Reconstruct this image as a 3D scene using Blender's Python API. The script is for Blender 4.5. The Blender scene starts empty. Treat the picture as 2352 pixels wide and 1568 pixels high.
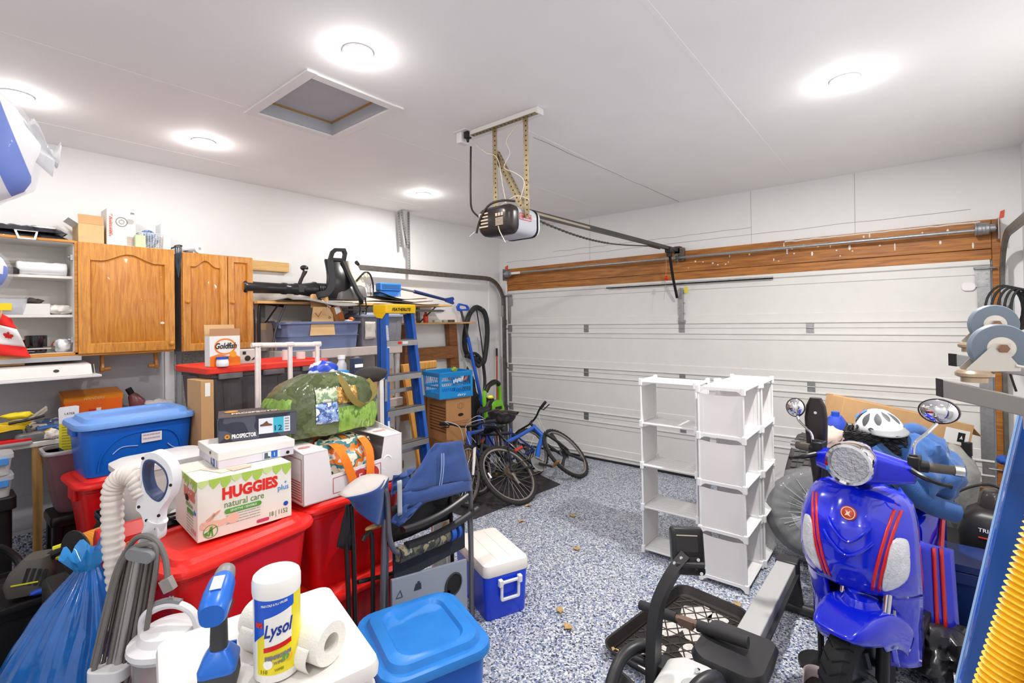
import bpy,bmesh,math,random
from mathutils import Vector as V,Matrix,noise
from math import pi,sin,cos,radians as rad
R=random.Random(7)
SC=bpy.context.scene
COL=SC.collection
cam_d=bpy.data.cameras.new('camera');cam=bpy.data.objects.new('camera',cam_d);COL.objects.link(cam)
cam_d.sensor_width=36;cam_d.lens=36*1108.6/2352;cam_d.shift_y=-58.48/2352;cam_d.clip_start=0.02
def cam_axes(yaw,pitch,roll):
 f=V((-sin(yaw)*cos(pitch),cos(yaw)*cos(pitch),sin(pitch)));r=V((cos(yaw),sin(yaw),0));u=r.cross(f)
 return cos(roll)*r+sin(roll)*u,-sin(roll)*r+cos(roll)*u,f
_r,_u,_f=cam_axes(0.6868,0.00895,-0.01575)
cam.matrix_world=Matrix(((_r.x,_u.x,-_f.x,0),(_r.y,_u.y,-_f.y,0),(_r.z,_u.z,-_f.z,1.727),(0,0,0,1)))
SC.camera=cam
wd=bpy.data.worlds.new('world');SC.world=wd;wd.use_nodes=True
wd.node_tree.nodes['Background'].inputs[0].default_value=(0.55,0.65,0.8,1);wd.node_tree.nodes['Background'].inputs[1].default_value=0.3
SC.view_settings.view_transform='Standard';SC.view_settings.look='None'
SC.view_settings.gamma=1;SC.view_settings.use_curve_mapping=False;SC.view_settings.exposure=0.16
LIGHT_POS=[(-1.958,1.287),(-3.706,0.323),(-3.716,1.224),(-3.68,3.135),(-0.239,3.134),(-0.24,1.25),(-1.95,-0.55),(-0.24,-0.55)]  # last three are out of view; the rear pair is added as fill
LIGHT_W=40;LIGHT_K=[.42,.13,.15,.52,1.55,.36,.26,.28];LIGHT_COL=(1.0,0.965,0.93)
CEIL=2.99;XL=-4.54;XR=0.68;YB=-1.15;YD=5.27
def lin(h):
 if not isinstance(h,str):return tuple(h)
 h=h.lstrip('#');c=[int(h[i:i+2],16)/255 for i in(0,2,4)]
 return tuple(x/12.92 if x<=.04045 else((x+.055)/1.055)**2.4 for x in c)
MATS={}
def mat(name,col,rough=.5,metal=0,var=0,vs=12,bump=0,bs=60,coat=0,trans=0,alpha=1,emit=0,ior=1.45,sheen=0,spec=.5,stretch=None):
 if name in MATS:return MATS[name]
 m=bpy.data.materials.new(name);m.use_nodes=True;MATS[name]=m
 nt=m.node_tree;b=nt.nodes['Principled BSDF'];c=lin(col)
 b.inputs['Base Color'].default_value=(*c,1);b.inputs['Roughness'].default_value=rough;b.inputs['Metallic'].default_value=metal
 b.inputs['IOR'].default_value=ior;b.inputs['Coat Weight'].default_value=coat;b.inputs['Coat Roughness'].default_value=.04
 b.inputs['Transmission Weight'].default_value=trans;b.inputs['Alpha'].default_value=alpha;b.inputs['Sheen Weight'].default_value=sheen
 b.inputs['Specular IOR Level'].default_value=spec
 if emit:b.inputs['Emission Color'].default_value=(*c,1);b.inputs['Emission Strength'].default_value=emit
 if var or bump:
  tc=nt.nodes.new('ShaderNodeTexCoord');src=tc.outputs['Object']
  if stretch:
   mp=nt.nodes.new('ShaderNodeMapping');mp.inputs['Scale'].default_value=stretch;nt.links.new(src,mp.inputs[0]);src=mp.outputs[0]
 if var:
  n=nt.nodes.new('ShaderNodeTexNoise');n.inputs['Scale'].default_value=vs;n.inputs['Detail'].default_value=5;nt.links.new(src,n.inputs[0])
  r=nt.nodes.new('ShaderNodeValToRGB');r.color_ramp.elements[0].position=.3;r.color_ramp.elements[1].position=.7
  r.color_ramp.elements[0].color=(*[x*(1-var)for x in c],1);r.color_ramp.elements[1].color=(*[min(1,x*(1+var))for x in c],1)
  nt.links.new(n.outputs[0],r.inputs[0]);nt.links.new(r.outputs[0],b.inputs['Base Color'])
 if bump:
  n=nt.nodes.new('ShaderNodeTexNoise');n.inputs['Scale'].default_value=bs;n.inputs['Detail'].default_value=4;nt.links.new(src,n.inputs[0])
  k=nt.nodes.new('ShaderNodeBump');k.inputs['Strength'].default_value=bump;k.inputs['Distance'].default_value=.01
  nt.links.new(n.outputs[0],k.inputs['Height']);nt.links.new(k.outputs[0],b.inputs['Normal'])
 return m
def wood(name,c1,c2,scale=(1,1,1),rough=.4,knots=False,coat=0,dist=3.0,sc=6):
 """grain: stretched noise fed to a ramp of two wood tones"""
 m=bpy.data.materials.new(name);m.use_nodes=True;MATS[name]=m;nt=m.node_tree;b=nt.nodes['Principled BSDF']
 tc=nt.nodes.new('ShaderNodeTexCoord');mp=nt.nodes.new('ShaderNodeMapping');mp.inputs['Scale'].default_value=scale
 nt.links.new(tc.outputs['Object'],mp.inputs[0])
 n=nt.nodes.new('ShaderNodeTexNoise');n.inputs['Scale'].default_value=sc;n.inputs['Detail'].default_value=8;n.inputs['Distortion'].default_value=dist*.15;n.inputs['Roughness'].default_value=.62
 nt.links.new(mp.outputs[0],n.inputs[0])
 r=nt.nodes.new('ShaderNodeValToRGB');r.color_ramp.elements[0].position=.36;r.color_ramp.elements[1].position=.6
 r.color_ramp.elements[0].color=(*lin(c1),1);r.color_ramp.elements[1].color=(*lin(c2),1)
 nt.links.new(n.outputs[0],r.inputs[0]);out=r.outputs[0]
 if knots:
  v=nt.nodes.new('ShaderNodeTexVoronoi');v.inputs['Scale'].default_value=2.6;nt.links.new(tc.outputs['Object'],v.inputs['Vector'])
  r2=nt.nodes.new('ShaderNodeValToRGB');r2.color_ramp.elements[0].position=.05;r2.color_ramp.elements[1].position=.13
  r2.color_ramp.elements[0].color=(.16,.06,.02,1);r2.color_ramp.elements[1].color=(1,1,1,1);nt.links.new(v.outputs['Distance'],r2.inputs[0])
  mx=nt.nodes.new('ShaderNodeMix');mx.data_type='RGBA';mx.blend_type='MULTIPLY';mx.inputs[0].default_value=.8
  nt.links.new(out,mx.inputs[6]);nt.links.new(r2.outputs[0],mx.inputs[7]);out=mx.outputs[2]
 nt.links.new(out,b.inputs['Base Color']);b.inputs['Roughness'].default_value=rough;b.inputs['Coat Weight'].default_value=coat
 k=nt.nodes.new('ShaderNodeBump');k.inputs['Strength'].default_value=.12;k.inputs['Distance'].default_value=.004
 nt.links.new(n.outputs[0],k.inputs['Height']);nt.links.new(k.outputs[0],b.inputs['Normal'])
 return m
def cells(name,cols,scale=20,rough=.6,alpha=1,stretch=None,coat=0,bump=0,noisy=0,kind='vor'):
 """patchy print: several flat colours on cells or noise bands"""
 m=bpy.data.materials.new(name);m.use_nodes=True;MATS[name]=m;nt=m.node_tree;b=nt.nodes['Principled BSDF']
 tc=nt.nodes.new('ShaderNodeTexCoord');src=tc.outputs['Object']
 if stretch:mp=nt.nodes.new('ShaderNodeMapping');mp.inputs['Scale'].default_value=stretch;nt.links.new(src,mp.inputs[0]);src=mp.outputs[0]
 if kind=='vor':
  t=nt.nodes.new('ShaderNodeTexVoronoi');t.inputs['Scale'].default_value=scale;nt.links.new(src,t.inputs['Vector'])
  sp=nt.nodes.new('ShaderNodeSeparateColor');nt.links.new(t.outputs['Color'],sp.inputs[0]);val=sp.outputs[0]
 else:
  t=nt.nodes.new('ShaderNodeTexNoise');t.inputs['Scale'].default_value=scale;t.inputs['Detail'].default_value=noisy;nt.links.new(src,t.inputs[0]);val=t.outputs[0]
 r=nt.nodes.new('ShaderNodeValToRGB');r.color_ramp.interpolation='CONSTANT'
 n=len(cols)
 for i,c in enumerate(cols):
  lo,hi=(0,1)if kind=='vor' else(.28,.72)
  pos=lo+(hi-lo)*i/n if i else 0
  e=r.color_ramp.elements[i]if i<2 else r.color_ramp.elements.new(pos)
  e.position=pos;e.color=(*lin(c),1)
 nt.links.new(val,r.inputs[0]);nt.links.new(r.outputs[0],b.inputs['Base Color'])
 b.inputs['Roughness'].default_value=rough;b.inputs['Alpha'].default_value=alpha;b.inputs['Coat Weight'].default_value=coat
 if bump:
  n=nt.nodes.new('ShaderNodeTexNoise');n.inputs['Scale'].default_value=30;nt.links.new(src,n.inputs[0])
  k=nt.nodes.new('ShaderNodeBump');k.inputs['Strength'].default_value=bump;k.inputs['Distance'].default_value=.01
  nt.links.new(n.outputs[0],k.inputs['Height']);nt.links.new(k.outputs[0],b.inputs['Normal'])
 return m
def stripes(name,c1,c2,d,period,rough=.6):
 m=mat(name,c1,rough);nt=m.node_tree;b=nt.nodes['Principled BSDF'];tc=nt.nodes.new('ShaderNodeTexCoord')
 dp=nt.nodes.new('ShaderNodeVectorMath');dp.operation='DOT_PRODUCT';dp.inputs[1].default_value=[x/period for x in d];nt.links.new(tc.outputs['Object'],dp.inputs[0])
 fr=nt.nodes.new('ShaderNodeMath');fr.operation='FRACT';nt.links.new(dp.outputs['Value'],fr.inputs[0])
 r=nt.nodes.new('ShaderNodeValToRGB');r.color_ramp.interpolation='CONSTANT';r.color_ramp.elements[0].color=(*lin(c1),1);r.color_ramp.elements[1].position=.55;r.color_ramp.elements[1].color=(*lin(c2),1)
 nt.links.new(fr.outputs[0],r.inputs[0]);nt.links.new(r.outputs[0],b.inputs['Base Color']);return m
def P(name,h,rough=.45,**k):return mat(name,h,rough,**k)
WHITE=P('white plastic','#e9e8e8',.38,var=.02);BLACK=P('black plastic','#1b1b1d',.42,var=.15,vs=30);DARK=P('dark grey plastic','#37383a',.5,var=.1)
GREY=P('grey plastic','#8d8f94',.5);STEEL=P('galvanised steel','#a9abac',.38,metal=.85,var=.12,vs=40,bump=.05);CHROME=P('chrome','#e6e6e8',.06,metal=1)
DKSTEEL=P('dull track steel','#77746d',.42,metal=.8,var=.2,vs=25);CARD=P('cardboard','#c49a6c',.85,var=.06,vs=8,bump=.05,bs=90)
CARD2=P('light cardboard','#d9b483',.85,var=.06,vs=8);PAPER=P('white paper','#ecebe8',.7);RUBBER=P('rubber','#222224',.75,var=.2,vs=60,bump=.15,bs=120)
RED=P('red plastic','#d20c10',.34,var=.04);REDLID=P('red lid plastic','#e8231c',.38,var=.05);BLUE=P('blue plastic','#0d5fc4',.3,var=.05);BLUELID=P('pale blue lid plastic','#6f9fe6',.4,var=.03)
BLUE2=P('royal blue plastic','#1340cf',.3,var=.04);BLUE3=P('mid blue lid plastic','#2d7fd0',.32,var=.1,vs=7,bump=.03)
NAVY=P('navy canvas','#27447e',.85,var=.08,vs=60,bump=.15,bs=300,sheen=.2);ALU=P('aluminium','#b9b9b9',.35,metal=.9,var=.06)
INK=P('black ink','#141414',.6);REDINK=P('red ink','#d9291c',.55);WHITEINK=P('white ink','#f4f4f2',.55);BLUEINK=P('blue ink','#1c4fb5',.55);GREENINK=P('green ink','#55a43c',.55);GREYINK=P('grey ink','#7d7f83',.6)
ORANGEINK=P('orange ink','#e8701c',.55);YELLOWINK=P('yellow ink','#f3d71c',.5);CYANINK=P('cyan ink','#3fb3cf',.5);GOLDINK=P('gold ink','#c98a2e',.5);CLEAR=P('clear plastic film','#f4f6f8',.08,trans=.0,alpha=.22)
def T(x=0,y=0,z=0,rx=0,ry=0,rz=0,s=1):
 return Matrix.Translation((x,y,z))@Matrix.Rotation(rad(rz),4,'Z')@Matrix.Rotation(rad(ry),4,'Y')@Matrix.Rotation(rad(rx),4,'X')@Matrix.Scale(s,4)
def frame(d):
 d=V(d).normalized();a=V((0,0,1))if abs(d.z)<.95 else V((1,0,0));u=d.cross(a).normalized();return u,d.cross(u).normalized(),d
class G:
 def __init__(s):s.v=[];s.f=[];s.m=[]
 def add(s,vs,fs,m=0,M=None):
  o=len(s.v);s.v+=[tuple(M@V(p))if M else tuple(p)for p in vs]
  for f in fs:s.f.append(tuple(i+o for i in f));s.m.append(m)
  return s
 def box(s,x,y,z,sx,sy,sz,m=0,M=None):
  a,b,c=sx/2,sy/2,sz/2
  return s.add([(x+i*a,y+j*b,z+k*c)for k in(-1,1)for j in(-1,1)for i in(-1,1)],[(0,2,3,1),(4,5,7,6),(0,1,5,4),(2,6,7,3),(0,4,6,2),(1,3,7,5)],m,M)
 def bb(s,x0,x1,y0,y1,z0,z1,m=0,M=None):return s.box((x0+x1)/2,(y0+y1)/2,(z0+z1)/2,x1-x0,y1-y0,z1-z0,m,M)
 def loft(s,rings,m=0,cap0=True,cap1=True,M=None,close=False):
  n=len(rings[0]);vs=[p for r in rings for p in r];fs=[];k=len(rings)
  for i in range(k if close else k-1):
   a,b=i*n,((i+1)%k)*n
   for j in range(n):fs.append((a+j,a+(j+1)%n,b+(j+1)%n,b+j))
  if cap0 and not close:fs.append(tuple(range(n))[::-1])
  if cap1 and not close:fs.append(tuple((k-1)*n+j for j in range(n)))
  return s.add(vs,fs,m,M)
 def cyl(s,p,q,r,r2=None,n=16,m=0,cap=True,M=None):
  p,q=V(p),V(q);r2=r if r2 is None else r2;u,w,d=frame(q-p)
  R_=lambda c,rr:[c+u*rr*cos(2*pi*i/n)+w*rr*sin(2*pi*i/n)for i in range(n)]
  return s.loft([R_(p,r),R_(q,r2)],m,cap,cap,M)
 def tube(s,pts,r,n=8,m=0,close=False,cap=True,M=None,sq=None):
  pts=[V(p)for p in pts];k=len(pts);rings=[];rr=r if isinstance(r,(list,tuple))else[r]*k
  u=None
  for i in range(k):
   a=pts[i-1]if(i or close)else pts[i];b=pts[(i+1)%k]if(i<k-1 or close)else pts[i]
   d=(b-a).normalized()
   if u is None:u=frame(d)[0]
   else:u=(u-d*u.dot(d)).normalized()
   w=d.cross(u)
   if sq:a_,b_=sq;rings.append([pts[i]+u*x*a_+w*y*b_ for x,y in((1,1),(-1,1),(-1,-1),(1,-1))])
   else:rings.append([pts[i]+u*rr[i]*cos(2*pi*j/n)+w*rr[i]*sin(2*pi*j/n)for j in range(n)])
  return s.loft(rings,m,cap,cap,M,close)
 def lathe(s,prof,n=24,m=0,M=None,cap=True):
  return s.loft([[(r*cos(2*pi*j/n),r*sin(2*pi*j/n),z)for j in range(n)]for r,z in prof],m,cap,cap,M)
 def prism(s,poly,t,m=0,M=None):
  """polygon in local x,y extruded along z from 0 to t"""
  return s.loft([[(x,y,0)for x,y in poly],[(x,y,t)for x,y in poly]],m,True,True,M)
 def ringprism(s,outer,inner,t,m=0,M=None):
  n=len(outer);vs=[(x,y,z)for z in(0,t)for L in(outer,inner)for x,y in L];fs=[]
  for j in range(n):
   k=(j+1)%n
   fs+=[(j,n+j,n+k,k),(2*n+j,2*n+k,3*n+k,3*n+j),(j,k,2*n+k,2*n+j),(n+j,3*n+j,3*n+k,n+k)]
  return s.add(vs,fs,m,M)
 def grid(s,nu,nv,fn,m=0,M=None,wrapu=False):
  vs=[fn(i/(nu if wrapu else nu-1),j/(nv-1))for j in range(nv)for i in range(nu)];fs=[]
  for j in range(nv-1):
   for i in range(nu if wrapu else nu-1):
    k=(i+1)%nu;fs.append((j*nu+i,j*nu+k,(j+1)*nu+k,(j+1)*nu+i))
  return s.add(vs,fs,m,M)
 def ball(s,c,r,n=16,m=0,M=None,k=None):
  rx,ry,rz=r if isinstance(r,(list,tuple))else(r,r,r);k=k or n//2
  rings=[[(c[0]+rx*sin(pi*i/k)*cos(2*pi*j/n),c[1]+ry*sin(pi*i/k)*sin(2*pi*j/n),c[2]-rz*cos(pi*i/k))for j in range(n)]for i in range(k+1)]
  rings[0]=[(c[0]+(p[0]-c[0])*.001+.001*rx*cos(2*pi*j/n),c[1]+.001*ry*sin(2*pi*j/n),c[2]-rz)for j,p in enumerate(rings[0])]
  rings[-1]=[(c[0]+.001*rx*cos(2*pi*j/n),c[1]+.001*ry*sin(2*pi*j/n),c[2]+rz)for j in range(n)]
  return s.loft(rings,m,True,True,M)
 def map(s,fn):s.v=[tuple(fn(V(p)))for p in s.v];return s
 def ob(s,name,mats,parent=None,ang=35,bev=0,sub=0,solid=0,seg=2,loc=None,label=None,stuff=False):
  me=bpy.data.meshes.new(name);me.from_pydata(s.v,[],s.f)
  for x in(mats if isinstance(mats,(list,tuple))else[mats]):me.materials.append(x)
  me.polygons.foreach_set('material_index',s.m)
  b=bmesh.new();b.from_mesh(me);bmesh.ops.recalc_face_normals(b,faces=b.faces);b.to_mesh(me);b.free()
  if ang:
   me.polygons.foreach_set('use_smooth',[True]*len(me.polygons))
   if not sub:me.set_sharp_from_angle(angle=rad(ang))
  o=bpy.data.objects.new(name,me);COL.objects.link(o)
  if parent:o.parent=parent
  if loc:o.location=loc
  if solid:q=o.modifiers.new('solid','SOLIDIFY');q.thickness=solid;q.offset=0
  if bev:q=o.modifiers.new('bevel','BEVEL');q.width=bev;q.segments=seg;q.limit_method='ANGLE';q.angle_limit=rad(40)
  if sub:q=o.modifiers.new('sub','SUBSURF');q.levels=sub;q.render_levels=sub
  if label:o['label']=label
  if stuff:o['kind']='stuff'
  return o
def rr(w,d,r,n=4,z=0,cx=0,cy=0):
 """rounded rectangle ring, w x d, in the plane z"""
 r=min(r,w/2-1e-4,d/2-1e-4);out=[]
 for sx,sy,a0 in((1,1,0),(-1,1,90),(-1,-1,180),(1,-1,270)):
  for i in range(n+1):
   a=rad(a0+90*i/n);out.append((cx+sx*(w/2-r)+r*cos(a),cy+sy*(d/2-r)+r*sin(a),z))
 return out
def rr2(w,d,r,n=4,cx=0,cy=0):return[(p[0],p[1])for p in rr(w,d,r,n,0,cx,cy)]
def circ(r,n=24,cx=0,cy=0,ry=None):return[(cx+r*cos(2*pi*i/n),cy+(ry or r)*sin(2*pi*i/n))for i in range(n)]
def spl(pts,k=6,closed=False):
 """Catmull-Rom through points"""
 P_=[V(p)for p in pts];n=len(P_);out=[]
 for i in range(n if closed else n-1):
  g=lambda j:P_[j%n]if closed else P_[max(0,min(n-1,j))]
  a,b,c,d=g(i-1),g(i),g(i+1),g(i+2)
  for t in range(k):
   t/=k;out.append(.5*((2*b)+(c-a)*t+(2*a-5*b+4*c-d)*t*t+(3*b-a-3*c+d)*t**3))
 if not closed:out.append(P_[-1])
 return out
def nz(p,s=1.0,o=0):return noise.noise(V(p)*s+V((o,o*1.7,o*.3)))
def tag(o,label=None,cat=None,group=None,kind=None):
 for k,x in(('label',label),('category',cat),('group',group),('kind',kind)):
  if x:o[k]=x
 return o
def th(name,label,cat,loc=(0,0,0),rz=0,group=None,rx=0,ry=0):
 o=bpy.data.objects.new(name,None);COL.objects.link(o);o.empty_display_size=.05
 o.matrix_world=T(*loc,rx,ry,rz);return tag(o,label,cat,group)
def dup(o,M,label=None,group=None,parent=None):
 c=o.copy();COL.objects.link(c)
 if parent:c.parent=parent
 else:c.matrix_world=M
 if label:c['label']=label
 if group:c['group']=group
 for ch in list(o.children):dup(ch,None,parent=c)
 return c
def text(body,size,m,parent,M,name='lettering',depth=.0006,fit=None,shear=0,bold=0,wrap=None,space=1):
 """raised print: text turned into a mesh, placed by M (local x right, y up, z out)"""
 cu=bpy.data.curves.new('txt','FONT');cu.body=body;cu.size=size;cu.align_x='CENTER';cu.align_y='CENTER';cu.extrude=depth;cu.shear=shear;cu.offset=bold;cu.resolution_u=2;cu.space_character=space
 t=bpy.data.objects.new('txt',cu);me=bpy.data.meshes.new_from_object(t);bpy.data.objects.remove(t);bpy.data.curves.remove(cu)
 xs=[v.co.x for v in me.vertices]or[0,1]
 k=fit/(max(xs)-min(xs))if fit else 1
 mid=(max(xs)+min(xs))/2
 for v in me.vertices:
  c=V(((v.co.x-mid)*k,v.co.y,v.co.z))
  v.co=wrap(c)if wrap else M@c
 me.materials.clear();me.materials.append(m)
 o=bpy.data.objects.new(name,me);COL.objects.link(o)
 if parent:o.parent=parent
 return o
def face(p,right,up,off=.0015):
 """matrix of a flat print: origin p, local x = right, y = up, z = outward"""
 r_,u_=V(right).normalized(),V(up).normalized();n=r_.cross(u_);u_=n.cross(r_)
 p=V(p)+n*off
 return Matrix(((r_.x,u_.x,n.x,p.x),(r_.y,u_.y,n.y,p.y),(r_.z,u_.z,n.z,p.z),(0,0,0,1)))
def struct(o):o['kind']='structure';return o
WALLM=P('wall paint','#eeeeee',.7,var=.015,vs=3,bump=.02,bs=25);CEILM=P('ceiling paint','#f7f7f7',.8,var=.02,vs=2.2,bump=.02,bs=18)
DOORM=P('door enamel','#dcdbd8',.42,var=.02,vs=9,bump=.03,bs=160);PINE=wood('orange pine','#8a5120','#b8772f',(.9,7,14),.5,knots=True,sc=4)
PINE2=wood('pale pine','#d8a55c','#e6bd7c',(8,.8,8),.55,sc=5);OAK=wood('honey oak','#b26a17','#d28d33',(16,1.1,16),.34,coat=.25,sc=5);OAKF=wood('honey oak rail','#b87420','#d9963c',(14,1.4,14),.32,coat=.25,sc=5)
BROWN=wood('brown stained wood','#7b4a22','#99622f',(10,1.2,10),.5,sc=5)
def flake_mat():
 m=bpy.data.materials.new('epoxy flake floor');m.use_nodes=True;nt=m.node_tree;b=nt.nodes['Principled BSDF']
 tc=nt.nodes.new('ShaderNodeTexCoord')
 v=nt.nodes.new('ShaderNodeTexVoronoi');v.inputs['Scale'].default_value=125;v.inputs['Randomness'].default_value=1;nt.links.new(tc.outputs['Object'],v.inputs['Vector'])
 sp=nt.nodes.new('ShaderNodeSeparateColor');nt.links.new(v.outputs['Color'],sp.inputs[0])
 n=nt.nodes.new('ShaderNodeTexNoise');n.inputs['Scale'].default_value=1.6;nt.links.new(tc.outputs['Object'],n.inputs[0])
 ma=nt.nodes.new('ShaderNodeMath');ma.operation='MULTIPLY_ADD';ma.inputs[1].default_value=.25;ma.inputs[2].default_value=-.125;nt.links.new(n.outputs[0],ma.inputs[0])
 ad=nt.nodes.new('ShaderNodeMath');nt.links.new(sp.outputs[0],ad.inputs[0]);nt.links.new(ma.outputs[0],ad.inputs[1])
 r=nt.nodes.new('ShaderNodeValToRGB');r.color_ramp.interpolation='CONSTANT'
 cs=[(0,'#2f3648'),(.10,'#535f80'),(.20,'#7688b0'),(.32,'#8e95a3'),(.46,'#a9adb5'),(.62,'#c4c8cf'),(.82,'#dcdfe3'),(.95,'#84868b')]
 for i,(p,c)in enumerate(cs):
  e=r.color_ramp.elements[i]if i<2 else r.color_ramp.elements.new(p);e.position=p;e.color=(*lin(c),1)
 nt.links.new(ad.outputs[0],r.inputs[0]);nt.links.new(r.outputs[0],b.inputs['Base Color'])
 b.inputs['Roughness'].default_value=.42;b.inputs['Coat Weight'].default_value=.15;b.inputs['Coat Roughness'].default_value=.25
 k=nt.nodes.new('ShaderNodeBump');k.inputs['Strength'].default_value=.15;k.inputs['Distance'].default_value=.003
 nt.links.new(sp.outputs[1],k.inputs['Height']);nt.links.new(k.outputs[0],b.inputs['Normal'])
 return m
FLAKE=flake_mat()
g=G();g.bb(XL-.1,XR+.1,YB-.1,YD+.4,-.1,0);struct(g.ob('floor',FLAKE,ang=0))
HX0,HX1,HY0,HY1=-2.965,-2.335,1.262,1.745
g=G()
for x0,x1,y0,y1 in((XL-.1,HX0,YB-.1,YD+.1),(HX1,XR+.1,YB-.1,YD+.1),(HX0,HX1,YB-.1,HY0),(HX0,HX1,HY1,YD+.1)):g.bb(x0,x1,y0,y1,CEIL,CEIL+.1)
struct(g.ob('ceiling',CEILM,ang=0))
g=G();g.bb(XL-.1,XL,YB-.1,YD+.1,0,CEIL);struct(g.ob('wall_left',WALLM,ang=0))
g=G();g.bb(XR,XR+.1,YB-.1,YD+.1,0,CEIL);struct(g.ob('wall_right',WALLM,ang=0))
g=G();g.bb(XL,XR,YB-.1,YB,0,CEIL);struct(g.ob('wall_rear',WALLM,ang=0))
DX0,DX1,DTOP,LTOP=-4.375,.51,2.15,2.45
g=G();g.bb(XL,DX0,YD,YD+.15,0,CEIL);g.bb(DX1,XR,YD,YD+.15,0,CEIL);g.bb(DX0,DX1,YD,YD+.15,DTOP,CEIL);struct(g.ob('wall_front',WALLM,ang=0))
g=G();g.bb(XL,XL+.03,YB,1.9,0,.375);struct(g.ob('trim_1',FLAKE,ang=0,bev=.004))
for i,(x0,x1,y0,y1)in enumerate(((-2.99,-2.96,YB,1.25),(-1.955,-1.93,2.5,YD),(-2.72,-2.70,1.8,YD),(-.8,-.775,YB,YD),(-4.12,-4.1,YB,YD))):
 g=G();g.bb(x0,x1,y0,y1,CEIL-.0012,CEIL+.001);struct(g.ob('trim_%d'%(i+2),CEILM,ang=0))
g=G()
pts=[(-1.98+.076*t+.012*nz((t*4,0,0),2),2.68+2.54*t,CEIL-.001)for t in[i/30 for i in range(31)]]
g.tube(pts,.0022,4);struct(g.ob('trim_8',P('seam crack','#8f8d8b',.9),ang=0))
g=G()
for k,(zz,x0,x1)in enumerate(((2.55,-4.4,.4),(2.62,-3.6,-1.2))):
 g.tube([(x0+(x1-x0)*i/40,YD-.001,zz+.012*nz((i*.35,k,0)))for i in range(41)],.0016,4)
for xx in(-3.05,-1.2,-.35):g.tube([(xx,YD-.001,2.46),(xx+.003,YD-.001,CEIL)],.0012,4)
struct(g.ob('trim_9',P('seam crack','#8f8d8b'),ang=0))
lint=tag(th('trim_10',None,None,(0,0,0)),kind='structure')
g=G();g.bb(DX0,DX1,YD-.035,YD,2.225,LTOP);g.ob('plank',PINE,lint,bev=.003)
g=G();g.bb(DX0,DX1,YD-.03,YD,2.14,2.221);g.ob('plank',PINE,lint,bev=.003)
PAINTSP=P('white paint splash','#e9e6de',.6)
g=G()
for i in range(34):
 x=-2.2+2.65*R.random()**.7;z=2.25+.17*R.random();h=.006+.03*R.random()**3;g.ball((x,YD-.036,z),(.004+.006*R.random(),.001,h),8)
g.tube([(-.9+.05*i,YD-.036,LTOP-.012+.008*nz((i*.7,0,0)))for i in range(28)],.006,5)
o=g.ob('paint_splash',PAINTSP,lint,label='white paint drips on the lintel',stuff=True)
g=G();g.bb(DX0-.035,DX0-.002,YD-.03,YD,0,LTOP);struct(g.ob('trim_11',WALLM,ang=0,bev=.002))
g=G();g.bb(DX1+.002,DX1+.05,YD-.03,YD,0,LTOP);struct(g.ob('trim_12',PINE,ang=0,bev=.002))
g=G();g.bb(XL,XL+.012,5.02,YD,0,2.3);struct(g.ob('trim_13',WALLM,ang=0,bev=.002))
gd=th('door_1','white sectional garage door of four ribbed panels under the pine lintel','garage door',((DX0+DX1)/2,YD-.03,0));gd['kind']='structure'
W2=(DX1-DX0)/2-.012
seams=[.02,.522,1.065,1.612,2.142]
for k in range(4):
 z0,z1=seams[k]+.002,seams[k+1]-.002
 pr_=[(.03,z1),(-.002,z1),(-.002,z1-.046),(-.016,z1-.05),(-.016,z1-.058),(-.004,z1-.064),(-.004,z1-.112),(.004,z1-.118),(.004,z0+.142),(-.004,z0+.136),(-.004,z0+.062),(-.016,z0+.056),(-.016,z0+.048),(-.002,z0+.044),(-.002,z0),(.03,z0)]
 if k==3:pr_[2:6]=[(-.002,z1-.02),(-.02,z1-.022),(-.02,z1-.038),(-.004,z1-.05)]
 g=G();g.loft([[(x,y,z)for y,z in pr_]for x in(-W2,W2)]);g.ob('door_panel',DOORM,gd,ang=20)
 for s in(-1,1):
  w=.075 if s>0 else .05
  g=G();g.bb(s*W2-(w if s>0 else 0),s*W2+(0 if s>0 else w),-.0075,-.004,z0+.065,z1-.066)
  for zz in(z0+.11,(z0+z1)/2,z1-.12):g.cyl((s*(W2-w/2),-.0075,zz),(s*(W2-w/2),-.011,zz),.006,n=8)
  g.ob('end_stile',STEEL,gd,ang=0)
g=G();g.bb(-W2-.004,W2+.004,-.012,.03,0,.026);g.ob('bottom_seal',P('rubber','#222224'),gd,bev=.006)
for z,xs in((1.612,(-3.1,-1.905,-.706)),(1.065,(-3.11,-1.908,-.706)),(.522,(-3.12,-1.91,-.706))):
 for x in xs:
  g=G();xx=x-(DX0+DX1)/2
  g.bb(xx-.032,xx+.032,-.007,-.002,z+.006,z+.046);g.bb(xx-.032,xx+.032,-.007,-.002,z-.046,z-.006);g.cyl((xx-.03,-.01,z),(xx+.03,-.01,z),.006,n=8)
  for i in(-1,1):
   for j in(-1,1):g.cyl((xx+i*.018,-.007,z+j*.028),(xx+i*.018,-.011,z+j*.028),.005,n=6)
  g.ob('hinge',STEEL,gd,ang=0)
 for s in(-1,1):
  g=G();xx=s*(W2-.035);g.bb(xx-.035,xx+.035,-.01,-.002,z-.045,z+.045);g.cyl((xx,-.014,z),(s*(W2+.04),-.014,z),.006,n=8);g.ob('end_hinge',STEEL,gd,ang=0)
g=G();xx=-1.9-(DX0+DX1)/2
g.bb(xx-.022,xx+.022,-.034,-.004,1.675,2.05);g.bb(xx-.04,xx+.04,-.02,-.004,1.662,1.70)
for i in range(6):g.cyl((xx-.03+.06*(i%2),-.02,1.72+.055*i),(xx-.03+.06*(i%2),-.004,1.72+.055*i),.006,n=6)
g.ob('centre_bracket',STEEL,gd,ang=0,bev=.002)
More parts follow.
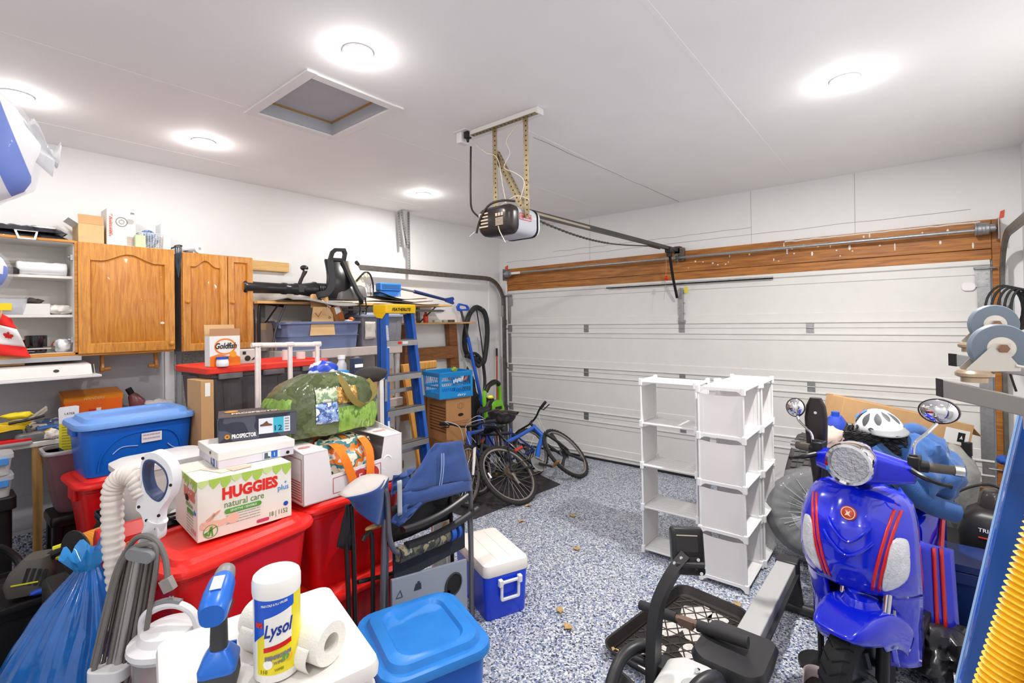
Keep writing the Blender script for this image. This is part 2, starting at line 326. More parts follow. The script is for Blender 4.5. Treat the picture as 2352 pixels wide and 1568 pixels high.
g=G();g.bb(xx+.03,xx+.07,-.006,-.004,1.99,2.06);g.ob('yellow_sticker',P('yellow sticker','#e3d34a',.6),gd,ang=0,label='yellow sticker by the bracket')
g=G();g.bb(-2.79+1.93,-.998+1.93,-.045,-.018,2.09,2.1);g.bb(-2.79+1.93,-.998+1.93,-.045,-.04,2.09,2.115);g.ob('stiffening_strut',STEEL,gd,ang=0)
for s in(-1,1):
 g=G();xx=s*(W2-.045);g.bb(xx-.04,xx+.04,-.012,-.004,1.93,2.07);g.cyl((xx-s*.05,-.03,2.075),(s*(W2+.03),-.03,2.075),.009,n=8);g.bb(xx-.04,xx+.04,-.05,-.004,2.068,2.074)
 for i in(-1,1):
  for j in(-1,0,1):g.cyl((xx+i*.025,-.012,1.99+j*.045),(xx+i*.025,-.017,1.99+j*.045),.006,n=6)
 g.ob('top_fixture',STEEL,gd,ang=0,bev=.001)
def track(name,x,s,label,y_end):
 t=th(name,label,'door track',(x,YD-.07,0))
 prof=[(-.028,-.012),(-.028,.012),(-.024,.014),(.024,.014),(.028,.012),(.028,-.012),(.024,-.012),(.022,.008),(-.022,.008),(-.024,-.012)]
 path=[(0,.0,0),(0,.0,.6),(0,.0,1.2),(0,.0,1.9)]+[(0,-.36+.36*cos(rad(a)),1.94+.36*sin(rad(a)))for a in range(10,91,10)]+[(0,-1.0,2.3),(0,y_end,2.305)]
 g=G();rings=[]
 for i,p in enumerate(path):
  a,b=V(path[max(0,i-1)]),V(path[min(len(path)-1,i+1)]);d=(b-a).normalized();n_=V((0,d.z,-d.y))if True else 0
  rings.append([(s*v,p[1]+n_.y*u,p[2]+n_.z*u)for u,v in prof])
 g.loft(rings);g.ob('rail',DKSTEEL,t,ang=25)
 for z in(.5,1.1,1.7):
  g=G();g.bb(-.02,.02,.03,.06,z-.035,z+.035);g.cyl((0,.028,z),(0,.022,z),.008,n=6);g.ob('wall_bracket',STEEL,t,ang=0)
 g=G();g.bb(-s*.03,s*.012,-.03,.062,1.78,2.08);g.ob('flag_bracket',STEEL,t,ang=0)
 for yy in(-1.1,-1.5,-1.9):
  g=G();g.cyl((s*-.014,yy,2.3),(s*.0,yy,2.3),.009,n=6);g.ob('bolt',STEEL,t,ang=0)
 return t
track('door_track',-4.41,1,'galvanised door track curving along the left wall beside the backpack blower',-2.5)
track('door_track',.56,-1,'galvanised door track curving up at the right end of the garage door',-3.6)
h=th('track_hanger','pair of perforated steel hanger angles between ceiling and left door track','hanger',(-4.4,3.51,2.32))
def perf(L,w=.032,t=.003,n=None,hole=.005):
 """perforated angle bar along z"""
 g=G();g.bb(0,w,-t/2,t/2,0,L);g.bb(-t/2,t/2,0,w,0,L)
 return g
def holes(L,w=.032,step=.03,r=.0052):
 g=G();z=.015
 while z<L-.01:
  for s in(-1,1):
   g.cyl((w*.55,s*.0017,z),(w*.55,s*.0023,z),r,n=8);g.cyl((s*.0017,w*.55,z),(s*.0023,w*.55,z),r,n=8)
  z+=step
 return g
HOLE=P('punched hole','#2c2b29',.9)
def perfbar(name,parent,M,L,w=.032,m=None):
 g=perf(L,w);g.v=[tuple(M@V(p))for p in g.v];o=g.ob(name,m or STEEL,parent,ang=0)
 k=holes(L,w);k.v=[tuple(M@V(p))for p in k.v];k.ob('hole',HOLE,o,ang=0,stuff=True)
 return o
perfbar('hanger_bar',h,T(0,0,0),.665);perfbar('brace_bar',h,T(.0,-.02,.24,0,0,0)@T(0,0,0,11),.44);perfbar('wall_bar',h,T(-.05,-.08,.26,3),.40)
t=th('torsion_tube','grey torsion tube running across the pine lintel above the garage door','tube',(0,YD-.12,2.37))
g=G();g.cyl((-4.3,0,.008),(.53,0,-.006),.0135,n=14);g.ob('tube',STEEL,t)
for x,s in((-4.27,1),(.47,-1)):
 g=G();g.cyl((x-.05,0,0),(x+.02,0,0),.045,n=20);g.cyl((x+.02*1,0,0),(x+.055,0,0),.03,n=16);g.cyl((x-.06,0,0),(x-.05,0,0),.05,n=20)
 for i in range(3):g.cyl((x-.045+i*.02,0,0),(x-.04+i*.02,0,0),.049,n=20)
 g.ob('cable_drum',STEEL,t,bev=.002)
 g=G();g.bb(x-s*.07,x-s*.065,-.05,.08,-.09,.07);g.ob('end_bearing_plate',STEEL,t,ang=0)
g=G();g.bb(-1.95,-1.85,.03,.085,-.03,.11);g.cyl((-1.92,0,0),(-1.88,0,0),.024,n=14);g.bb(-1.905,-1.895,-.02,.05,-.04,.04);g.ob('centre_bearing',DKSTEEL,t,bev=.001)
g=G();g.bb(-4.24,-4.06,-.015,-.013,-.012,.02);g.ob('paper_tag',PAPER,t,ang=0)
for x,s,lab in((-4.42,1,'red paper warning tag stuck on wall beside the left cable drum'),(.6,-1,'red warning tag on the wall by the right cable drum')):
 g=G();g.prism([(-.03,0),(.03,.02),(.045,.15),(-.01,.13)],.002,M=T(x-(0 if s>0 else .03),YD-.004,2.36 if s>0 else 2.45,90,s=1 if s>0 else .45));tag(g.ob('warning_tag',P('red tag paper','#e2604e',.7),ang=0),lab,'tag')
LMAT=mat('lit lens','#ffffff',.5,emit=9)
for i,(x,y)in enumerate(LIGHT_POS):
 nm=['nearest the attic hatch','at the far left edge of the photo','above the cardboard boxes on the cabinets','above the backpack blower','above the white cube shelves','unseen, continuing the grid on the right','added unseen at the rear for fill, left one','added unseen at the rear for fill, right one'][i]
 t=th('ceiling_light','small round recessed ceiling light, lit, '+nm,'ceiling light',(x,y,CEIL),group='recessed ceiling lights')
 g=G();g.ringprism(circ(.07,28),circ(.052,28),.008,M=T(0,0,-.008));g.ob('trim_ring',WHITE,t,bev=.002)
 g=G();g.lathe([(.052,-.001),(.052,-.006),(.035,-.013),(.001,-.015)],28);g.ob('lens',LMAT,t)
 ld=bpy.data.lights.new('pot_light','AREA');ld.shape='DISK';ld.size=.11;ld.energy=LIGHT_W*LIGHT_K[i];ld.color=LIGHT_COL
 lo=bpy.data.objects.new('pot_light',ld);COL.objects.link(lo);lo.location=(0,0,-.018);lo.parent=t
 hd=bpy.data.lights.new('ceiling_fill','POINT');hd.energy=2.6;hd.shadow_soft_size=.03;hd.color=LIGHT_COL  # extra point light added to brighten the ceiling around the lens
 ho=bpy.data.objects.new('ceiling_fill',hd);COL.objects.link(ho);ho.location=(0,0,-.06);ho.parent=t
t=th('attic_hatch','square white framed attic hatch in the ceiling','hatch',(-2.65,1.5,CEIL));tag(t,kind='structure')
fx0,fx1,fy0,fy1=HX0+2.65,HX1+2.65,HY0-1.5,HY1-1.5
for x0,x1,y0,y1 in((fx0-.06,fx1+.06,fy0-.055,fy0),(fx0-.06,fx1+.06,fy1,fy1+.055),(fx0-.055,fx0,fy0,fy1),(fx1,fx1+.055,fy0,fy1)):
 g=G();g.bb(x0,x1,y0,y1,-.012,.0);g.ob('frame_board',P('hatch trim','#f0eeec',.5),t,bev=.002)
g=G();d=.008;e=.001
g.bb(fx0+e,fx0+d,fy0+e,fy1-e,-.001,.079);g.bb(fx1-d,fx1-e,fy0+e,fy1-e,-.001,.079);g.bb(fx0+d,fx1-d,fy0+e,fy0+d,-.001,.079);g.bb(fx0+d,fx1-d,fy1-d,fy1-e,-.001,.079);g.ob('hatch_lining',P('grey lining','#b9bcc2',.8),t,ang=0)
g=G();g.bb(fx0+.0015,fx1-.0015,fy0+.0015,fy1-.0015,.08,.092);g.ob('hatch_board',P('grey hatch board','#c0c2c5',.8,var=.05,vs=4),t,ang=0)
g=G();g.bb(fx0+.008,fx0+.016,fy0+.008,fy1-.008,.07,.0795);g.bb(fx0+.008,fx1-.008,fy1-.016,fy1-.008,.07,.0795);g.bb(fx1-.016,fx1-.008,fy0+.008,fy1-.008,.07,.0795);g.bb(fx0+.008,fx1-.008,fy0+.008,fy0+.016,.07,.0795);g.ob('wooden_ledge',P('raw wood edge','#b58a55',.8),t,ang=0)
op=th('garage_door_opener','grey garage door opener motor hung from ceiling by perforated steel straps','door opener',(-1.925,2.2,2.25))
GS=P('opener grey shell','#b4b7bf',.35);BKS=P('opener black shell','#2a2523',.3,var=.1)
def mring(y,w,h,z0=0,r=.05):return[(x,y,z+z0+h/2)for x,z in rr2(w,h,r,4)]
g=G();g.loft([mring(.05,.262,.172),mring(.235,.262,.172),mring(.26,.25,.165,.003)]);g.ob('housing',GS,op,ang=40)
g=G();g.loft([mring(-.03,.2,.12,.03),mring(-.012,.25,.155,.008),mring(.02,.272,.178,-.003),mring(.06,.272,.178,-.003),mring(.064,.262,.17,.001)]);g.ob('end_cover',BKS,op,ang=40)
g=G();g.loft([mring(.26,.262,.172),mring(.285,.255,.165,.004),mring(.315,.2,.12,.025),mring(.325,.12,.07,.05)]);g.ob('lamp_lens',P('frosted lens','#dfe0e2',.25),op,ang=50)
g=G();g.loft([mring(.254,.268,.178,-.003),mring(.262,.268,.178,-.003)]);g.ob('lens_gasket',BLACK,op)
g=G()
for i in range(5):g.bb(-.1+.012*(i%2),-.03,-.032,-.029,.045+.02*i,.053+.02*i)
for i in range(6):g.bb(.03,.09,-.032,-.029,.045+.008*i,.049+.008*i)
for i in range(3):g.bb(.03+.022*i,.045+.022*i,-.032,-.029,.1,.118)
g.map(lambda p:V((p.x,p.y+.0,p.z)));g.ob('printed_label',P('tan print','#cbb8a4',.6),op,ang=0,label='printed white markings on the end cover')
text('CRAFTSMAN',.026,REDINK,op,face((.133,.13,.105),(0,1,0),(0,0,1)),fit=.1);text('1/2 HP',.02,WHITEINK,op,face((.133,.215,.105),(0,1,0),(0,0,1)),fit=.035)
g=G();M=face((.132,.13,.105),(0,1,0),(0,0,1));g.ringprism([(-.058,-.02),(.058,-.02),(.058,.02),(-.058,.02)],[(-.055,-.017),(.055,-.017),(.055,.017),(-.055,.017)],.001,M=M);g.ob('logo_frame',REDINK,op,ang=0)
g=G();g.bb(-.02,.02,.32,3.0,.172,.205);g.map(lambda p:V((p.x,p.y,p.z+.02*(p.y-.3)/2.7)));g.ob('rail',P('opener rail','#4a4a46',.4,metal=.6,var=.2),op,ang=0)
g=G();g.bb(.0202,.0215,.4,1.1,.18,.196);g.ob('rail_sticker',P('rail sticker','#8a7f70',.6),op,ang=0)
g=G()
ch=[(.0,.32+2.2*t,.165-.075*sin(pi*min(1,t*1.15))*(1-.3*t)+.01*t)for t in[i/46 for i in range(47)]]
g.tube(ch,.006,6);
for i in range(0,24):g.box(ch[i][0],ch[i][1],ch[i][2],.012,.022,.014)
g.ob('drive_chain',P('chain steel','#4b4842',.5,metal=.6),op,ang=30)
g=G();g.bb(-.03,.03,2.72,2.84,.16,.215);g.bb(-.022,.022,2.74,2.8,.12,.17);g.ob('trolley',BLACK,op,bev=.004)
g=G();g.tube([(0,2.78,.13),(.0,2.86,-.1),(.0,2.97,-.31)],.014,4,sq=(.013,.006));g.ob('door_arm',BLACK,op,ang=20)
g=G();g.bb(-.035,.035,2.98,3.06,.17,.25);g.ob('header_bracket',P('rusty bracket','#5c3a2a',.6,metal=.3),op,bev=.003)
g=G();g.tube(spl([(-.03,2.76,.13),(-.035,2.76,-.05),(-.05,2.77,-.2),(-.07,2.77,-.33)],5),.0018,5);g.ob('release_cord',P('pink cord','#d49a8a',.7),op)
g=G();g.cyl((-.05,2.765,-.11),(-.02,2.765,-.12),.011,n=8);g.ball((-.035,2.765,-.09),.012,8);g.ob('release_handle',RED,op)
RUST=P('tan zinc','#a89878',.4,metal=.7,var=.2,vs=30)
for x in(-.115,.135):
 perfbar('hanger_strap',op,T(x,.12,.1,0,0,0 if x>0 else 0),.61,.036,RUST)
perfbar('brace_strap',op,T(-.11,.145,.575,0,0,0)@T(0,0,0,0,150.5,0),.48,.036,RUST)
perfbar('ceiling_angle',op,T(-.28,.12,.70,0,90,0)@T(0,0,0,0,0,180),.53,.036,RUST)
g=G();g.bb(-.33,.26,.1,.16,.7,.739);g.ob('ceiling_board',P('white board','#ecebe9',.6),op,bev=.002)
g=G();g.tube(spl([(-.29,.1,.63),(-.285,.09,.5),(-.28,.08,.3),(-.25,.06,.2),(-.16,.03,.13),(-.12,.0,.1)],6),.006,8);g.ob('power_cord',BLACK,op)
g=G();g.tube(spl([(-.13,-.028,.02),(-.09,-.035,.1),(-.02,-.03,.175),(.06,.0,.195),(.12,.05,.19)],6),.007,8);g.ob('cable',P('dark brown cable','#3a2f28',.6),op)
for pts in([(.13,.12,.70),(.02,.1,.6),(.06,.08,.5),(.02,.07,.42),(.12,.05,.36),(.18,.06,.3),(.15,.06,.2)],[(-.28,.1,.66),(-.16,.1,.56),(-.06,.1,.5),(.0,.08,.3),(.04,.06,.19)],[(.05,-.028,.04),(.08,-.05,.0),(.13,-.06,-.07)],[(-.14,-.03,.03),(-.17,-.05,.0)],[(.0,.05,.18),(.1,.08,.23),(.18,.1,.2),(.16,.12,.18)]):
 g=G();g.tube(spl(pts,6),.0025,5);g.ob('thin_wire',P('cream wire','#d8cdb8',.6),op)
t=th('ceiling_outlet','white ceiling outlet box with black plug beside the opener mount','outlet',(-2.27,2.3,CEIL))
g=G();g.bb(-.06,.06,-.05,.05,-.006,0);g.ob('cover_plate',WHITE,t,bev=.002)
g=G();g.bb(-.045,.0,-.035,.035,-.075,-.006);g.ob('adapter',PAPER,t,bev=.004)
g=G();g.bb(.01,.045,-.02,.02,-.05,-.006);g.cyl((.028,0,-.05),(.028,0,-.075),.012,.008,n=10);g.ob('plug',BLACK,t,bev=.004)
t=th('door_sensor','small white rounded sensor on the garage door near its top right corner','sensor',(.374,YD-.028,1.937))
g=G();g.loft([rr(.085,.07,.03,5,z)for z in(0,.012)]+[rr(.075,.06,.025,5,.016)],M=T(0,0,0,90));g.ob('sensor_body',WHITE,t)
MELA=P('white melamine','#e9e6e0',.45,var=.02);BRNSIDE=P('grey brown side panel','#6f6460',.6,var=.08)
EX,EY,EZ=V((1,0,0)),V((0,1,0)),V((0,0,1))
def arch_panel(parent,M,w,h,st=.055,arch=.05,name='door',ov=None,mats=None):
 """raised-panel oak door: frame with a cathedral arch, and a panel set inside it, local x,y,z=out"""
 n=20;inner=[(st,st),(w-st,st)];outer=[(0,0),(w,0)]
 for i in range(n+1):
  t=i/n;x=w-st-(w-2*st)*t
  y=h-st-arch+(arch*.5*(1-cos(2*pi*min(max((t-.12)/.76,0),1))))
  inner.append((x,y));outer.append((w*(1-t),h))
 d=bpy.data.objects.new(name,None);COL.objects.link(d);d.parent=parent;d.matrix_basis=M
 fm,pm=mats or(OAKF,OAK)
 me=G()
 sh=[(w/2+(x-w/2)*(1-.012/w),h/2+(y-h/2)*(1-.012/h))for x,y in inner]
 k=len(inner)
 me.add([(x,y,0)for x,y in outer]+[(x,y,.019)for x,y in outer]+[(x,y,.019)for x,y in inner]+[(x,y,.009)for x,y in sh]+[(x,y,0)for x,y in sh],[(a*k+j,a*k+(j+1)%k,b*k+(j+1)%k,b*k+j)for a,b in((0,1),(1,2),(2,3),(3,4),(4,0))for j in range(k)])
 o=me.ob(name,[fm],None,ang=25);bpy.data.objects.remove(d);o.parent=parent;o.matrix_basis=M
 p=G();big=[(x,y)for x,y in sh];sm=[(w/2+(x-w/2)*(1-.06/w),h/2+(y-h/2)*(1-.06/h))for x,y in sh]
 p.loft([[(x,y,0)for x,y in big],[(x,y,.009)for x,y in big],[(x,y,.0145)for x,y in sm]]);q=p.ob('raised_panel',[pm],o,ang=20)
 return o
def knob(parent,p,d=(1,0,0),r=.016,m=None):
 g=G();M=Matrix.Translation(V(p))@V((0,0,1)).rotation_difference(V(d)).to_matrix().to_4x4()
 g.lathe([(.008,0),(.007,.008),(r,.016),(r,.022),(r*.6,.028),(.001,.029)],16,M=M);return g.ob('knob',m or OAK,parent)
t=th('wall_cabinet','wide oak wall cabinet, left bay open with white shelves, right behind arched door','wall cabinet',(XL,0,1.548))
CZ=.745
g=G();g.bb(.0,.012,-.35,1.18,0,CZ);g.ob('back_panel',MELA,t,ang=0)
for y in(-.35,.626,1.165):g=G();g.bb(.012,.298,y,y+.017,0,CZ);g.ob('side_panel',MELA,t,ang=0)
for z,nm in((0,'bottom_panel'),(CZ-.017,'top_panel')):g=G();g.bb(.012,.298,-.333,1.165,z,z+.017);g.ob(nm,MELA,t,ang=0)
for z in(.245,.498):g=G();g.bb(.012,.275,-.333,.626,z,z+.017);g.ob('shelf',MELA,t,ang=0,bev=.001)
g=G();g.bb(.298,.316,.63,.645,0,CZ);g.bb(.298,.316,-.35,1.182,-.012,.014);g.bb(.298,.316,-.35,.63,CZ-.012,CZ+.004);g.bb(.298,.316,1.165,1.182,0,CZ);g.ob('face_frame',OAKF,t,ang=0,bev=.001)
d=arch_panel(t,face((.316,.645,.004),EY,EZ,0),.538,CZ-.008,.06,.055)
o=knob(d,(.515,.045,.019),(0,0,1))
for z in(.08,.62):g=G();g.bb(.26,.3,.612,.626,z,z+.035);g.cyl((.285,.61,z+.017),(.285,.60,z+.017),.012,n=10);g.ob('hinge',STEEL,t,ang=0)
g=G();g.ball((.337,1.105,.2),(.001,.014,.009),10);g.ball((.337,.98,.37),(.001,.003,.003),8);g.ob('chipped_spot',P('chipped white','#eee2cc',.7),t,label='white chips in the oak')
t=th('oak_cabinet','smaller oak wall cabinet with two arched doors and brown side, right of the wide one','wall cabinet',(XL,1.232,1.53))
g=G();g.bb(0,.3,0,.51,0,.752);g.ob('body',BRNSIDE,t,ang=0,bev=.001)
g=G();g.bb(.3,.316,0,.022,0,.752);g.bb(.3,.316,.488,.51,0,.752);g.bb(.3,.316,.022,.488,.73,.752);g.bb(.3,.316,.022,.488,0,.022);g.bb(.3,.316,.302,.326,.02,.73);g.ob('face_frame',OAKF,t,ang=0,bev=.001)
a=arch_panel(t,face((.316,.004,.004),EY,EZ,0),.307,.742,.05,.05);knob(a,(.028,.37,.019),(0,0,1),.014)
a=arch_panel(t,face((.316,.318,.004),EY,EZ,0),.188,.742,.042,.002);knob(a,(.028,.37,.019),(0,0,1),.013)
t=tag(G().bb(0,.035,1.75,2.19,0,.088).ob('wood_cleat',PINE2,ang=0,bev=.002,loc=(XL,0,2.213)),'short pale wooden cleat screwed to the wall right of the cabinets','wood block')
t=th('paper_towel_holder','wooden paper towel holder with two empty arms under the wide oak cabinet','holder',(-4.36,0,1.536))
g=G();g.bb(-.04,.04,.78,1.12,-.012,0);g.ob('mount_bar',OAKF,t,bev=.003)
for y,s in((.79,1),(1.10,-1)):
 g=G();g.prism([(-.03,-.0),(.035,0),(.022,-.03),(.026,-.06),(.034,-.085),(.02,-.11),(-.008,-.112),(-.02,-.09),(-.012,-.05),(-.02,-.03)],.018,M=T(0,y+.009,-.012,90));g.ob('arm',OAK,t,bev=.003)
 g=G();g.cyl((.008,y,-.103),(.008,y+s*.045,-.103),.014,n=14);g.cyl((.008,y-s*.012,-.103),(.008,y,-.103),.024,n=14);g.ob('peg',OAK,t)
t=th('range_hood','white range hood with a dark oval button hung beneath the open shelves','range hood',(XL,.3,1.41))
RH=P('hood enamel','#e4dcd8',.35)
g=G();g.loft([[(x,y,z)for x,z in((0,0),(.44,0),(.445,.012),(.40,.075),(0,.10))]for y in(-.5,.395)]);g.ob('hood_shell',RH,t,ang=20,bev=.002)
g=G();g.bb(0,.452,-.5,.44,-.008,.006);g.ob('bottom_lip',WHITE,t,bev=.002)
g=G();g.bb(0,.33,-.5,.36,.10,.13);g.ob('top_duct',P('grey enamel','#a9a9ad',.5),t,bev=.002)
g=G();g.prism([(.438,0),(.395,.068),(.40,.07)],.003,M=T(0,.41,.004,90));g.ob('end_plate',STEEL,t,ang=0)
g=G();M=face((.421,.225,.044),EY,V((-.045,0,.063)),0);g.lathe([(.014,0),(.014,.004),(.001,.005)],16,M=M@Matrix.Diagonal((1,.75,1,1)));g.ob('button',BLACK,t)
for i in range(2):
 tag(G().bb(0,.2,-.3,.3-.1*i,0,.012).ob('thin_board',PINE2,ang=0,bev=.001,loc=(-4.5+.04*i,.2,1.512-.016*i)),['thin plywood strip lying right under the open shelf cabinet','lower thin plywood strip between shelf cabinet and range hood'][i],'board')
t=th('workbench','white topped workbench along the left wall carrying scattered tools','workbench',(XL,0,0))
g=G();g.bb(.035,.53,-.95,1.32,1.02,1.05);g.ob('benchtop',MELA,t,bev=.004)
g=G();g.tube([(.50,.425,0),(.50,.425,.25),(.495,.43,.6),(.495,.43,1.02)],[.021,.021,.021,.026],16);g.ob('leg',wood('ash handle','#b98a4a','#cda05e',(14,14,1),.5),t,label='round tapered wooden handle used as a leg')
for y in(-.8,1.27):g=G();g.bb(.44,.49,y,y+.04,0,1.02);g.ob('leg',PINE2,t,ang=0)
g=G();g.bb(.035,.055,-.95,1.19,.95,1.02);g.ob('wall_cleat',PINE2,t,ang=0)
GW=P('grey wall board','#b7b7bd',.75,var=.05,vs=2)
g=G();g.bb(0,.012,-1.0,1.19,.375,1.545);g.bb(.012,.03,-1.0,1.19,.375,.40);g.bb(.012,.018,-1,1.19,.60,.62);g.bb(.012,.02,-1,1.19,1.06,1.14)
struct(g.ob('trim_14',GW,ang=0,bev=.002,loc=(XL,0,0)))
g=G();g.bb(0,.03,1.2,1.265,0,1.53);struct(g.ob('trim_15',WALLM,ang=0,bev=.004,loc=(XL,0,0)))
t=th('door_2','grey mesh screened side door mostly hidden behind boxes','door',(XL,1.27,0));t['kind']='structure'
g=G();g.bb(0,.02,0,.045,0,1.525);g.bb(0,.02,.4,.46,0,1.525);g.bb(0,.02,.045,.4,.0,.1);g.bb(0,.02,.045,.4,.55,.62);g.bb(0,.02,.045,.4,1.5,1.525);g.ob('door_frame',P('grey door frame','#a9acb3',.5),t,ang=0,bev=.002)
g=G();g.bb(0,.008,.045,.4,.1,1.5);g.ob('screen',cells('grey screen mesh',['#9b958f','#aea8a2','#b9b5b0','#8f8a86'],240,.7),t,ang=0)
g=G();g.cyl((.03,.0,.9),(.03,.0,1.5),.006,n=8);g.cyl((.03,0,1.38),(.03,0,1.42),.01,n=8);g.ob('hinge_rod',STEEL,t)
def carton(parent,w,d,h,m,name='box_body',flaps=None,t_=.004,tape=None):
 """closed carton, local origin at the bottom centre; seam and tape are geometry"""
 g=G();g.box(0,0,h/2,w,d,h);o=g.ob(name,m,parent,ang=0,bev=.002,seg=1)
 return o
def open_box(w,d,h,t_=.004):
 g=G();g.bb(-w/2,w/2,-d/2,d/2,0,t_)
 for a in((-w/2,-w/2+t_,-d/2,d/2),(w/2-t_,w/2,-d/2,d/2),(-w/2+t_,w/2-t_,-d/2,-d/2+t_),(-w/2+t_,w/2-t_,d/2-t_,d/2)):g.bb(*a,0,h)
 return g
def lines(parent,M,x0,x1,y0,n,dy,hgt,m,name='small_print',seed=1,stuff=True):
 """rows of tiny printed words that cannot be read"""
 r=random.Random(seed);g=G()
 for i in range(n):
  x=x0
  while x<x1:
   w=min((.06+.14*r.random())*(x1-x0),x1-x);g.bb(x,x+w*.85,y0-i*dy,y0-i*dy+hgt,0,.0005);x+=w
 g.v=[tuple(M@V(p))for p in g.v];return g.ob(name,m,parent,ang=0,stuff=stuff)
def flat(parent,M,poly,m,name='print',t_=.0006,label=None):
 g=G();g.prism(poly,t_,M=M);return g.ob(name,m,parent,ang=0,label=label)
def rect(x0,x1,y0,y1):return[(x0,y0),(x1,y0),(x1,y1),(x0,y1)]
def wad(name,m,parent=None,r=(.1,.1,.05),c=(0,0,0),seed=0,amp=.3,fr=6,n=28,ang=60,**k):
 """crumpled lump: a ball pushed about by noise, flattened underneath"""
 g=G();g.ball(c,r,n);C=V(c);s_=max(r)
 def f(p):
  d=p-C;q=1+amp*(nz(d/s_,fr*.35,seed)+.5*nz(d/s_,fr,seed+3));d=d*q
  return C+V((d.x,d.y,max(d.z,-r[2]*.9)))
 return g.map(f).ob(name,m,parent,ang=ang,**k)
t=th('cardboard_box','small open cardboard box with raised flap on top of oak cabinet','box',(-4.40,.729,2.293))
g=open_box(.2,.135,.135,.004);g.ob('box_body',CARD2,t,ang=0)
g=G();g.bb(0,.003,-.066,.066,0,.07,M=T(.098,0,.135,0,-22));g.ob('flap',CARD,t,ang=0)
g=G();g.bb(-.1,.1,-.0015,.0015,0,.06,M=T(0,-.066,.132,55));g.ob('flap',PAPER,t,ang=0,label='white faced side flap')
flat(t,face((.1,0,.07),EY,EZ),rect(-.067,.067,-.065,-.025),P('packing tape','#c9a878',.25),'tape')
t=th('light_fixture_box','tall white carton with printed light fixture drawing on top of oak cabinet','box',(-4.385,.893,2.293))
carton(t,.17,.163,.262,P('off white carton','#e3ddd6',.7));F=lambda y,z:face((.085,y,z),EY,EZ)
g=G();g.ringprism(circ(.034,28),circ(.029,28),.0006,M=F(-.0,.175));g.ringprism(circ(.016,20),circ(.013,20),.0006,M=F(-.0,.175));g.ob('fixture_drawing',GREYINK,t,ang=0)
g=G();g.prism([(-.02,-.016),(.01,-.016),(.022,0),(.01,.016),(-.02,.016)],.0006,M=F(.052,.185));g.ob('fixture_drawing',P('pale grey ink','#b5b2b0',.6),t,ang=0)
text('m',.03,INK,t,F(.062,.245));text('7" FLUSH LIGHT',.018,REDINK,t,face((.085,-.058,.15),-EZ,EY),fit=.15)
lines(t,F(0,0),.03,.075,.07,8,.008,.003,P('brown ink','#a3806c',.6),seed=4);lines(t,F(0,0),-.07,-.06,.2,12,.012,.005,REDINK,seed=9)
t=th('wire_basket','white wire mesh basket holding a blue cap at the right end of oak cabinet','basket',(-4.385,1.08,2.293))
MESHW=P('white coated wire','#e6e6e4',.4)
for nm,pts in(('side',None),):
 g=G();w,d,h=.09,.085,.115
 for i in range(12):
  z=h*i/11;g.tube([(p[0],p[1],z)for p in rr(2*w*(.9+.1*i/11),2*d*(.9+.1*i/11),.02,3)],.0016 if i<11 else .003,4,close=True)
 a=rr(2*w*.9,2*d*.9,.02,7);b=rr(2*w,2*d,.02,7)
 for p,q in zip(a,b):g.tube([(p[0],p[1],0),(q[0],q[1],h)],.0014,4)
 for i in range(14):g.tube([(-w*.9,-d*.9+1.8*d*i/13,.001),(w*.9,-d*.9+1.8*d*i/13,.001)],.0014,4)
 for s in(-1,1):
  for i in range(1,10):g.tube([(s*w*.9,-d*.9+1.8*d*i/10,0),(s*w,-d+2*d*i/10,h)],.0014,4);g.tube([(-w*.9+1.8*w*i/10,s*d*.9,0),(-w+2*w*i/10,s*d,h)],.0014,4)
 g.ob('wire_mesh',MESHW,t,ang=0)
g=G();g.bb(-.06,.06,-.0,.0015,.06,.2,M=T(0,.05,0));g.ob('plastic_flap',P('clear stiff film','#e8eaee',.2,alpha=.5),t)
t=tag(wad('ball_cap',cells('blue denim check',['#3d5a8e','#6f8fc2','#46659b','#a9bede'],60,.8),None,(.068,.066,.07),(0,0,.075),3,.12,5,loc=(-4.385,1.065,2.296)),'blue checked cloth cap stuffed into the white wire basket','cap')
tag(G().loft([rr(.05,.06,.004,2,z)for z in(0,.09)]).ob('green_carton',P('pale green carton','#c8d8b0',.7),loc=(-4.29+.0,.995-.0,2.294),bev=.001),'pale green narrow carton beside the white wire basket','carton')
tag(G().loft([rr(.05,.045,.004,2,z)for z in(0,.1)]).ob('white_carton',PAPER,loc=(-4.29,1.157,2.294),bev=.001),'plain white narrow carton at the far right cabinet corner','carton')
t=th('fishing_net','dark fishing net hanging in the gap between the two oak cabinets','net',(-4.2,1.207,2.26))
g=G();
for i in range(9):
 a=2*pi*i/9
 g.tube([(.05*cos(a+s*.09*j)*(1-(j/9)**2.2)*.9,.018*sin(a+s*.09*j)*(1-(j/9)**2.2),.06-.026*j)for j in range(10)for s in(1,)],.0014,4)
 g.tube([(.05*cos(a-.09*j)*(1-(j/9)**2.2)*.9,.018*sin(a-.09*j)*(1-(j/9)**2.2),.06-.026*j)for j in range(10)],.0014,4)
g.ob('net_mesh',P('dark net cord','#4a5560',.8),t)
g=G();g.tube([(.05*cos(i*.4),.02*sin(i*.4),.06)for i in range(16)],.004,5,close=True);g.tube([(-.05,0,.06),(-.2,0,.06),(-.33,0,.06)],.006,6);g.ob('net_hoop',BLACK,t)
t=th('plastic_roll','white roll of plastic sheeting lying on the smaller oak cabinet','roll',(-4.36,1.33,2.317),12)
g=G();g.cyl((-.05,0,.0),(.12,0,.0),.031,n=24);g.ob('roll_body',P('milky plastic','#eef0f1',.3),t)
g=G();g.lathe([(.034,0),(.034,.02),(.012,.02),(.012,.0)],24,M=T(.115,0,0,0,90));g.ob('roll_end',WHITE,t)
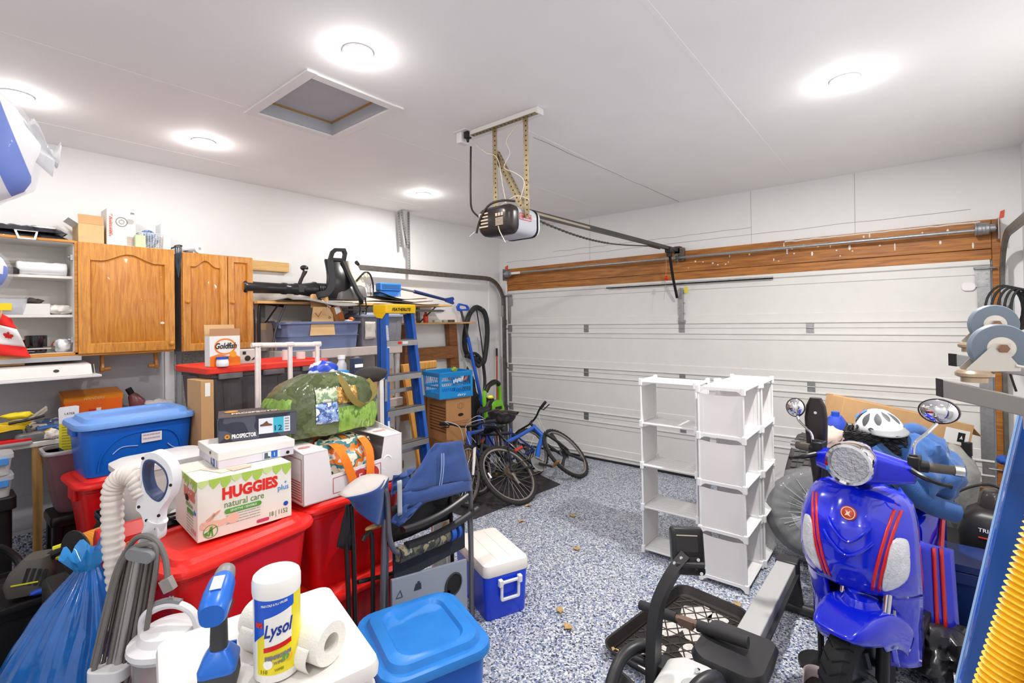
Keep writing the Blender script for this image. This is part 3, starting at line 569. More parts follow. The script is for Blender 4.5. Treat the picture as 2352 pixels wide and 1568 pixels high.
g=G();g.grid(6,10,lambda u,v:(-.02+.06*u,-.03-.04*v*(1-v)*2-.1*(u-.5)*v,-.005-.02*v));g.grid(4,8,lambda u,v:(.10+.01*u,-.03+.035*u*(1-v),-.02-.11*v));g.ob('loose_end',P('milky plastic','#eef0f1',.3),t,solid=.001)
SHINY=P('black bag film','#33343a',.16,var=.3,vs=14,bump=.35,bs=22)
for i,(z,y0,y1,lab)in enumerate(((2.293,.18,.615,'stack of folded black plastic bags, lowest, on the open shelf cabinet'),(2.335,.24,.60,'folded black zip bag with white handle lying on top of the bag stack'))):
 t=th('folded_bag',lab,'bag',(-4.38,0,z))
 g=G();g.grid(22,26,lambda u,v:(-.15+.3*u+.012*nz((u*4,v*4,i)),y0+(y1-y0)*v,.04*(1-(2*u-1)**6)*(1-(2*v-1)**8)*(1+.5*nz((u*3,v*7,i+4),1.6))))
 g.bb(-.14,.14,y0+.01,y1-.01,0,.004);g.ob('bag_body',SHINY,t,ang=60)
 M=T(.15,(y0+y1)/2+.07-.06*(1-i),.025,0,62 if i==0 else 10,0);g=G();a=[(-.02,-.055),(-.02,.055),(.05,.04),(.05,-.04)]
 g.ringprism(a,[(-.012,-.043),(-.012,.043),(.04,.03),(.04,-.03)],.006,M=M);g.ob('white_handle',WHITE,t,bev=.002)
S1,S2,S3=2.063,1.810,1.565
S1,S2=1.548+.515,1.548+.262
WRAP=P('white wrap film','#ecedf0',.22,bump=.25,bs=18)
t=tag(G().grid(26,18,lambda u,v:(.075*cos(2*pi*u)*(1.0 if abs(cos(2*pi*u))<.8 else 1.05),-.115+.23*v,.042+.042*max(-1,min(1,1.35*sin(2*pi*u)))*(1+.12*nz((u*5,v*5,1),2))),wrapu=True).ob('wrapped_bundle',WRAP,ang=60,loc=(-4.345,.485,S1)),'white plastic wrapped bundle on the top shelf of open cabinet','bundle')
g=t.data;bm_=bmesh.new();bm_.from_mesh(g);bmesh.ops.holes_fill(bm_,edges=bm_.edges);bm_.to_mesh(g);bm_.free()
t=th('black_case','flat black case with white marks at left of the top open shelf','case',(-4.33,.30,S1));g=G();g.loft([rr(.16,.16,.02,3,z)for z in(0,.03)]+[rr(.14,.14,.02,3,.04)]);g.ob('case_body',BLACK,t,bev=.002)
g=G()
for i in range(3):g.ball((.081,-.03+.02*i,.018),(.001,.007,.005),8)
g.ob('white_mark',WHITEINK,t,stuff=True)
t=tag(G().bb(-.004,.004,-.045,.045,0,.1).ob('photo_card',cells('grey photo print',['#5d5a57','#8d8984','#b9b5ae','#46433f'],40,.5,stretch=(1,.5,1.6)),ang=0,loc=(-4.46,.37,S1)),'grey printed card standing at the back of the top shelf','card')
t=th('plastic_bin','clear plastic bin with yellow label on the middle open shelf','bin',(-4.34,.335,S2));g=G();g.loft([rr(.15,.14,.015,3,0),rr(.17,.16,.015,3,.1),rr(.18,.17,.015,3,.104),rr(.16,.15,.015,3,.1),rr(.14,.13,.015,3,.004)]);g.ob('bin_body',P('clear tub','#dfe2e8',.2,alpha=.55),t)
flat(t,face((.08,-.02,.045),EY,EZ,.005),rect(-.03,.03,-.018,.025),YELLOWINK,'yellow_label');wad('bin_contents',cells('mixed scraps',['#d8d8dc','#c9a86a','#9fb0c9','#e9e4da'],50,.6),t,(.06,.055,.035),(0,0,.04),5)
t=tag(G().loft([rr(.13,.125,.002,1,z)for z in(0,.07)]).ob('white_box',PAPER,loc=(-4.33,.455,S2),bev=.001),'plain white box on the middle open shelf between bin and papers','box')
t=tag(wad('dark_glove',P('dark cloth','#4b4244',.8),None,(.05,.05,.02),(0,0,.018),8,.4,loc=(-4.36,.44,S2+.0705)),'dark crumpled glove lying on the white box','glove')
t=tag(wad('paper_bundle',P('crumpled paper','#e6e2dc',.7),None,(.06,.065,.034),(0,0,.031),11,.35,loc=(-4.32,.57,S2)),'bundle of crumpled white papers at right of middle open shelf','papers')
t=th('black_pot','glossy black cylindrical pot on the bottom open shelf','pot',(-4.31,.455,S3));g=G();g.lathe([(.048,0),(.052,.01),(.054,.11),(.05,.113),(.048,.02),(.001,.012)],28,cap=False);g.ob('pot_body',P('gloss black','#17171a',.1,coat=.5),t)
t=th('red_cup','red cup half hidden behind the black pot on bottom shelf','cup',(-4.36,.375,S3));g=G();g.lathe([(.03,0),(.036,.085),(.033,.085),(.028,.008),(.001,.006)],24,cap=False);g.ob('cup_body',RED,t)
t=tag(wad('white_bag',WRAP,None,(.05,.04,.046),(0,0,.042),21,.35,loc=(-4.30,.578,S3)),'crumpled white plastic bag at right end of bottom open shelf','bag')
t=tag(G().lathe([(.022,0),(.026,.006),(.022,.012),(.016,.012),(.016,0)],18,M=T(0,0,.02,60,0,20)).ob('orange_ring',P('orange plastic','#ef7a1a',.4),loc=(-4.37,.555,S3+.03)),'small orange plastic ring among clutter on the bottom shelf','ring')
SLAT=[('#3a3a3c',-4.27,.32,6),('#8f8f92',-4.255,.36,9),('#2a2a2c',-4.29,.42,3),('#c9c4bd',-4.25,.45,12),('#5b5754',-4.275,.48,-6)]
for i,(c,x,y,a)in enumerate(SLAT):
 tag(G().box(0,0,.004,.018,.2-.02*i,.008).ob('trim_strip',P('strip %d'%i,c,.4),ang=0,bev=.002,loc=(x,y,S3+.0005+.0085*i)),['black','mid grey','near black','cream','brown grey'][i]+' flat strip lying at the front of the bottom open shelf','strip','flat strips on the bottom shelf').rotation_euler.z=rad(a)
t=th('hand_flag','red and white maple leaf hand flag leaning at the left edge of bottom open shelf','flag',(-4.23,.30,1.565))
g=G();g.cyl((0,-.06,-.005),(.0,.0,.27),.004,n=8);g.ob('stick',PINE2,t)
def flagpt(u,v):return(.012+.012*sin(u*9+v*3)+.02*v,.0+.11*v*(.35+.75*(1-u))-.06*(1-u)*(1-v),.25-.24*(1-u)*1.0-.03*v)
for a,b,m in((0,.27,RED),(.27,.73,P('flag white','#f1eeec',.8)),(.73,1,P('flag red','#dc2420',.8))):
 g=G();g.grid(8,8,lambda u,v:flagpt(a+(b-a)*u,v));g.ob('flag_band',P('flag red','#dc2420',.8)if m is RED else m,t,solid=.0012)
leaf=[(0,-.5),(.03,-.25),(.3,-.3),(.25,-.18),(.5,.1),(.42,.14),(.45,.3),(.28,.26),(.25,.34),(.1,.16),(.14,.48),(.06,.44),(0,.6)]
leaf=leaf+[(-x,y)for x,y in leaf[-2:0:-1]]
g=G();
for sd in(1,):
 vs=[V(flagpt(.5+.2*y,.5+.42*x))+V((.003,0,0))for x,y in leaf];g.add([tuple(v)for v in vs]+[tuple(v+V((.0012,0,0)))for v in vs],[tuple(range(len(leaf))),tuple(range(len(leaf),2*len(leaf)))[::-1]])
g.ob('maple_leaf',P('flag red','#dc2420'),t,ang=0)
BZ=1.05
t=th('orange_shoe_box','orange shoe box with lid ajar on the workbench','shoe box',(-4.385,.738,BZ+.055))
ORB=P('orange card','#e8650a',.55);ORL=P('orange lid card','#e58a1f',.4)
open_box(.17,.30,.125,.003).ob('box_body',ORB,t,ang=0)
g=open_box(.18,.31,.045,.003);g.v=[tuple(T(0,0,.172,0,9,0)@V((x,y,-z+.0)))for x,y,z in g.v];l=g.ob('lid',ORL,t,ang=0)
text('WANDERS',.024,P('pale gold','#f3c98a',.5),t,T(0,0,.172,0,9,0)@face((.0905,0,-.022),EY,EZ),fit=.11,shear=.3)
flat(t,face((.085,-.03,.045),EY,EZ),rect(-.0,.035,-.03,.02),P('tag red','#d22a18',.6),'label');flat(t,face((.085,.01,.045),EY,EZ),rect(.0,.025,-.03,.025),PAPER,'label')
tag(G().loft([rr(.2,.34,.01,2,z)for z in(0,.054)]).ob('tool_tray',P('grey tray','#b9b4ae',.6),loc=(-4.40,.74,BZ),bev=.003),'grey tray beneath the orange shoe box on the workbench','tray')
t=th('yellow_extension_cord','coiled yellow extension cord at left end of the workbench','cord',(-4.08,.29,BZ+.085))
for k in range(5):
 g=G();g.tube([(.045*cos(a*.2618),(.1+.004*k)*sin(a*.2618),.008*k+.004*sin(a+k))for a in range(24)],.006,7,close=True);g.ob('coil',P('yellow cable','#e9c416',.5),t)
g=G();g.tube(spl([(.05,.02,.04),(.06,.1,.05),(.03,.17,.06)],6),.008,8);g.ob('cord_end',BLACK,t)
def stack_item(name,lab,cat,loc,rz,m,w,d,h,r=.006,**k):
 return tag(G().loft([rr(w,d,r,3,z)for z in(0,h*.85)]+[rr(w*.9,d*.96,r,3,h)]).ob(name,m,loc=loc,bev=.001,**k),lab,cat)
def stick(name,lab,cat,p,q,r,m,r2=None,n=10,flatk=None):
 p,q=V(p),V(q);o=th(name,lab,cat,p);g=G();g.cyl((0,0,0),q-p,r,r2,n=n);g.ob('shaft',m,o);return o
DKGREY=P('charcoal rubber','#4a4a4c',.55)
t=th('sanding_pad','grey rounded sanding block with short handle at the bench edge','tool',(-4.05,.40,BZ));g=G();g.loft([rr(.05,.13,.02,5,0),rr(.056,.14,.022,5,.02),rr(.05,.13,.02,5,.045),rr(.03,.1,.014,5,.056)]);g.ob('pad',P('smoke grey pad','#6e6c6d',.3),t);g=G();g.cyl((0,0,.05),(-.02,-.02,.11),.012,n=12);g.ob('stub_handle',DKGREY,t)
stack_item('red_toolcase','flat red tool case under the yellow cord coil','case',(-4.1,.32,BZ),8,RED,.16,.17,.03)
stack_item('grey_toolcase','dark grey tool case between the red case and the yellow cord','case',(-4.12,.29,BZ+.031),8,DARK,.15,.16,.05)
stack_item('grey_trowel','grey trowel blade overhanging the bench edge','trowel',(-4.0,.335,BZ),0,GREY,.05,.14,.012)
t=tag(wad('canvas_glove',P('beige canvas','#d8cdbd',.9,bump=.3,bs=90),None,(.07,.11,.055),(0,0,.05),2,.35,loc=(-4.27,.34,BZ)),'beige canvas work glove lying near the wall on the bench','glove')
t=tag(G().grid(8,14,lambda u,v:(.04*(u-.5)*(1-.4*v),.0+.13*v,.05+.11*v+.012*sin(u*9)),0).ob('glove_cuff',P('beige canvas','#d8cdbd'),ang=60,solid=.012,loc=(-4.28,.37,BZ)),'upright beige cuff of a second glove behind the first','glove')
for i,(nm,lab,p,q,r,c)in enumerate((('garden_shears','long blue handled shears lying towards the orange box',(-4.16,.46,1.085),(-4.22,.92,1.13),.009,'#23528f'),('hand_saw','dark blue handled saw across the bench clutter',(-4.09,.45,1.075),(-4.15,.88,1.115),.008,'#2f3a55'),('steel_rod','grey steel rod across the bench clutter',(-4.24,.42,1.11),(-4.27,.86,1.14),.006,'#8d9097'),('grey_bar','pale grey bar lying under the blue handles',(-4.13,.40,1.065),(-4.08,.62,1.09),.008,'#aeb1b8'),('teal_scraper','bright cyan handled scraper near the papers on the bench',(-4.04,.515,1.078),(-4.06,.61,1.098),.012,'#2f9fd0'),('yellow_pliers','yellow handled pliers beside the sanding block',(-4.12,.44,1.065),(-4.09,.50,1.105),.012,'#e8b71e'),('red_snips','red handled snips between the pliers and scraper',(-4.06,.475,1.06),(-4.07,.53,1.085),.012,'#e2483b'),('blue_level','blue spirit level leaning along the bench clutter',(-4.19,.5,1.10),(-4.24,.98,1.135),.012,'#3a73b8'),('black_strap','black webbing strap at the foot of the orange box',(-4.23,.60,1.13),(-4.27,1.0,1.15),.01,'#26262a'))):
 t=stick(nm,lab,'tool',p,q,r,P('tool '+nm,c,.4),r*.7)
 d=(V(q)-V(p));g=G();g.cyl(d*-.12,d*.02,r*1.5,r*1.3,n=8);g.ob('grip',P('grip '+nm,c,.6)if i%2 else DKGREY,t)
t=tag(wad('blue_rag',cells('blue cloth print',['#2f4f86','#44689f','#2a3d66','#7f9cc4'],40,.85),None,(.06,.13,.03),(0,0,.027),5,.5,loc=(-4.14,.60,BZ)),'crumpled blue rag under the tools on the bench','rag')
t=tag(wad('yellow_glove',P('yellow rubber','#e6d01e',.5),None,(.03,.07,.02),(0,0,.018),9,.3,loc=(-4.12,.355,1.186)),'yellow rubber glove draped over the yellow cord','glove')
t=tag(G().loft([rr(.15,.16,.002,1,z)for z in(0,.022)]).ob('paper_stack',PAPER,loc=(-4.08,.60,BZ),bev=.001),'stack of white paper sheets on the bench behind the yellow packet','papers')
t=tag(wad('white_rag',P('off white cloth','#ded7cd',.9),None,(.03,.04,.03),(0,0,.026),13,.5,loc=(-4.035,.495,BZ)),'small off white rag at the bench edge','rag')
t=th('spray_bottle','burgundy squeeze bottle with black cap lying by the orange box','bottle',(-4.36,1.02,BZ+.09));g=G();g.lathe([(.03,0),(.045,.02),(.05,.08),(.03,.14),(.014,.16)],20,M=T(0,0,-.04,25,0,0));g.ob('bottle_body',P('maroon plastic','#7c4a4d',.25),t);g=G();g.cyl((0,-.066,.1),(0,-.085,.14),.02,n=14);g.ob('cap',BLACK,t)
tag(wad('plastic_wrap',P('clear crinkled film','#dcd7dc',.1,alpha=.6,bump=.4,bs=25),None,(.08,.1,.07),(0,0,.065),17,.4,loc=(-4.30,1.10,BZ)),'crinkled clear plastic bag behind the blue bin lid','bag')
tag(wad('tool_pile',cells('mixed tools',['#2b3550','#8f9299','#40577f','#d8cfc0','#5d6068'],9,.5,kind='noise',noisy=3),None,(.09,.2,.05),(0,0,.042),31,.35,loc=(-4.30,.52,BZ)),'low heap of mixed small tools and rags behind the tool handles','heap',kind='stuff')
def tote(t,w,d,h,r,body,lid=None,taper=.86,lidh=.03,over=.02,handles=True,hollow=False,ribs=0,lidz=None):
 """storage bin standing on z=0: w along x, d along y"""
 g=G();rings=[rr(w*taper,d*(taper+.04),r*.8,4,0),rr(w*taper+.004,d*(taper+.04)+.004,r*.8,4,.01),rr(w*.975,d*.985,r,4,h*.86),rr(w*.975,d*.985,r,4,h*.9),rr(w,d,r,4,h*.91),rr(w,d,r,4,h)]
 if hollow:rings+=[rr(w-.012,d-.012,r,4,h),rr(w*.96,d*.97,r,4,h*.85),rr(w*taper-.01,d*taper,r*.7,4,.008)]
 g.loft(rings);b=g.ob('body',body,t,ang=40)
 if handles:
  for s in(-1,1):
   g=G();g.loft([rr(.13*(1 if w>.3 else .8),.03,.012,3,z,0,s*(d/2-.0))for z in(h*.78,h*.93)]);g.ob('handle',body,t,ang=40,bev=.003)
 if ribs:
  for i in range(ribs):
   y=-d*.38+d*.76*i/(ribs-1)
   for s in(-1,1):g=G();g.loft([[(s*(w*k/2-.004)+dx*s,y*(taper+.04 if z<.1 else 1)+dy,z)for dx,dy in((-.01,-.03),(.008,-.02),(.008,.02),(-.01,.03))]for z,k in((.02,taper+.005),(h*.85,.975))]);g.ob('rib',body,t,ang=30)
 if lid:
  g=G();z=lidz or h;o=over
  g.loft([rr(w+2*o,d+2*o,r+o,5,z-lidh*.5),rr(w+2*o+.004,d+2*o+.004,r+o,5,z-lidh*.1),rr(w+2*o-.006,d+2*o-.006,r+o,5,z+lidh*.3),rr(w-.03,d-.03,r,5,z+lidh*.38),rr(w-.05,d-.055,r,5,z+lidh*.95),rr(w-.06,d-.07,r,5,z+lidh),rr(w-.12,d-.14,r,5,z+lidh),rr(w-.135,d-.16,r,5,z+lidh*.65)])
  g.ob('lid',lid,t,ang=40)
 return b
t=th('plastic_shelf','beige grey plastic shelf unit against the left wall behind the blue stepladder','shelf unit',(-4.27,2.53,0))
PS=P('beige grey plastic','#c9bdb6',.5);PS2=P('pale post plastic','#c4c1c0',.45)
for z,nm in((1.495,'shelf_board'),(.95,'shelf_board'),(.30,'shelf_board')):
 g=G();g.loft([rr(.42,1.25,.03,3,z-.085),rr(.43,1.26,.03,3,z-.08),rr(.43,1.26,.03,3,z)]);g.ob(nm,PS,t,ang=40,bev=.004)
 if z>1.4:g=G();g.bb(.2155,.218,-.62,-.28,z-.082,z-.003);g.ob('grey_patch',P('grey patch','#8d8b90',.6),t,ang=0,label='grey stretch of the front edge')  # greyer strip over part of the front edge
for x in(-.17,.165):
 for y in(-.58,.1 if x>0 else 0,.58):
  g=G()
  for a,b in((.0,.215),(.3,.865),(.95,1.41)):g.cyl((x,y,a),(x,y,b),.028,n=16)
  g.ob('post',PS2,t)
  g=G();g.cyl((x,y,1.36),(x,y,1.41),.033,n=16);g.ob('post_collar',PS2,t)
def simplebox(name,lab,cat,loc,rz,w,d,h,m,seam=True):
 t=th(name,lab,cat,loc,rz);carton(t,w,d,h,m)
 if seam:
  g=G();g.bb(-w/2-.0006,w/2+.0006,-.022,.022,h*.75,h+.0008);g.ob('tape',P('packing tape','#c9a878'),t,ang=0)
 return t
simplebox('cardboard_carton','brown carton on the lower plastic shelf seen between ladder steps','box',(-4.25,2.85,.951),0,.3,.4,.3,CARD)
simplebox('cardboard_carton','brown carton low on the plastic shelf behind ladder, with dark print','box',(-4.24,2.8,.301),0,.3,.5,.35,P('dull cardboard','#a87f58',.85))
t=tag(G().bb(-.13,.13,-.17,.17,0,.014).ob('papers',PAPER,ang=0,loc=(-4.23,2.85,1.252)),'white papers lying on the carton behind the ladder','papers')
t=th('slate_bin','slate blue open plastic bin full of cardboard on the grey plastic shelf','bin',(-4.23,2.30,1.496))
SLATE=P('slate blue plastic','#7583a8',.4)
tote(t,.36,.70,.245,.03,SLATE,hollow=True,taper=.88)
g=G();g.loft([rr(.385,.725,.04,4,.225),rr(.39,.73,.04,4,.23),rr(.385,.725,.04,4,.248),rr(.36,.70,.03,4,.248),rr(.36,.70,.03,4,.226)]);g.ob('rim',SLATE,t)
g=G();g.loft([rr(.352,.692,.03,4,z)for z in(.118,.122)]);g.ob('body_ridge',SLATE,t)
t=th('amazon_style_carton','flattened tan carton with upside-down 28 sticking out of the slate bin','box',(-4.045,2.27,1.62));t.name='folded_carton'
g=G();g.prism([(-.13,0),(.11,0),(.095,.255),(-.085,.255)],.006,M=face((0,0,0),EY,V((-.1,0,1))));g.ob('front_panel',CARD2,t,ang=0)
g=G();g.prism([(-.085,.252),(.095,.252),(.09,.37),(.07,.38),(-.06,.38),(-.078,.37)],.005,M=face((0,0,0),EY,V((-.2,0,1)),-.01));g.ob('top_flap',P('tan flap','#cfa06c',.85),t,ang=0)
FM=lambda x,y,o=.009:face((0,0,0),EY,V((-.1,0,1)),o)@Matrix.Translation((x,y,0))
text('28',.05,P('stamp ink','#4a3a2b',.7),t,face((0,0,0),EY,V((-.2,0,1)),.0)@Matrix.Translation((.01,.315,.002))@Matrix.Rotation(pi,4,'Z'))
g=G();g.tube([(-.07,.2,0),(-.045,.165,0),(-.01,.215,0)],.004,4,M=FM(0,0));g.ob('tick_print',P('brown stamp','#a0693f',.7),t,ang=0)
text('u',.05,P('stamp ink','#4a3a2b'),t,FM(.06,.16)@Matrix.Rotation(rad(60),4,'Z'))
g=G();g.bb(.0,.03,.18,.24,0,.001,M=FM(0,0));g.ob('glossy_tape',P('packing tape','#c9a878'),t,ang=0)
t=th('small_carton','small open brown carton with white shipping label tilted in slate bin','box',(-4.13,2.44,1.735),20)
g=open_box(.12,.12,.17);g.v=[tuple(T(0,0,0,22,0,0)@V(p))for p in g.v];g.ob('box_body',P('brown carton','#a5713f',.85),t,ang=0)
flat(t,T(0,0,0,22,0,0)@face((.06,.0,.12),EY,EZ),rect(-.035,.035,-.03,.035),PAPER,'shipping_label');flat(t,T(0,0,0,22,0,0)@face((.061,.02,.06),EY,EZ),rect(-.03,.03,-.03,.02),P('orange print','#c9602c',.6),'orange_print')
tag(G().ball((0,0,.025),.025,18).ob('orange_ball',P('orange ball','#e8802c',.5),loc=(-4.10,2.585,1.735)),'small orange ball at the right end of the slate bin','ball')
tag(wad('pink_toy',P('pale pink cloth','#e3c6c8',.8),None,(.04,.05,.025),(0,0,.022),4,.4,loc=(-4.11,2.55,1.713)),'pale pink soft bundle beneath the orange ball','bundle')
tag(wad('black_cloth',P('black cloth','#2b2828',.85),None,(.1,.11,.09),(0,0,.08),6,.35,loc=(-4.24,2.50,1.63)),'dark crumpled cloth inside slate bin beside small carton','cloth')
t=th('grey_tote','grey lidded tote with torn clear label at right end of plastic shelf','tote',(-4.25,2.93,1.496))
tote(t,.36,.5,.30,.03,P('mid grey plastic','#85858d',.45),P('grey blue lid','#8c93a8',.45),taper=.88,lidh=.03,over=.012,ribs=2)
g=G();g.grid(8,8,lambda u,v:(.185+.012*nz((u*4,v*4,2),2),-.22+.12*u,.07+.17*v+.01*nz((u*5,v,1),2)));g.ob('torn_label',P('torn label','#d8cfc8',.6),t,solid=.001)
t=th('black_tube_frame','black bent metal tube frame standing at the left end of plastic shelf','frame',(-4.22,1.80,1.496))
g=G();g.tube(spl([(.02,-.02,0),(.02,-.02,.2),(.02,-.015,.37),(0,.03,.405),(-.1,.25,.39)],6),.013,8);g.ob('tube',BLACK,t)
g=G();g.tube(spl([(.03,.20,.40),(.03,.12,.2),(.035,.09,.08),(.04,.03,-.0)],6),.009,6);g.ob('strap',DKGREY,t)
g=G();g.tube(spl([(.0,-.05,0),(.0,-.045,.2),(.0,-.05,.36)],4),.006,6);g.ob('rod',P('dark brown rod','#3a2f2b',.5),t)
simplebox('cardboard_carton','dusty pinkish carton on plastic shelf behind the slate bin','box',(-4.38,2.08,1.496),0,.15,.24,.26,P('pinkish carton','#b8a49a',.85))
simplebox('cardboard_carton','dull carton squeezed at far left of the plastic shelf behind the tube frame','box',(-4.38,1.865,1.496),0,.14,.17,.24,P('grey brown carton','#a08c7f',.85))
t=th('wooden_shelf','long wooden wall shelf high on the left wall carrying the backpack blower','shelf',(-4.345,2.85,1.90))
g=G();g.bb(-.19,.19,-1.1,1.11,0,.022);g.ob('shelf_board',PINE2,t,bev=.002)
for y in(-.9,.0,.9):g=G();g.bb(-.19,-.17,y-.02,y+.02,-.2,0);g.tube([(-.17,y,-.19),(.13,y,-.005)],.008,6);g.ob('bracket',DKSTEEL,t,ang=0)
g=G();g.cyl((.15,-.3,-.045),(.15,1.0,-.05),.012,n=10);g.ob('hanging_rod',P('grey rod','#7d7d80',.3,metal=.6),t)
HZ=1.923
t=th('rubber_mat','grey ribbed rubber mat folded on wooden shelf under the blower tube','mat',(-4.22,2.3,HZ))
g=G();g.grid(14,30,lambda u,v:(-.12+.33*u,-.32+.62*v,.012+.02*sin(v*5+u)*u+.018*u*(1-v)-.012*u*u-.09*max(0,u-.72)));g.ob('mat_sheet',P('ribbed grey rubber','#8d8b87',.7,bump=.5,bs=140),t,solid=.008)
g=G();g.grid(6,16,lambda u,v:(-.1+.2*u,-.4+.45*v,.004+.01*v));g.ob('under_mat',P('dark rubber mat','#5a534e',.7),t,solid=.006)
g=G();g.tube(spl([(.16,.02,-.0),(.17,.015,-.05),(.165,.02,-.09)],4),.004,5);g.tube(spl([(.15,-.03,.01),(.18,.04,-.05)],4),.008,6);g.ob('frayed_cord',P('cream cord','#d8cbb4',.8),t,stuff=True)
t=th('backpack_blower','black backpack leaf blower lying on the wooden shelf with its tube to the left','leaf blower',(-4.24,2.2,HZ+.03))
BB=P('blower black','#232325',.32,var=.1)
zc=.085
g=G();yy=[(-.535,.052),(-.52,.058),(-.50,.05),(-.22,.045),(-.20,.052),(-.17,.052),(-.16,.046),(-.1,.047),(-.09,.054),(-.06,.054),(-.05,.05),(.07,.066),(.08,.074),(.10,.074)]
M=T(0,0,zc,-90,0,0)
g.lathe([(r,y)for y,r in yy],28,M=M,cap=False);g.lathe([(.046,-.53),(.04,-.3),(.001,-.29)],28,M=M,cap=False);g.lathe([(.052,-.535),(.046,-.53)],28,M=M,cap=False);g.ob('blower_tube',BB,t,ang=40)
g=G();g.lathe([((.066 if i%2 else .056),.10+.0105*i)for i in range(18)],24,M=M);g.ob('flex_bellows',BB,t,ang=60)
g=G();g.tube(spl([(.0,-.045,zc+.05),(0,-.03,zc+.09),(0,.0,zc+.15),(0,.01,zc+.17)],4),[.016,.017,.016,.016,.016,.015,.016,.018,.019,.02,.02,.02,.02],10);g.ball((.0,.0,zc+.195),(.024,.038,.026),14);g.ob('control_handle',BB,t)
g=G();g.bb(.02,.026,-.01,.02,zc+.165,zc+.18);g.ob('trigger',P('silver','#c9c7c4',.4),t,bev=.002)
g=G();g.bb(.046,.056,-.08,-.03,zc-.03,zc+.03);g.ob('clamp',DARK,t,bev=.003)
g=G();n=14
def bp(u,v):return(.07+.05*sin(pi*v)-.06*v+.02*cos(4*(u-.5)),.30+(u-.5)*(.30-.09*v),.01+.36*v)
g.grid(10,16,bp);g.ob('back_panel',BB,t,solid=.03,ang=50)
g=G();o_=[(.33,.36),(.44,.40),(.50,.43),(.52,.41),(.49,.30),(.35,.30)];g.ringprism([(.26,.31),(.29,.40),(.33,.435),(.44,.445),(.46,.40),(.44,.31)],[(.31,.345),(.325,.385),(.35,.405),(.41,.41),(.42,.385),(.41,.345)],.03,M=face((.03,-.055,.05),EY,EZ,0));g.ob('carry_handle',BB,t,bev=.005)
for k,(pts,w)in enumerate((([(.06,.22,.36),(.10,.205,.26),(.15,.19,.14),(.16,.13,.05),(.14,.06,.03),(.1,.08,.0)],.03),([(.06,.36,.36),(.10,.38,.26),(.15,.40,.16),(.17,.44,.06),(.15,.5,.0),(.10,.52,-.02)],.03))):
 g=G();g.tube(spl(pts,6),.03,6,sq=(.028,.012)if k else(.028,.012));g.ob('shoulder_strap',P('padded strap','#2f2f32',.8,bump=.2,bs=200),t,ang=50)
for y in(.46,.53):g=G();g.tube(spl([(.15,y,.02),(.165,y+.005,-.08),(.16,y,-.15)],4),.007,5);g.ob('loose_strap',BLACK,t)
g=G();g.loft([rr(.16,.20,.03,4,.13+z,0,.50)for z in(0,.02)]+[rr(.15,.16,.04,4,.26,0,.49),rr(.12,.12,.04,4,.34,0,.47),rr(.08,.08,.03,4,.38,0,.46)]);g.ob('fuel_tank',P('milky tank','#e3dfcf',.35),t,ang=50)
g=G();g.cyl((.03,.50,.345),(.045,.53,.37),.026,n=18);g.ob('fuel_cap',BLACK,t)
g=G();g.loft([rr(.26,.34,.05,4,-.005,-.01,.42),rr(.27,.36,.06,4,.05,-.01,.42),rr(.24,.34,.06,4,.12,-.01,.42),rr(.2,.26,.05,4,.14,-.01,.43)]);g.ob('engine_housing',P('engine grey','#6e6d6c',.4),t,ang=50)
g=G();g.tube(spl([(.1,.47,.18),(.11,.56,.27),(.11,.62,.25),(.1,.66,.15),(.09,.665,.06)],6),.009,8);g.ob('frame_tube',BLACK,t)
g=G();g.tube(spl([(.1,.55,.25),(.105,.585,.22),(.1,.6,.28)],5),.004,5);g.ob('fuel_line',P('yellow line','#d3cf5e',.4),t)
g=G()
for i in range(6):g.tube(spl([(.02+.03*i%.1,.585+.012*i,.16),(.1,.59+.012*i,.12),(.105,.59+.012*i,.04)],3),.004,4)
g.ob('fin',STEEL,t,stuff=True)
t=th('black_mat_stack','dark flexible mats stacked on wooden shelf under the blue brush','mats',(-4.25,3.3,HZ))
for i in range(3):
 g=G();g.grid(8,22,lambda u,v:(-.12+.24*u,-.42+(.85-.12*i)*v+.03*i,.006+.022*i+.03*(1-v)**3*(i+1)*.6+.012*sin(6*v+i)));g.ob('mat_sheet',P('mat %d'%i,['#6a625a','#2a2a2b','#3a3a3c'][i],.6),t,solid=.006)
t=th('snow_brush','blue snow brush lying on the wooden shelf with its handle to the right','snow brush',(-4.2,3.09,HZ+.105))
SB=P('brush blue','#2f7ad0',.45)
g=G();g.loft([rr(.09,.27,.015,3,z)for z in(.03,.10)]+[rr(.07,.25,.012,3,.108)]);g.ob('brush_head',SB,t,bev=.003)
g=G();g.bb(.0455,.047,-.11,.11,.045,.09);g.ob('head_panel',P('dark panel blue','#285a94',.5),t,ang=0)
g=G()
for i in range(26):
 for j in range(4):y=-.125+.25*i/25;x=-.035+.023*j;g.cyl((x,y,.03),(x*1.2,y*1.06-.01,-.03),.004,n=4,cap=False)
g.ob('bristle',SB,t,ang=0,stuff=True)
g=G();g.cyl((0,.13,.06),(0,.36,.03),.012,n=12);g.ob('shaft',ALU,t)
g=G();g.cyl((0,.34,.033),(0,.82,-.05),.02,.016,n=12);g.ob('foam_grip',P('navy foam','#223366',.8,bump=.2),t)
g=G();g.prism([(.80,.02),(.92,.04),(.94,.015),(.92,-.01),(.94,-.035),(.92,-.05),(.80,-.02)],.02,M=Matrix.Translation((-.01,0,-.05))@Matrix(((0,0,1,0),(1,0,0,0),(0,1,0,0),(0,0,0,1))));g.ob('ice_scraper',P('scraper blue','#1f3f8f',.4),t,bev=.002)
t=th('wood_bracket_frame','brown stained wooden shelf frame on left wall behind the milk crate','frame',(-4.46,4.05,0))
g=G();g.bb(-.08,.12,-.6,.5,1.695,1.715);g.ob('ledge',PINE2,t,bev=.002)
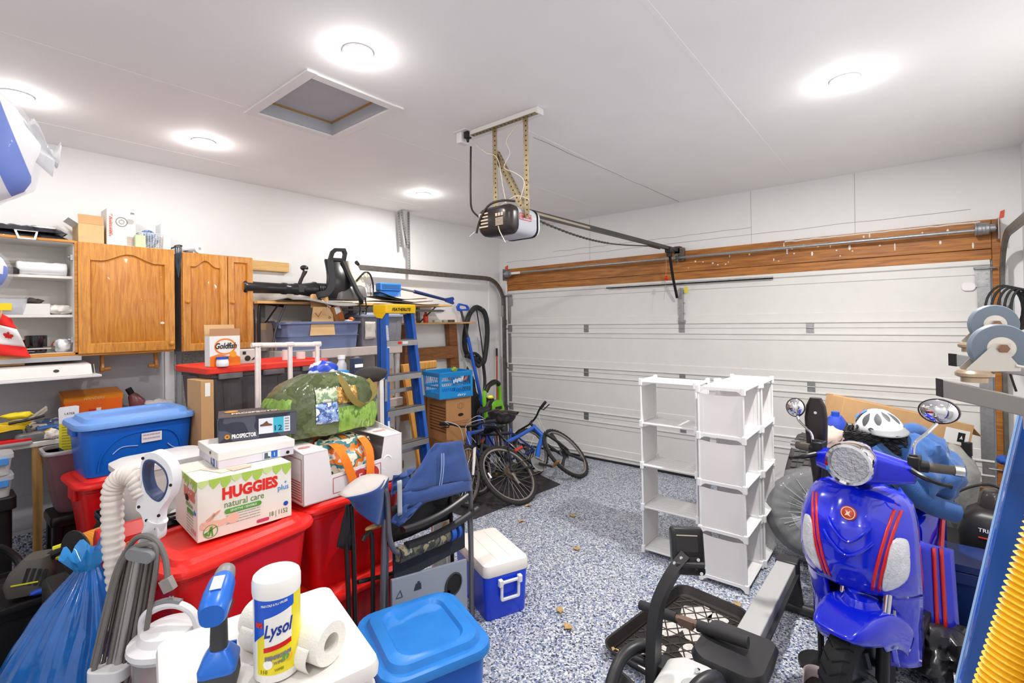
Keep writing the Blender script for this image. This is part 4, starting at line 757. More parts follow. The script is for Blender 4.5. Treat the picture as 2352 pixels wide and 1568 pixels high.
g=G();g.loft([[(.0,.17,1.0),(.0,.32,1.0),(-.06,.32,1.0),(-.06,.17,1.0)],[(.02,.12,1.694),(.02,.25,1.694),(-.06,.25,1.694),(-.06,.12,1.694)]]);g.ob('upright',BROWN,t,ang=0,bev=.003)
g=G();g.bb(.021,.045,-.5,.24,1.27,1.42);g.ob('crosspiece',BROWN,t,bev=.003)
g=G();g.loft([[(.0,-.6,.6),(.0,-.48,.6),(-.06,-.48,.6),(-.06,-.6,.6)],[(.02,-.55,1.694),(.02,-.44,1.694),(-.06,-.44,1.694),(-.06,-.55,1.694)]]);g.ob('upright',BROWN,t,ang=0)
LZ=1.716
t=th('red_bottle','small orange red bottle standing on ledge of the brown wall frame','bottle',(-4.40,3.76,LZ));g=G();g.lathe([(.028,0),(.03,.01),(.03,.08),(.018,.1),(.012,.11)],16);g.ob('bottle_body',P('orange red plastic','#e2482c',.35),t);g=G();g.cyl((0,0,.11),(0,0,.125),.014,n=12);g.ob('cap',RED,t)
for i,(y,c,w)in enumerate(((3.93,'#e6e3dd',.1),(4.06,'#d9d6d1',.06),(4.17,'#4a4744',.08))):
 stack_item('small_part',['pale flat hardware packet beside the red bottle on the ledge','small white clip on the ledge in the middle','dark curled wire piece at right end of the ledge'][i],'hardware',(-4.40,y,LZ),5*i,P('ledge bit %d'%i,c,.6),.05,w,.03,.004)
t=stick('screwdriver','blue handled screwdriver hanging flat on wall above the ledge','screwdriver',(-4.53,4.02,1.86),(-4.53,4.12,1.865),.012,P('tool blue','#3b7fc9',.4));g=G();g.cyl((0,.1,.005),(0,.17,.007),.004,n=6);g.ob('tip',STEEL,t)
t=stick('hook_wire','thin bent wire hook on the wall above the red bottle','hook',(-4.53,3.74,1.86),(-4.53,3.86,1.855),.004,P('brown wire','#7d6650',.6))
t=th('snow_shovel','blue handled snow shovel leaning against the left wall behind milk crate','shovel',(-4.42,4.36,1.88))
g=G();g.ringprism([(-.10,.03),(-.06,.075),(.08,.055),(.12,.02),(.11,-.02),(.0,-.02),(-.03,-.03),(-.08,-.02)],[(-.06,.025),(-.04,.05),(.07,.035),(.09,.015),(.08,.005),(.02,.002),(-.02,.0),(-.05,.008)],.03,M=face((-.01,.02,.0),EY,EZ,0));g.ob('grip',P('shovel blue','#1f56c4',.4),t,bev=.004)
g=G();g.cyl((0,-.0,-.01),(.05,.07,-.36),.016,n=12);g.ob('upper_shaft',DARK,t)
g=G();g.cyl((.05,.07,-.36),(.2,.18,-1.3),.022,n=12);g.ob('lower_shaft',P('shovel blue','#1f56c4'),t)
g=G();g.grid(8,8,lambda u,v:(.2+.05*sin(pi*u)+.03*v,-.02+.4*u,-1.28-.56*v));g.ob('blade',P('shovel blue','#1f56c4'),t,solid=.006)
t=th('vacuum_hose','thick black hose loop hanging on left wall near the garage door','hose',(-4.47,4.7,1.90))
g=G();g.tube(spl([(0,.05,0),(.01,.16,-.08),(.01,.2,-.3),(.01,.17,-.55),(.03,.1,-.72),(.04,.03,-.73),(.03,-.1,-.66),(.01,-.2,-.6),(.01,-.24,-.42),(.005,-.17,-.14),(0,-.05,-.01)],6,True),.034,12,close=True);g.ob('hose_loop',P('hose black','#2b2b2d',.6,bump=.3,bs=260),t)
g=G();g.tube(spl([(.06,-.28,-.63),(.06,-.1,-.60),(.08,.0,-.70),(.06,-.04,-.78),(.03,-.08,-.68),(.05,-.02,-.62)],6),.02,10);g.ob('small_loop',P('hose black','#2b2b2d'),t)
g=G();g.tube(spl([(.05,.06,-.72),(.06,.08,-.95),(.12,.02,-1.2),(.2,.12,-1.45),(.25,.25,-1.7)],6),.022,10);g.ob('hose_tail',P('hose black','#2b2b2d'),t)
g=G();g.tube([(.0,.0,.0),(.02,.06,-.4),(.03,.1,-.75)],.008,6);g.ob('inner_rod',BLACK,t)
g=G();g.cyl((-.06,.08,.0),(.05,.08,.0),.01,n=8);g.ob('wall_hook',STEEL,t)
t=tag(wad('black_net_bag',P('black netting','#1f1f21',.8,bump=.8,bs=60),None,(.1,.14,.24),(0,0,.24),14,.35,8,loc=(-4.28,4.36,.02)),'black tangled netting bag standing behind the milk crate','bag');t.scale=(1,1,2.15)
t=stick('red_pole','thin red pole with black tip leaning in the corner by the garage door','pole',(-4.46,5.09,1.27),(-4.40,5.0,0.0),.012,P('red pole paint','#b8443a',.4));g=G();g.cyl((-.001,.0,.07),(0,0,-.05),.015,n=10);g.ob('grip',BLACK,t)
GRN=P('lime green plastic','#7cc72a',.35)
t=th('green_trimmer','lime green and black garden trimmer standing behind the bicycles','trimmer',(-3.98,4.45,.64))
g=G();g.tube(spl([(0,-.12,-.1),(0,-.15,.14),(0,-.10,.27),(.0,.06,.31),(0,.13,.24),(0,.14,.1),(0,.16,-.02)],6),.026,10);g.ob('loop_handle',GRN,t)
g=G();g.tube(spl([(0.01,-.13,.23),(.01,-.07,.3),(.01,.04,.33),(.01,.11,.29)],5),.031,10);g.ob('handle_grip',BLACK,t)
g=G();g.loft([[(x,y,z)for x,y in rr2(.12,w,.03,3,0,c)]for z,w,c in((-.22,.1,.14),(-.1,.16,.1),(0,.24,.05),(.07,.22,.03),(.1,.14,.02))]);g.ob('motor_body',GRN,t,ang=50)
g=G();g.bb(.06,.066,-.02,.1,-.01,.03);g.ob('dark_badge',BLACK,t,bev=.002)
g=G();g.loft([[(x,y,z)for x,y in rr2(.1,w,.03,3,0,c)]for z,w,c in((0,.12,-.12),(.08,.14,-.08),(.14,.08,-.05))]);g.cyl((0,.1,-.2),(.1,.05,-.6),.015,n=10);g.ob('boom',BLACK,t,ang=50)
t=th('produce_carton','brown produce carton with oval handhole supporting the blue milk crate','box',(-3.744,3.511,.50),-12.6)
carton(t,.36,.30,.454,P('kraft carton','#b98858',.85,var=.05))
g=G();M=face((.18,.02,.27),EY,EZ);g.prism(circ(.032,20,ry=.016),.001,M=M);g.ob('handhole',P('handhole','#2b1d12',.9),t,ang=0)
g=G();g.ringprism(circ(.04,20,ry=.03),circ(.036,20,ry=.026),.0006,M=face((.18,.02,.36),EY,EZ));g.ringprism(circ(.02,16,ry=.03),circ(.017,16,ry=.026),.0006,M=face((.18,.02,.36),EY,EZ));g.ob('globe_logo',P('brown stamp','#a0693f'),t,ang=0)
lines(t,face((.18,0,0),EY,EZ),-.1,.12,.2,2,.02,.008,P('brown stamp','#a0693f'),seed=3)
for i in range(9):
 g=G();g.bb(-.16,.17,-.1515,-.15,.1+.03*i,.115+.03*i);g.ob('printed_band',P('dark brown print','#7a4f2e',.8),t,ang=0)
simplebox('produce_carton','lower brown carton beneath the carton with the oval handhole','box',(-3.75,3.52,0),-12.6,.37,.31,.499,P('dull kraft','#9c7348',.85))
simplebox('cardboard_carton','plain brown carton just left of the carton under the milk crate','box',(-4.0,3.58,0),-12.6,.2,.3,.95,P('kraft carton','#b98858'))
t=th('milk_crate','bright blue milk crate with lattice sides on top of brown carton','crate',(-3.709,3.447,.955),-12.6)
MC=P('crate blue','#1d8fd4',.4)
W,Dd,Hh=.36,.385,.265
g=G();g.bb(-W/2,W/2,-Dd/2,Dd/2,0,.01);g.ob('base',MC,t,bev=.003)
def crate_side(L,M):
 g=G()
 for z0,z1,tk in((0,.055,.006),(.105,.125,.006),(.215,.265,.006)):g.bb(-L/2,L/2,z0,z1,0,tk)
 for i in range(4):g.bb(-L/2,L/2,.222+.01*i,.2265+.01*i,0,.011)
 for x in(-L/2+.012,L/2-.012):g.bb(x-.012,x+.012,0,.265,0,.009)
 for i in range(16):
  x=-L/2+L*(i+.5)/16;s=.012 if x<0 else-.012
  g.tube([(x-s,.055,.004),(x+s,.105,.004)],.003,4)
 for i in range(14):
  x=-L/2+.05+(L-.1)*i/13;s=.03*(-1 if x<0 else 1);h1=.215-.0
  g.tube([(x,.125,.004),(x+s*.6,.215,.004)],.0025,4)
 g.v=[tuple(M@V((x,y,z)))for x,y,z in g.v];return g
for M,L in((face((W/2-.006,0,0),EY,EZ,0),Dd),(face((-W/2+.006,0,0),-EY,EZ,0),Dd),(face((0,-Dd/2+.006,0),EX,EZ,0),W),(face((0,Dd/2-.006,0),-EX,EZ,0),W)):crate_side(L,M).ob('lattice_side',MC,t,ang=0)
text('dairy',.035,WHITEINK,t,face((W/2,.06,.028),EY,EZ,.002),fit=.1,shear=.2)
g=G()
for k,(a,b)in enumerate(((-.07,.15),(-.05,.16),(-.03,.155),(-.01,.165),(.01,.16),(.03,.17))):g.bb(a,a+.014,b,b+.035,0,.001,M=face((W/2+.006,.03,0),EY,EZ))
g.ob('worn_print',P('worn white print','#dfe9ee',.6),t,ang=0,stuff=True)
flat(t,face((W/2+.007,.10,.185),EY,EZ),[(-.03,-.02),(.01,-.012),(.03,.025),(.005,.02)],P('orange print','#c9602c'),'orange_print')
tag(wad('green_toy',P('olive green','#7c9a3c',.7),None,(.03,.035,.03),(0,0,.03),5,.3,loc=(-3.66,3.50,1.22-.03)),'small olive green toy poking out of the milk crate','toy')
t=th('pine_trestle','orange pine trestle of leaning boards between ladder and milk crate','trestle',(-3.95,3.2,0))
g=G();g.loft([[(.22+dx,-.02+dy,0)for dx,dy in((-.02,-.06),(.02,-.06),(.02,.06),(-.02,.06))],[(0+dx,-.09+dy,1.30)for dx,dy in((-.02,-.06),(.02,-.06),(.02,.06),(-.02,.06))]]);g.ob('leg',wood('orange trestle pine','#cc8b34','#e0a552',(10,10,1),.45,sc=4),t,ang=0,bev=.004)
g=G();g.bb(-.03,.02,-.02,.31,1.225,1.31);g.ob('top_board',MATS['orange trestle pine'],t,bev=.012)
g=G();g.bb(-.10,-.06,.1,.22,0,1.22);g.ob('leg',MATS['orange trestle pine'],t,ang=0,bev=.004)
t=th('stepladder','blue fibreglass stepladder with yellow top cap and aluminium steps','stepladder',(-3.58,2.757,0))
LB=P('ladder blue','#2a62c0',.4,var=.06);CAPY=P('ladder yellow','#f2c40f',.4)
zt=1.82
fx=lambda z:(zt-z)*.085;hw=lambda z:.158+(zt-z)*.062
for s in(-1,1):
 def ring(z):x,y=fx(z),s*hw(z);return[(x,y+s*.0,z),(x,y-s*.035,z),(x-.005,y-s*.035,z),(x-.005,y-s*.006,z),(x-.075,y-s*.006,z),(x-.075,y-s*.03,z),(x-.08,y-s*.03,z),(x-.08,y,z)]
 g=G();g.loft([ring(z)for z in(0.02,zt)]);g.ob('front_rail',LB,t,ang=20)
 g=G();g.loft([rr(.1,.05,.008,2,0,fx(0)-.04,s*hw(0)),rr(.09,.04,.008,2,.05,fx(.05)-.04,s*hw(.05))]);g.ob('foot',BLACK,t)
 g=G();g.loft([[(fx(z)-.115+dx,s*(hw(z)-.012)+dy,z)for dx,dy in((-.02,-.012),(.02,-.012),(.02,.012),(-.02,.012))]for z in(.02,zt-.02)]);g.ob("rear_leg",P("rear leg blue","#234a94",.45),t,ang=0,bev=.003)
 g=G();g.tube([(fx(1.23)-.0,s*(hw(1.23)+.006),1.23),(fx(1.05)-.002,s*(hw(1.05)+.006),1.04)],.01,4,sq=(.012,.003));g.tube([(fx(1.23)-.02,s*(hw(1.23)+.008),1.23),(fx(1.0)-.1,s*(hw(1.0)+.004),1.0)],.01,4,sq=(.012,.003));g.ob('spreader',STEEL,t,ang=0)
for i in range(5):
 z=1.544-.305*i;g=G();w=hw(z)-.006
 g.bb(fx(z)-.078,fx(z)+.006,-w,w,z+.018,z+.022)
 for k in range(6):g.bb(fx(z)-.072+.013*k,fx(z)-.067+.013*k,-w,w,z+.022,z+.0245)
 g.bb(fx(z)+.003,fx(z)+.006,-w,w,z-.032,z+.022);g.bb(fx(z)-.078,fx(z)-.075,-w,w,z-.02,z+.02);g.ob('step',ALU,t,ang=0)
for z in(1.1,.55):
 xx=fx(z)-.115;g=G();g.bb(xx-.012,xx+.012,-hw(z),hw(z),z-.018,z+.018);g.ob('rear_brace',ALU,t,bev=.003)
g=G();ky=.168
g.loft([rr(.2,2*ky,.015,3,zt-.012,-.08,0),rr(.205,2*ky+.005,.015,3,zt+.05,-.08,0),rr(.195,2*ky-.005,.015,3,zt+.065,-.08,0)]);g.ob('top_cap',CAPY,t,bev=.002)
g=G()
for i in range(4):g.bb(-.14+.04*i,-.12+.04*i,-.13,.13,zt+.0655,zt+.069)
g.ob('cap_ridge',CAPY,t,bev=.001,stuff=True)
g=G();g.prism([(-.17,zt-.012),(.01,zt-.012),(-.04,zt-.06),(-.12,zt-.05)],.006,M=Matrix(((1,0,0,0),(0,0,1,-ky),(0,1,0,0),(0,0,0,1))));g.ob('cap_gusset',CAPY,t,ang=0)
text('FEATHERLITE',.04,P('dark lettering','#2b2311',.6),t,face((.0225,.0,zt+.02),EY,EZ),fit=.21,shear=.25,bold=.001)
flat(t,face((fx(1.6),-hw(1.6)+.018,1.6),EY,V((-.085,0,1))),rect(-.012,.012,-.1,.1),PAPER,'warning_sticker');lines(t,face((fx(1.6),-hw(1.6)+.018,1.6),EY,V((-.085,0,1)),.003),-.01,.01,.09,14,.013,.005,GREYINK,seed=3)
flat(t,face((fx(.82),-hw(.82)+.02,.82),EY,V((-.085,0,1))),rect(-.01,.01,-.05,.05),PAPER,'lower_sticker')
flat(t,face((fx(1.544)+.006,-.03,1.54),EY,EZ),rect(-.02,.02,-.012,.012),REDINK,'red_sticker');flat(t,face((fx(1.544)+.006,.03,1.54),EY,EZ),rect(-.03,.03,-.012,.012),PAPER,'white_sticker')
def lidded(name,lab,cat,loc,rz,w,d,h,body,lid,r=.06,**k):
 t=th(name,lab,cat,loc,rz);tote(t,w,d,h,r,body,lid,**k);return t
lidded('red_bin','lower red lidded bin of the left stack under the blue bin','bin',(-3.50,.77,0),2,.38,.52,.44,RED,REDLID,taper=.8,over=.025)
lidded('red_bin','upper red lidded bin carrying the blue bin beside the maroon wastebasket','bin',(-3.50,.77,.468),2,.38,.52,.43,RED,REDLID,taper=.78,over=.028)
t=lidded('blue_bin','bright blue bin with pale blue lid and handwritten white label','bin',(-3.50,.77,.93),1,.38,.52,.275,BLUE,BLUELID,taper=.86,over=.022,lidh=.036)
M=face((.187,.03,.175),EY,V((.04,0,1)));flat(t,M,rect(-.035,.06,-.028,.024),P('label paper','#e4e0e6',.7),'label');lines(t,M@Matrix.Translation((0,0,.001)),-.028,.052,.008,2,.02,.009,P('pale pencil','#b9aab4',.7),seed=2)
g=G();g.tube(spl([(.174,-.19,.03),(.18,-.17,.12),(.185,-.08,.2),(.186,.1,.205),(.183,.17,.15),(.176,.19,.05)],6),.0035,6);g.ob('moulded_arch',BLUE,t)
g=G();g.tube(spl([(.178,-.13,.11),(.181,-.09,.14),(.182,-.02,.135)],5),.0025,5);g.tube(spl([(.181,.12,.12),(.179,.15,.09),(.178,.18,.085)],5),.0025,5);g.ob('scratch',P('white scuff','#a9c4ec',.6),t,stuff=True)
t=th('black_stool','black square plastic stool carrying the maroon wastebasket','stool',(-3.85,.575,0))
g=G();g.loft([rr(.25,.25,.03,4,.60),rr(.26,.26,.03,4,.61),rr(.26,.26,.03,4,.64),rr(.25,.25,.03,4,.655)]);g.ob('seat',P('stool black','#161617',.35),t)
for i in(-1,1):
 for j in(-1,1):g=G();g.loft([rr(.05,.05,.01,2,0,i*.11,j*.11),rr(.045,.045,.01,2,.6,i*.095,j*.095)]);g.ob('leg',P('stool black','#161617'),t)
for j in(-1,1):g=G();g.bb(-.1,.1,j*.1-.006,j*.1+.006,.45,.60);g.bb(j*.1-.006,j*.1+.006,-.1,.1,.45,.6);g.ob('apron',P('stool black','#161617'),t,ang=0)
t=th('wastebasket','maroon wastebasket with silver rim holding a yellow packet','wastebasket',(-3.85,.575,.657))
MR=P('maroon plastic bin','#7d5a60',.3,var=.06)
g=G();g.loft([rr(.14,.17,.05,5,0),rr(.17,.20,.05,5,.03),rr(.20,.24,.05,5,.16),rr(.215,.255,.045,5,.27),rr(.23,.28,.045,5,.325),rr(.24,.30,.05,5,.36),rr(.225,.28,.045,5,.36),rr(.2,.24,.045,5,.28),rr(.14,.17,.045,5,.02)]);g.ob('basket_body',MR,t,ang=50)
g=G();g.loft([rr(.245,.305,.052,5,.345),rr(.25,.31,.052,5,.355),rr(.245,.305,.052,5,.366),rr(.222,.278,.045,5,.366),rr(.222,.278,.045,5,.345)]);g.ob('silver_rim',P('silver rim','#c4c2c4',.3,metal=.4),t)
t=th('yellow_packet','yellow blister packet with white header standing in the maroon wastebasket','packet',(-3.81,.535,.79))
M=face((0,0,0),V((.35,1,0)),V((-.05,0,1)),0)
flat(t,M,[(-.04,0),(.043,0),(.043,.38),(-.043,.38)],P('packet yellow','#ddd11f',.4),'card',.003);flat(t,M@Matrix.Translation((0,0,.002)),[(-.043,.375),(.043,.375),(.046,.47),(.03,.475),(-.04,.47),(-.046,.46)],P('header white','#e6e4ea',.4),'header',.003)
flat(t,M@Matrix.Translation((0,0,.0032)),[(-.042,.17),(.0,.17),(-.0,.2),(-.042,.24)],P('packet navy','#22385f',.5),'navy_corner',.001);lines(t,M@Matrix.Translation((0,0,.0035)),-.03,.03,.35,9,.016,.005,P('olive print','#8f8a2a',.6),seed=5);text('LATER',.018,INK,t,M@Matrix.Translation((.005,.43,.0055)),fit=.045)
t=th('black_stand','black pedestal bin at left edge of the photo below the clear food tubs','stand',(-3.80,.215,0));g=G();g.loft([rr(.16,.16,.03,4,0),rr(.17,.17,.03,4,.76),rr(.21,.2,.03,4,.765),rr(.21,.2,.03,4,.83)]);g.ob('stand_body',BLACK,t,bev=.003)
for i in range(2):
 t=th('food_tub',['lower clear food tub with blue clip on the black pedestal','upper clear food tub with blue clip on the black pedestal'][i],'tub',(-3.80,.215,.831+.115*i));g=G();g.loft([rr(.15,.15,.03,4,0),rr(.17,.17,.03,4,.085),rr(.185,.185,.035,4,.088),rr(.185,.185,.035,4,.11)]);g.ob('tub_body',P('clear tub','#dfe2e8'),t)
 g=G();g.bb(.088,.097,-.06,.07,.055,.095);g.ob('clip',P('clip blue','#4a90d8',.4),t,bev=.004);g=G();g.loft([rr(.14,.14,.03,4,.004),rr(.15,.15,.03,4,.05)]);g.ob('tub_contents',P('oats','#e0cfae',.9),t)
TB=P('tote charcoal','#4b484b',.42,var=.05)
for k,lab in enumerate(('bottom charcoal tote with red lid hidden low in the tower','middle charcoal tote with red lid in the tower','top charcoal ribbed tote with red lid carrying the cracker box')):
 t=th('charcoal_tote',lab,'tote',(-3.50,1.46,.495*k),3,'charcoal totes with red lids')
 tote(t,.46,.76,.455,.03,TB,None,taper=.86,ribs=6)
 g=G();g.loft([rr(.50,.80,.03,4,.440),rr(.51,.81,.03,4,.445),rr(.51,.81,.03,4,.475),rr(.49,.79,.025,4,.482),rr(.44,.72,.025,4,.482),rr(.43,.71,.025,4,.47)]);g.ob('lid',P('tote lid red','#df3526',.4),t,bev=.001)
 for s in(-.27,0,.27):g=G();g.bb(.23,.252,s-.07,s+.07,.405,.44);g.ob('lid_latch',P('latch grey','#6b676a',.45),t,bev=.004)
ZT=.495*2+.484
t=th('cracker_box','orange and white cracker box with torn open top on the charcoal tote','box',(-3.30,1.18,ZT),3)
g=open_box(.07,.175,.185,.002);g.ob('box_body',P('cracker white','#eae6e4',.6),t,ang=0)
g=G();g.bb(-.001,.001,-.087,.087,0,.07,M=T(-.034,0,.185,0,-8));g.ob('flap',CARD2,t,ang=0);g=G();g.bb(-.001,.001,-.087,.087,0,.045,M=T(.034,0,.185,0,4));g.ob('flap',P('inner card','#b98d6a',.8),t,ang=0)
M=face((.035,0,0),EY,EZ);flat(t,M,[(-.087,.0),(.087,0),(.087,.05),(.06,.065),(.02,.06),(-.04,.075),(-.087,.06)],P('cracker orange','#ef7d1c',.5),'orange_band')
g=G();g.ringprism([(x*.062,.12+y*.05)for x,y in circ(1,28)],[(x*.053,.12+y*.042)for x,y in circ(1,28)],.0008,M=M);g.ob('logo_ring',P('cracker orange','#ef7d1c'),t,ang=0)
text('Goldfish',.05,P('dark lettering','#2b2311'),t,M@Matrix.Translation((.005,.122,.001)),fit=.125,shear=.25,bold=.0012)
g=G();g.prism(circ(.02,18,.045,.07),.001,M=M);g.ob('orange_print',P('print orange','#f0a02c',.5),t,ang=0)
t=th('plastic_jar','white plastic jar with blue lid in front of cracker box','jar',(-3.235,1.155,ZT),0);g=G();g.lathe([(.03,0),(.034,.006),(.034,.03),(.03,.04),(.03,.045)],20);g.ob('jar_body',P('milky plastic','#eef0f1'),t);g=G();g.cyl((0,0,.045),(0,0,.058),.033,n=20);g.ob('jar_lid',BLUEINK,t)
t=th('appliance_box','pale box with dark printed motif on the tote behind the cracker box','box',(-3.37,1.35,ZT));carton(t,.12,.13,.09,P('grey white carton','#cfc9c2',.7))
g=G();M=face((.06,0,0),EY,EZ);g.prism(circ(.018,14,-.02,.035),.001,M=M);g.prism([(.0,.02),(.04,.03),(.03,.05)],.001,M=M);g.prism(rect(-.05,-.03,.06,.08),.001,M=M);g.ob('dark_print',P('print black','#2b2826',.7),t,ang=0,stuff=True)
for i,(y,r,h)in enumerate(((1.62,.022,.07),(1.73,.03,.05),(1.84,.018,.045))):
 t=th('white_pipe_fitting',['white pipe stub standing on the charcoal tote lid','short white pipe coupling in the middle of the tote lid','small white cap near the right end of tote lid'][i],'fitting',(-3.40,y,ZT));g=G();g.lathe([(r,0),(r,h),(r*.8,h),(r*.8,.003)],18);g.ob('pipe',P('pvc white','#e0d6d2',.45),t)
PVC=P('worn white rail','#e9dedb',.5,var=.05,vs=30)
t=th('white_rack','white three-post plastic rack frame in front of the charcoal tote','rack',(-3.08,1.48,0))
g=G();g.tube([(0,-.22,1.60),(0,.225,1.585)],.016,12);g.ob('top_rail',PVC,t)
for y,w,z in((-.185,.03,1.59),(.015,.024,1.585),(.2,.024,1.58)):
 g=G();g.bb(-.008,.008,y-w/2,y+w/2,0,z);g.bb(.008,.012,y-w/2,y-w/5,0,z);g.bb(.008,.012,y+w/5,y+w/2,0,z);g.ob('post',PVC,t,ang=0,bev=.002)
 g=G();g.bb(-.018,.018,y-.025,y+.025,z-.0,z+.025);g.ob('clamp',PVC,t,bev=.006)
t=th('tall_carton','tall thin brown carton standing between blue bin and charcoal tote','box',(-3.32,1.062,0),3);carton(t,.2,.07,1.40,CARD)
flat(t,face((.1,.0,1.365),EY,EZ),rect(-.014,.014,-.06,.02),PAPER,'white_tape')
lidded('red_bin','lower red lidded bin of front stack under the diaper wipes carton','bin',(-2.25,.80,0),8,.42,.55,.41,RED,REDLID,taper=.8,over=.025)
lidded('red_bin','upper red lidded bin of front stack carrying the wipes carton','bin',(-2.25,.80,.435),8,.42,.55,.41,RED,REDLID,taper=.8,over=.028)
t=th('wipes_carton','large white and green baby wipes carton on the front red bin','carton',(-2.31,.865,.878),-4)
WC=P('wipes carton','#e9eadf',.6);carton(t,.34,.36,.238,WC)
F=lambda y,z,o=.0012:face((.17,y,z),EY,EZ,o);Lf=lambda x,z,o=.0012:face((x,-.18,z),EX,EZ,o)
LG=P('leaf green','#a9cc55',.6);LG2=P('leaf light','#c9df8f',.6)
for k,(FF,L0,L1)in enumerate(((F,-.18,.18),(Lf,-.17,.17))):
 n=9
 for i in range(n):
  x0=L0+(L1-L0)*i/n;x1=L0+(L1-L0)*(i+1)/n;d=.03+.02*((i*7)%3)/2
  flat(t,FF(0,0),[(x0,.237),(x0+.004,.237-d*.6),((x0+x1)/2-.004,.237-d),(x1-.002,.237-d*.5),(x1,.237)],LG if i%3 else LG2,'leaf_print')
text('HUGGIES',.062,P('huggies red','#de2a20',.5),t,F(.015,.165),fit=.215,bold=.003);text('natural care',.038,P('soft green','#6f8f55',.6),t,F(-.01,.122),fit=.15)
g=G();g.prism(rr2(.14,.02,.01,4,-.015,.094),.001,M=F(0,0));g.ob('green_pill',GREENINK,t,ang=0);text('SENSITIVE / SENSIBLE',.012,WHITEINK,t,F(-.015,.094,.003),fit=.10)
text('plus',.034,P('plus blue','#3f8fd8',.5),t,F(.145,.135),fit=.045);text('+',.022,P('plus blue','#3f8fd8'),t,F(.155,.155))
lines(t,F(0,0),-.08,.05,.075,4,.011,.003,P('pale print','#a9a99f',.7),seed=8);text('18 | 1152',.028,P('soft green','#6f8f55'),t,F(.125,.032),fit=.075)
g=G();g.ringprism(circ(.026,24),circ(.0235,24),.0008,M=F(-.135,.033));g.prism([(-.022,-.008),(.022,.012),(.021,.016),(-.023,-.004)],.0008,M=F(-.135,.033));g.prism([(-.002,.018),(.006,.018),(.009,-.02),(.004,-.02),(.002,0),(-.004,-.018),(-.009,-.018)],.0008,M=F(-.135,.033));g.prism([(-.018,-.015),(-.009,-.015),(-.011,-.002),(-.02,-.002)],.0008,M=F(-.135,.033));g.ob('litter_symbol',GREENINK,t,ang=0,stuff=True)
SKIN=P('printed skin','#eac3ae',.6);SK2=P('printed skin shade','#d9a68e',.6)
flat(t,F(0,0),[(-.17,.07),(-.14,.075),(-.10,.068),(-.07,.072),(-.06,.06),(-.09,.045),(-.15,.042),(-.172,.05)],SKIN,'baby_photo');g=G();g.prism([(x-.055,y+.062)for x,y in circ(.024,18,ry=.021)],.0012,M=F(0,0));g.ob('baby_photo',SKIN,t,ang=0)
flat(t,F(0,0,.002),[(-.15,.07),(-.138,.072),(-.105,.098),(-.098,.108),(-.108,.106),(-.15,.082)],SK2,'baby_photo');flat(t,F(0,0,.002),[(-.16,.062),(-.13,.062),(-.118,.1),(-.124,.104),(-.135,.078),(-.165,.075)],SKIN,'baby_photo')
flat(t,F(.155,.062),circ(.01,12),BLUEINK,'seal');flat(t,F(.06,.018),rr2(.05,.014,.006,3),P('magenta print','#c94a6e',.6),'logo_print')
text('HUGGIES',.06,P('faded red','#dd7a6c',.6),t,Lf(.06,.165),fit=.16,bold=.002);text('natural care',.03,P('pale green print','#9fb58a',.6),t,Lf(.06,.125),fit=.1);flat(t,Lf(.07,.1),rr2(.09,.016,.007,4),GREENINK,'green_pill');text('plus',.028,P('plus blue','#3f8fd8'),t,Lf(.14,.11),fit=.03);lines(t,Lf(0,0),.02,.12,.085,7,.012,.003,P('pale print','#a9a99f'),seed=12);text('1152',.026,P('faded red','#dd7a6c'),t,Lf(.12,.03),fit=.06)
flat(t,Lf(.03,.148,.003),rr2(.045,.025,.012,4),P('handhole','#2b1d12'),'handhole')
g=G();g.bb(-.0008,.0008,-.18,.18,.238,.2395);g.ob('top_seam',P('seam grey','#b9b8ae',.8),t,ang=0);flat(t,face((.04,-.05,.238),EX,EY),[(-.05,-.08),(.08,-.03),(.05,.1),(-.06,.05)],P('pale photo','#e6d9c9',.6),'top_print');flat(t,face((.1,-.02,.2395),EX,EY),[(-.03,-.03),(.03,-.02),(.02,.06),(-.02,.04)],SKIN,'top_print')
t=th('boot_box','white kids boot box with blue size 1 label on wipes carton','shoe box',(-2.40,.955,1.118),-5)
LAV=P('lavender white card','#dedae6',.6);carton(t,.31,.31,.062,LAV);g=G();g.loft([[(x*k,y*k,z)for x,y in rr2(.32,.32,.004,1)]for z,k in((.036,1),(.07,1))]);g.ob('lid',P('lid white card','#ebe5e2',.6),t,bev=.002)
M=face((.155,0,0),EY,EZ);flat(t,M,rect(.02,.095,.004,.034),P('label pale','#dfe4ee',.6),'size_label');flat(t,M@Matrix.Translation((0,0,.001)),rect(.055,.082,.004,.034),P('label blue','#1a5fc4',.5),'blue_panel');text('1',.024,WHITEINK,t,M@Matrix.Translation((.068,.019,.003)))
BOOT=[(-.012,.0),(.014,0),(.015,.006),(.004,.011),(.004,.026),(-.01,.026)]
flat(t,M@Matrix.Translation((.037,.005,.001)),BOOT,P('boot print','#4b5763',.6),'boot_picture');flat(t,M@Matrix.Translation((.128,.015,0)),circ(.0075,14),P('handhole','#2b1d12'),'finger_hole')
M=face((0,-.155,0),EX,EZ);flat(t,M,rect(.03,.13,.002,.034),P('label pale','#dfe4ee'),'size_label');flat(t,M@Matrix.Translation((.06,.005,.001)),BOOT,P('boot print','#4b5763'),'boot_picture');flat(t,M@Matrix.Translation((0,0,.001)),rect(.08,.108,.002,.034),P('label blue','#1a5fc4'),'blue_panel');text('1',.022,WHITEINK,t,M@Matrix.Translation((.094,.018,.003)));flat(t,M@Matrix.Translation((.06,.055,.006)),circ(.007,12),P('handhole','#2b1d12'),'finger_hole')
t=th('sandal_box','dark camouflage sandal box with cyan size 12 label, topmost of the stack','shoe box',(-2.47,1.035,1.19),-20)
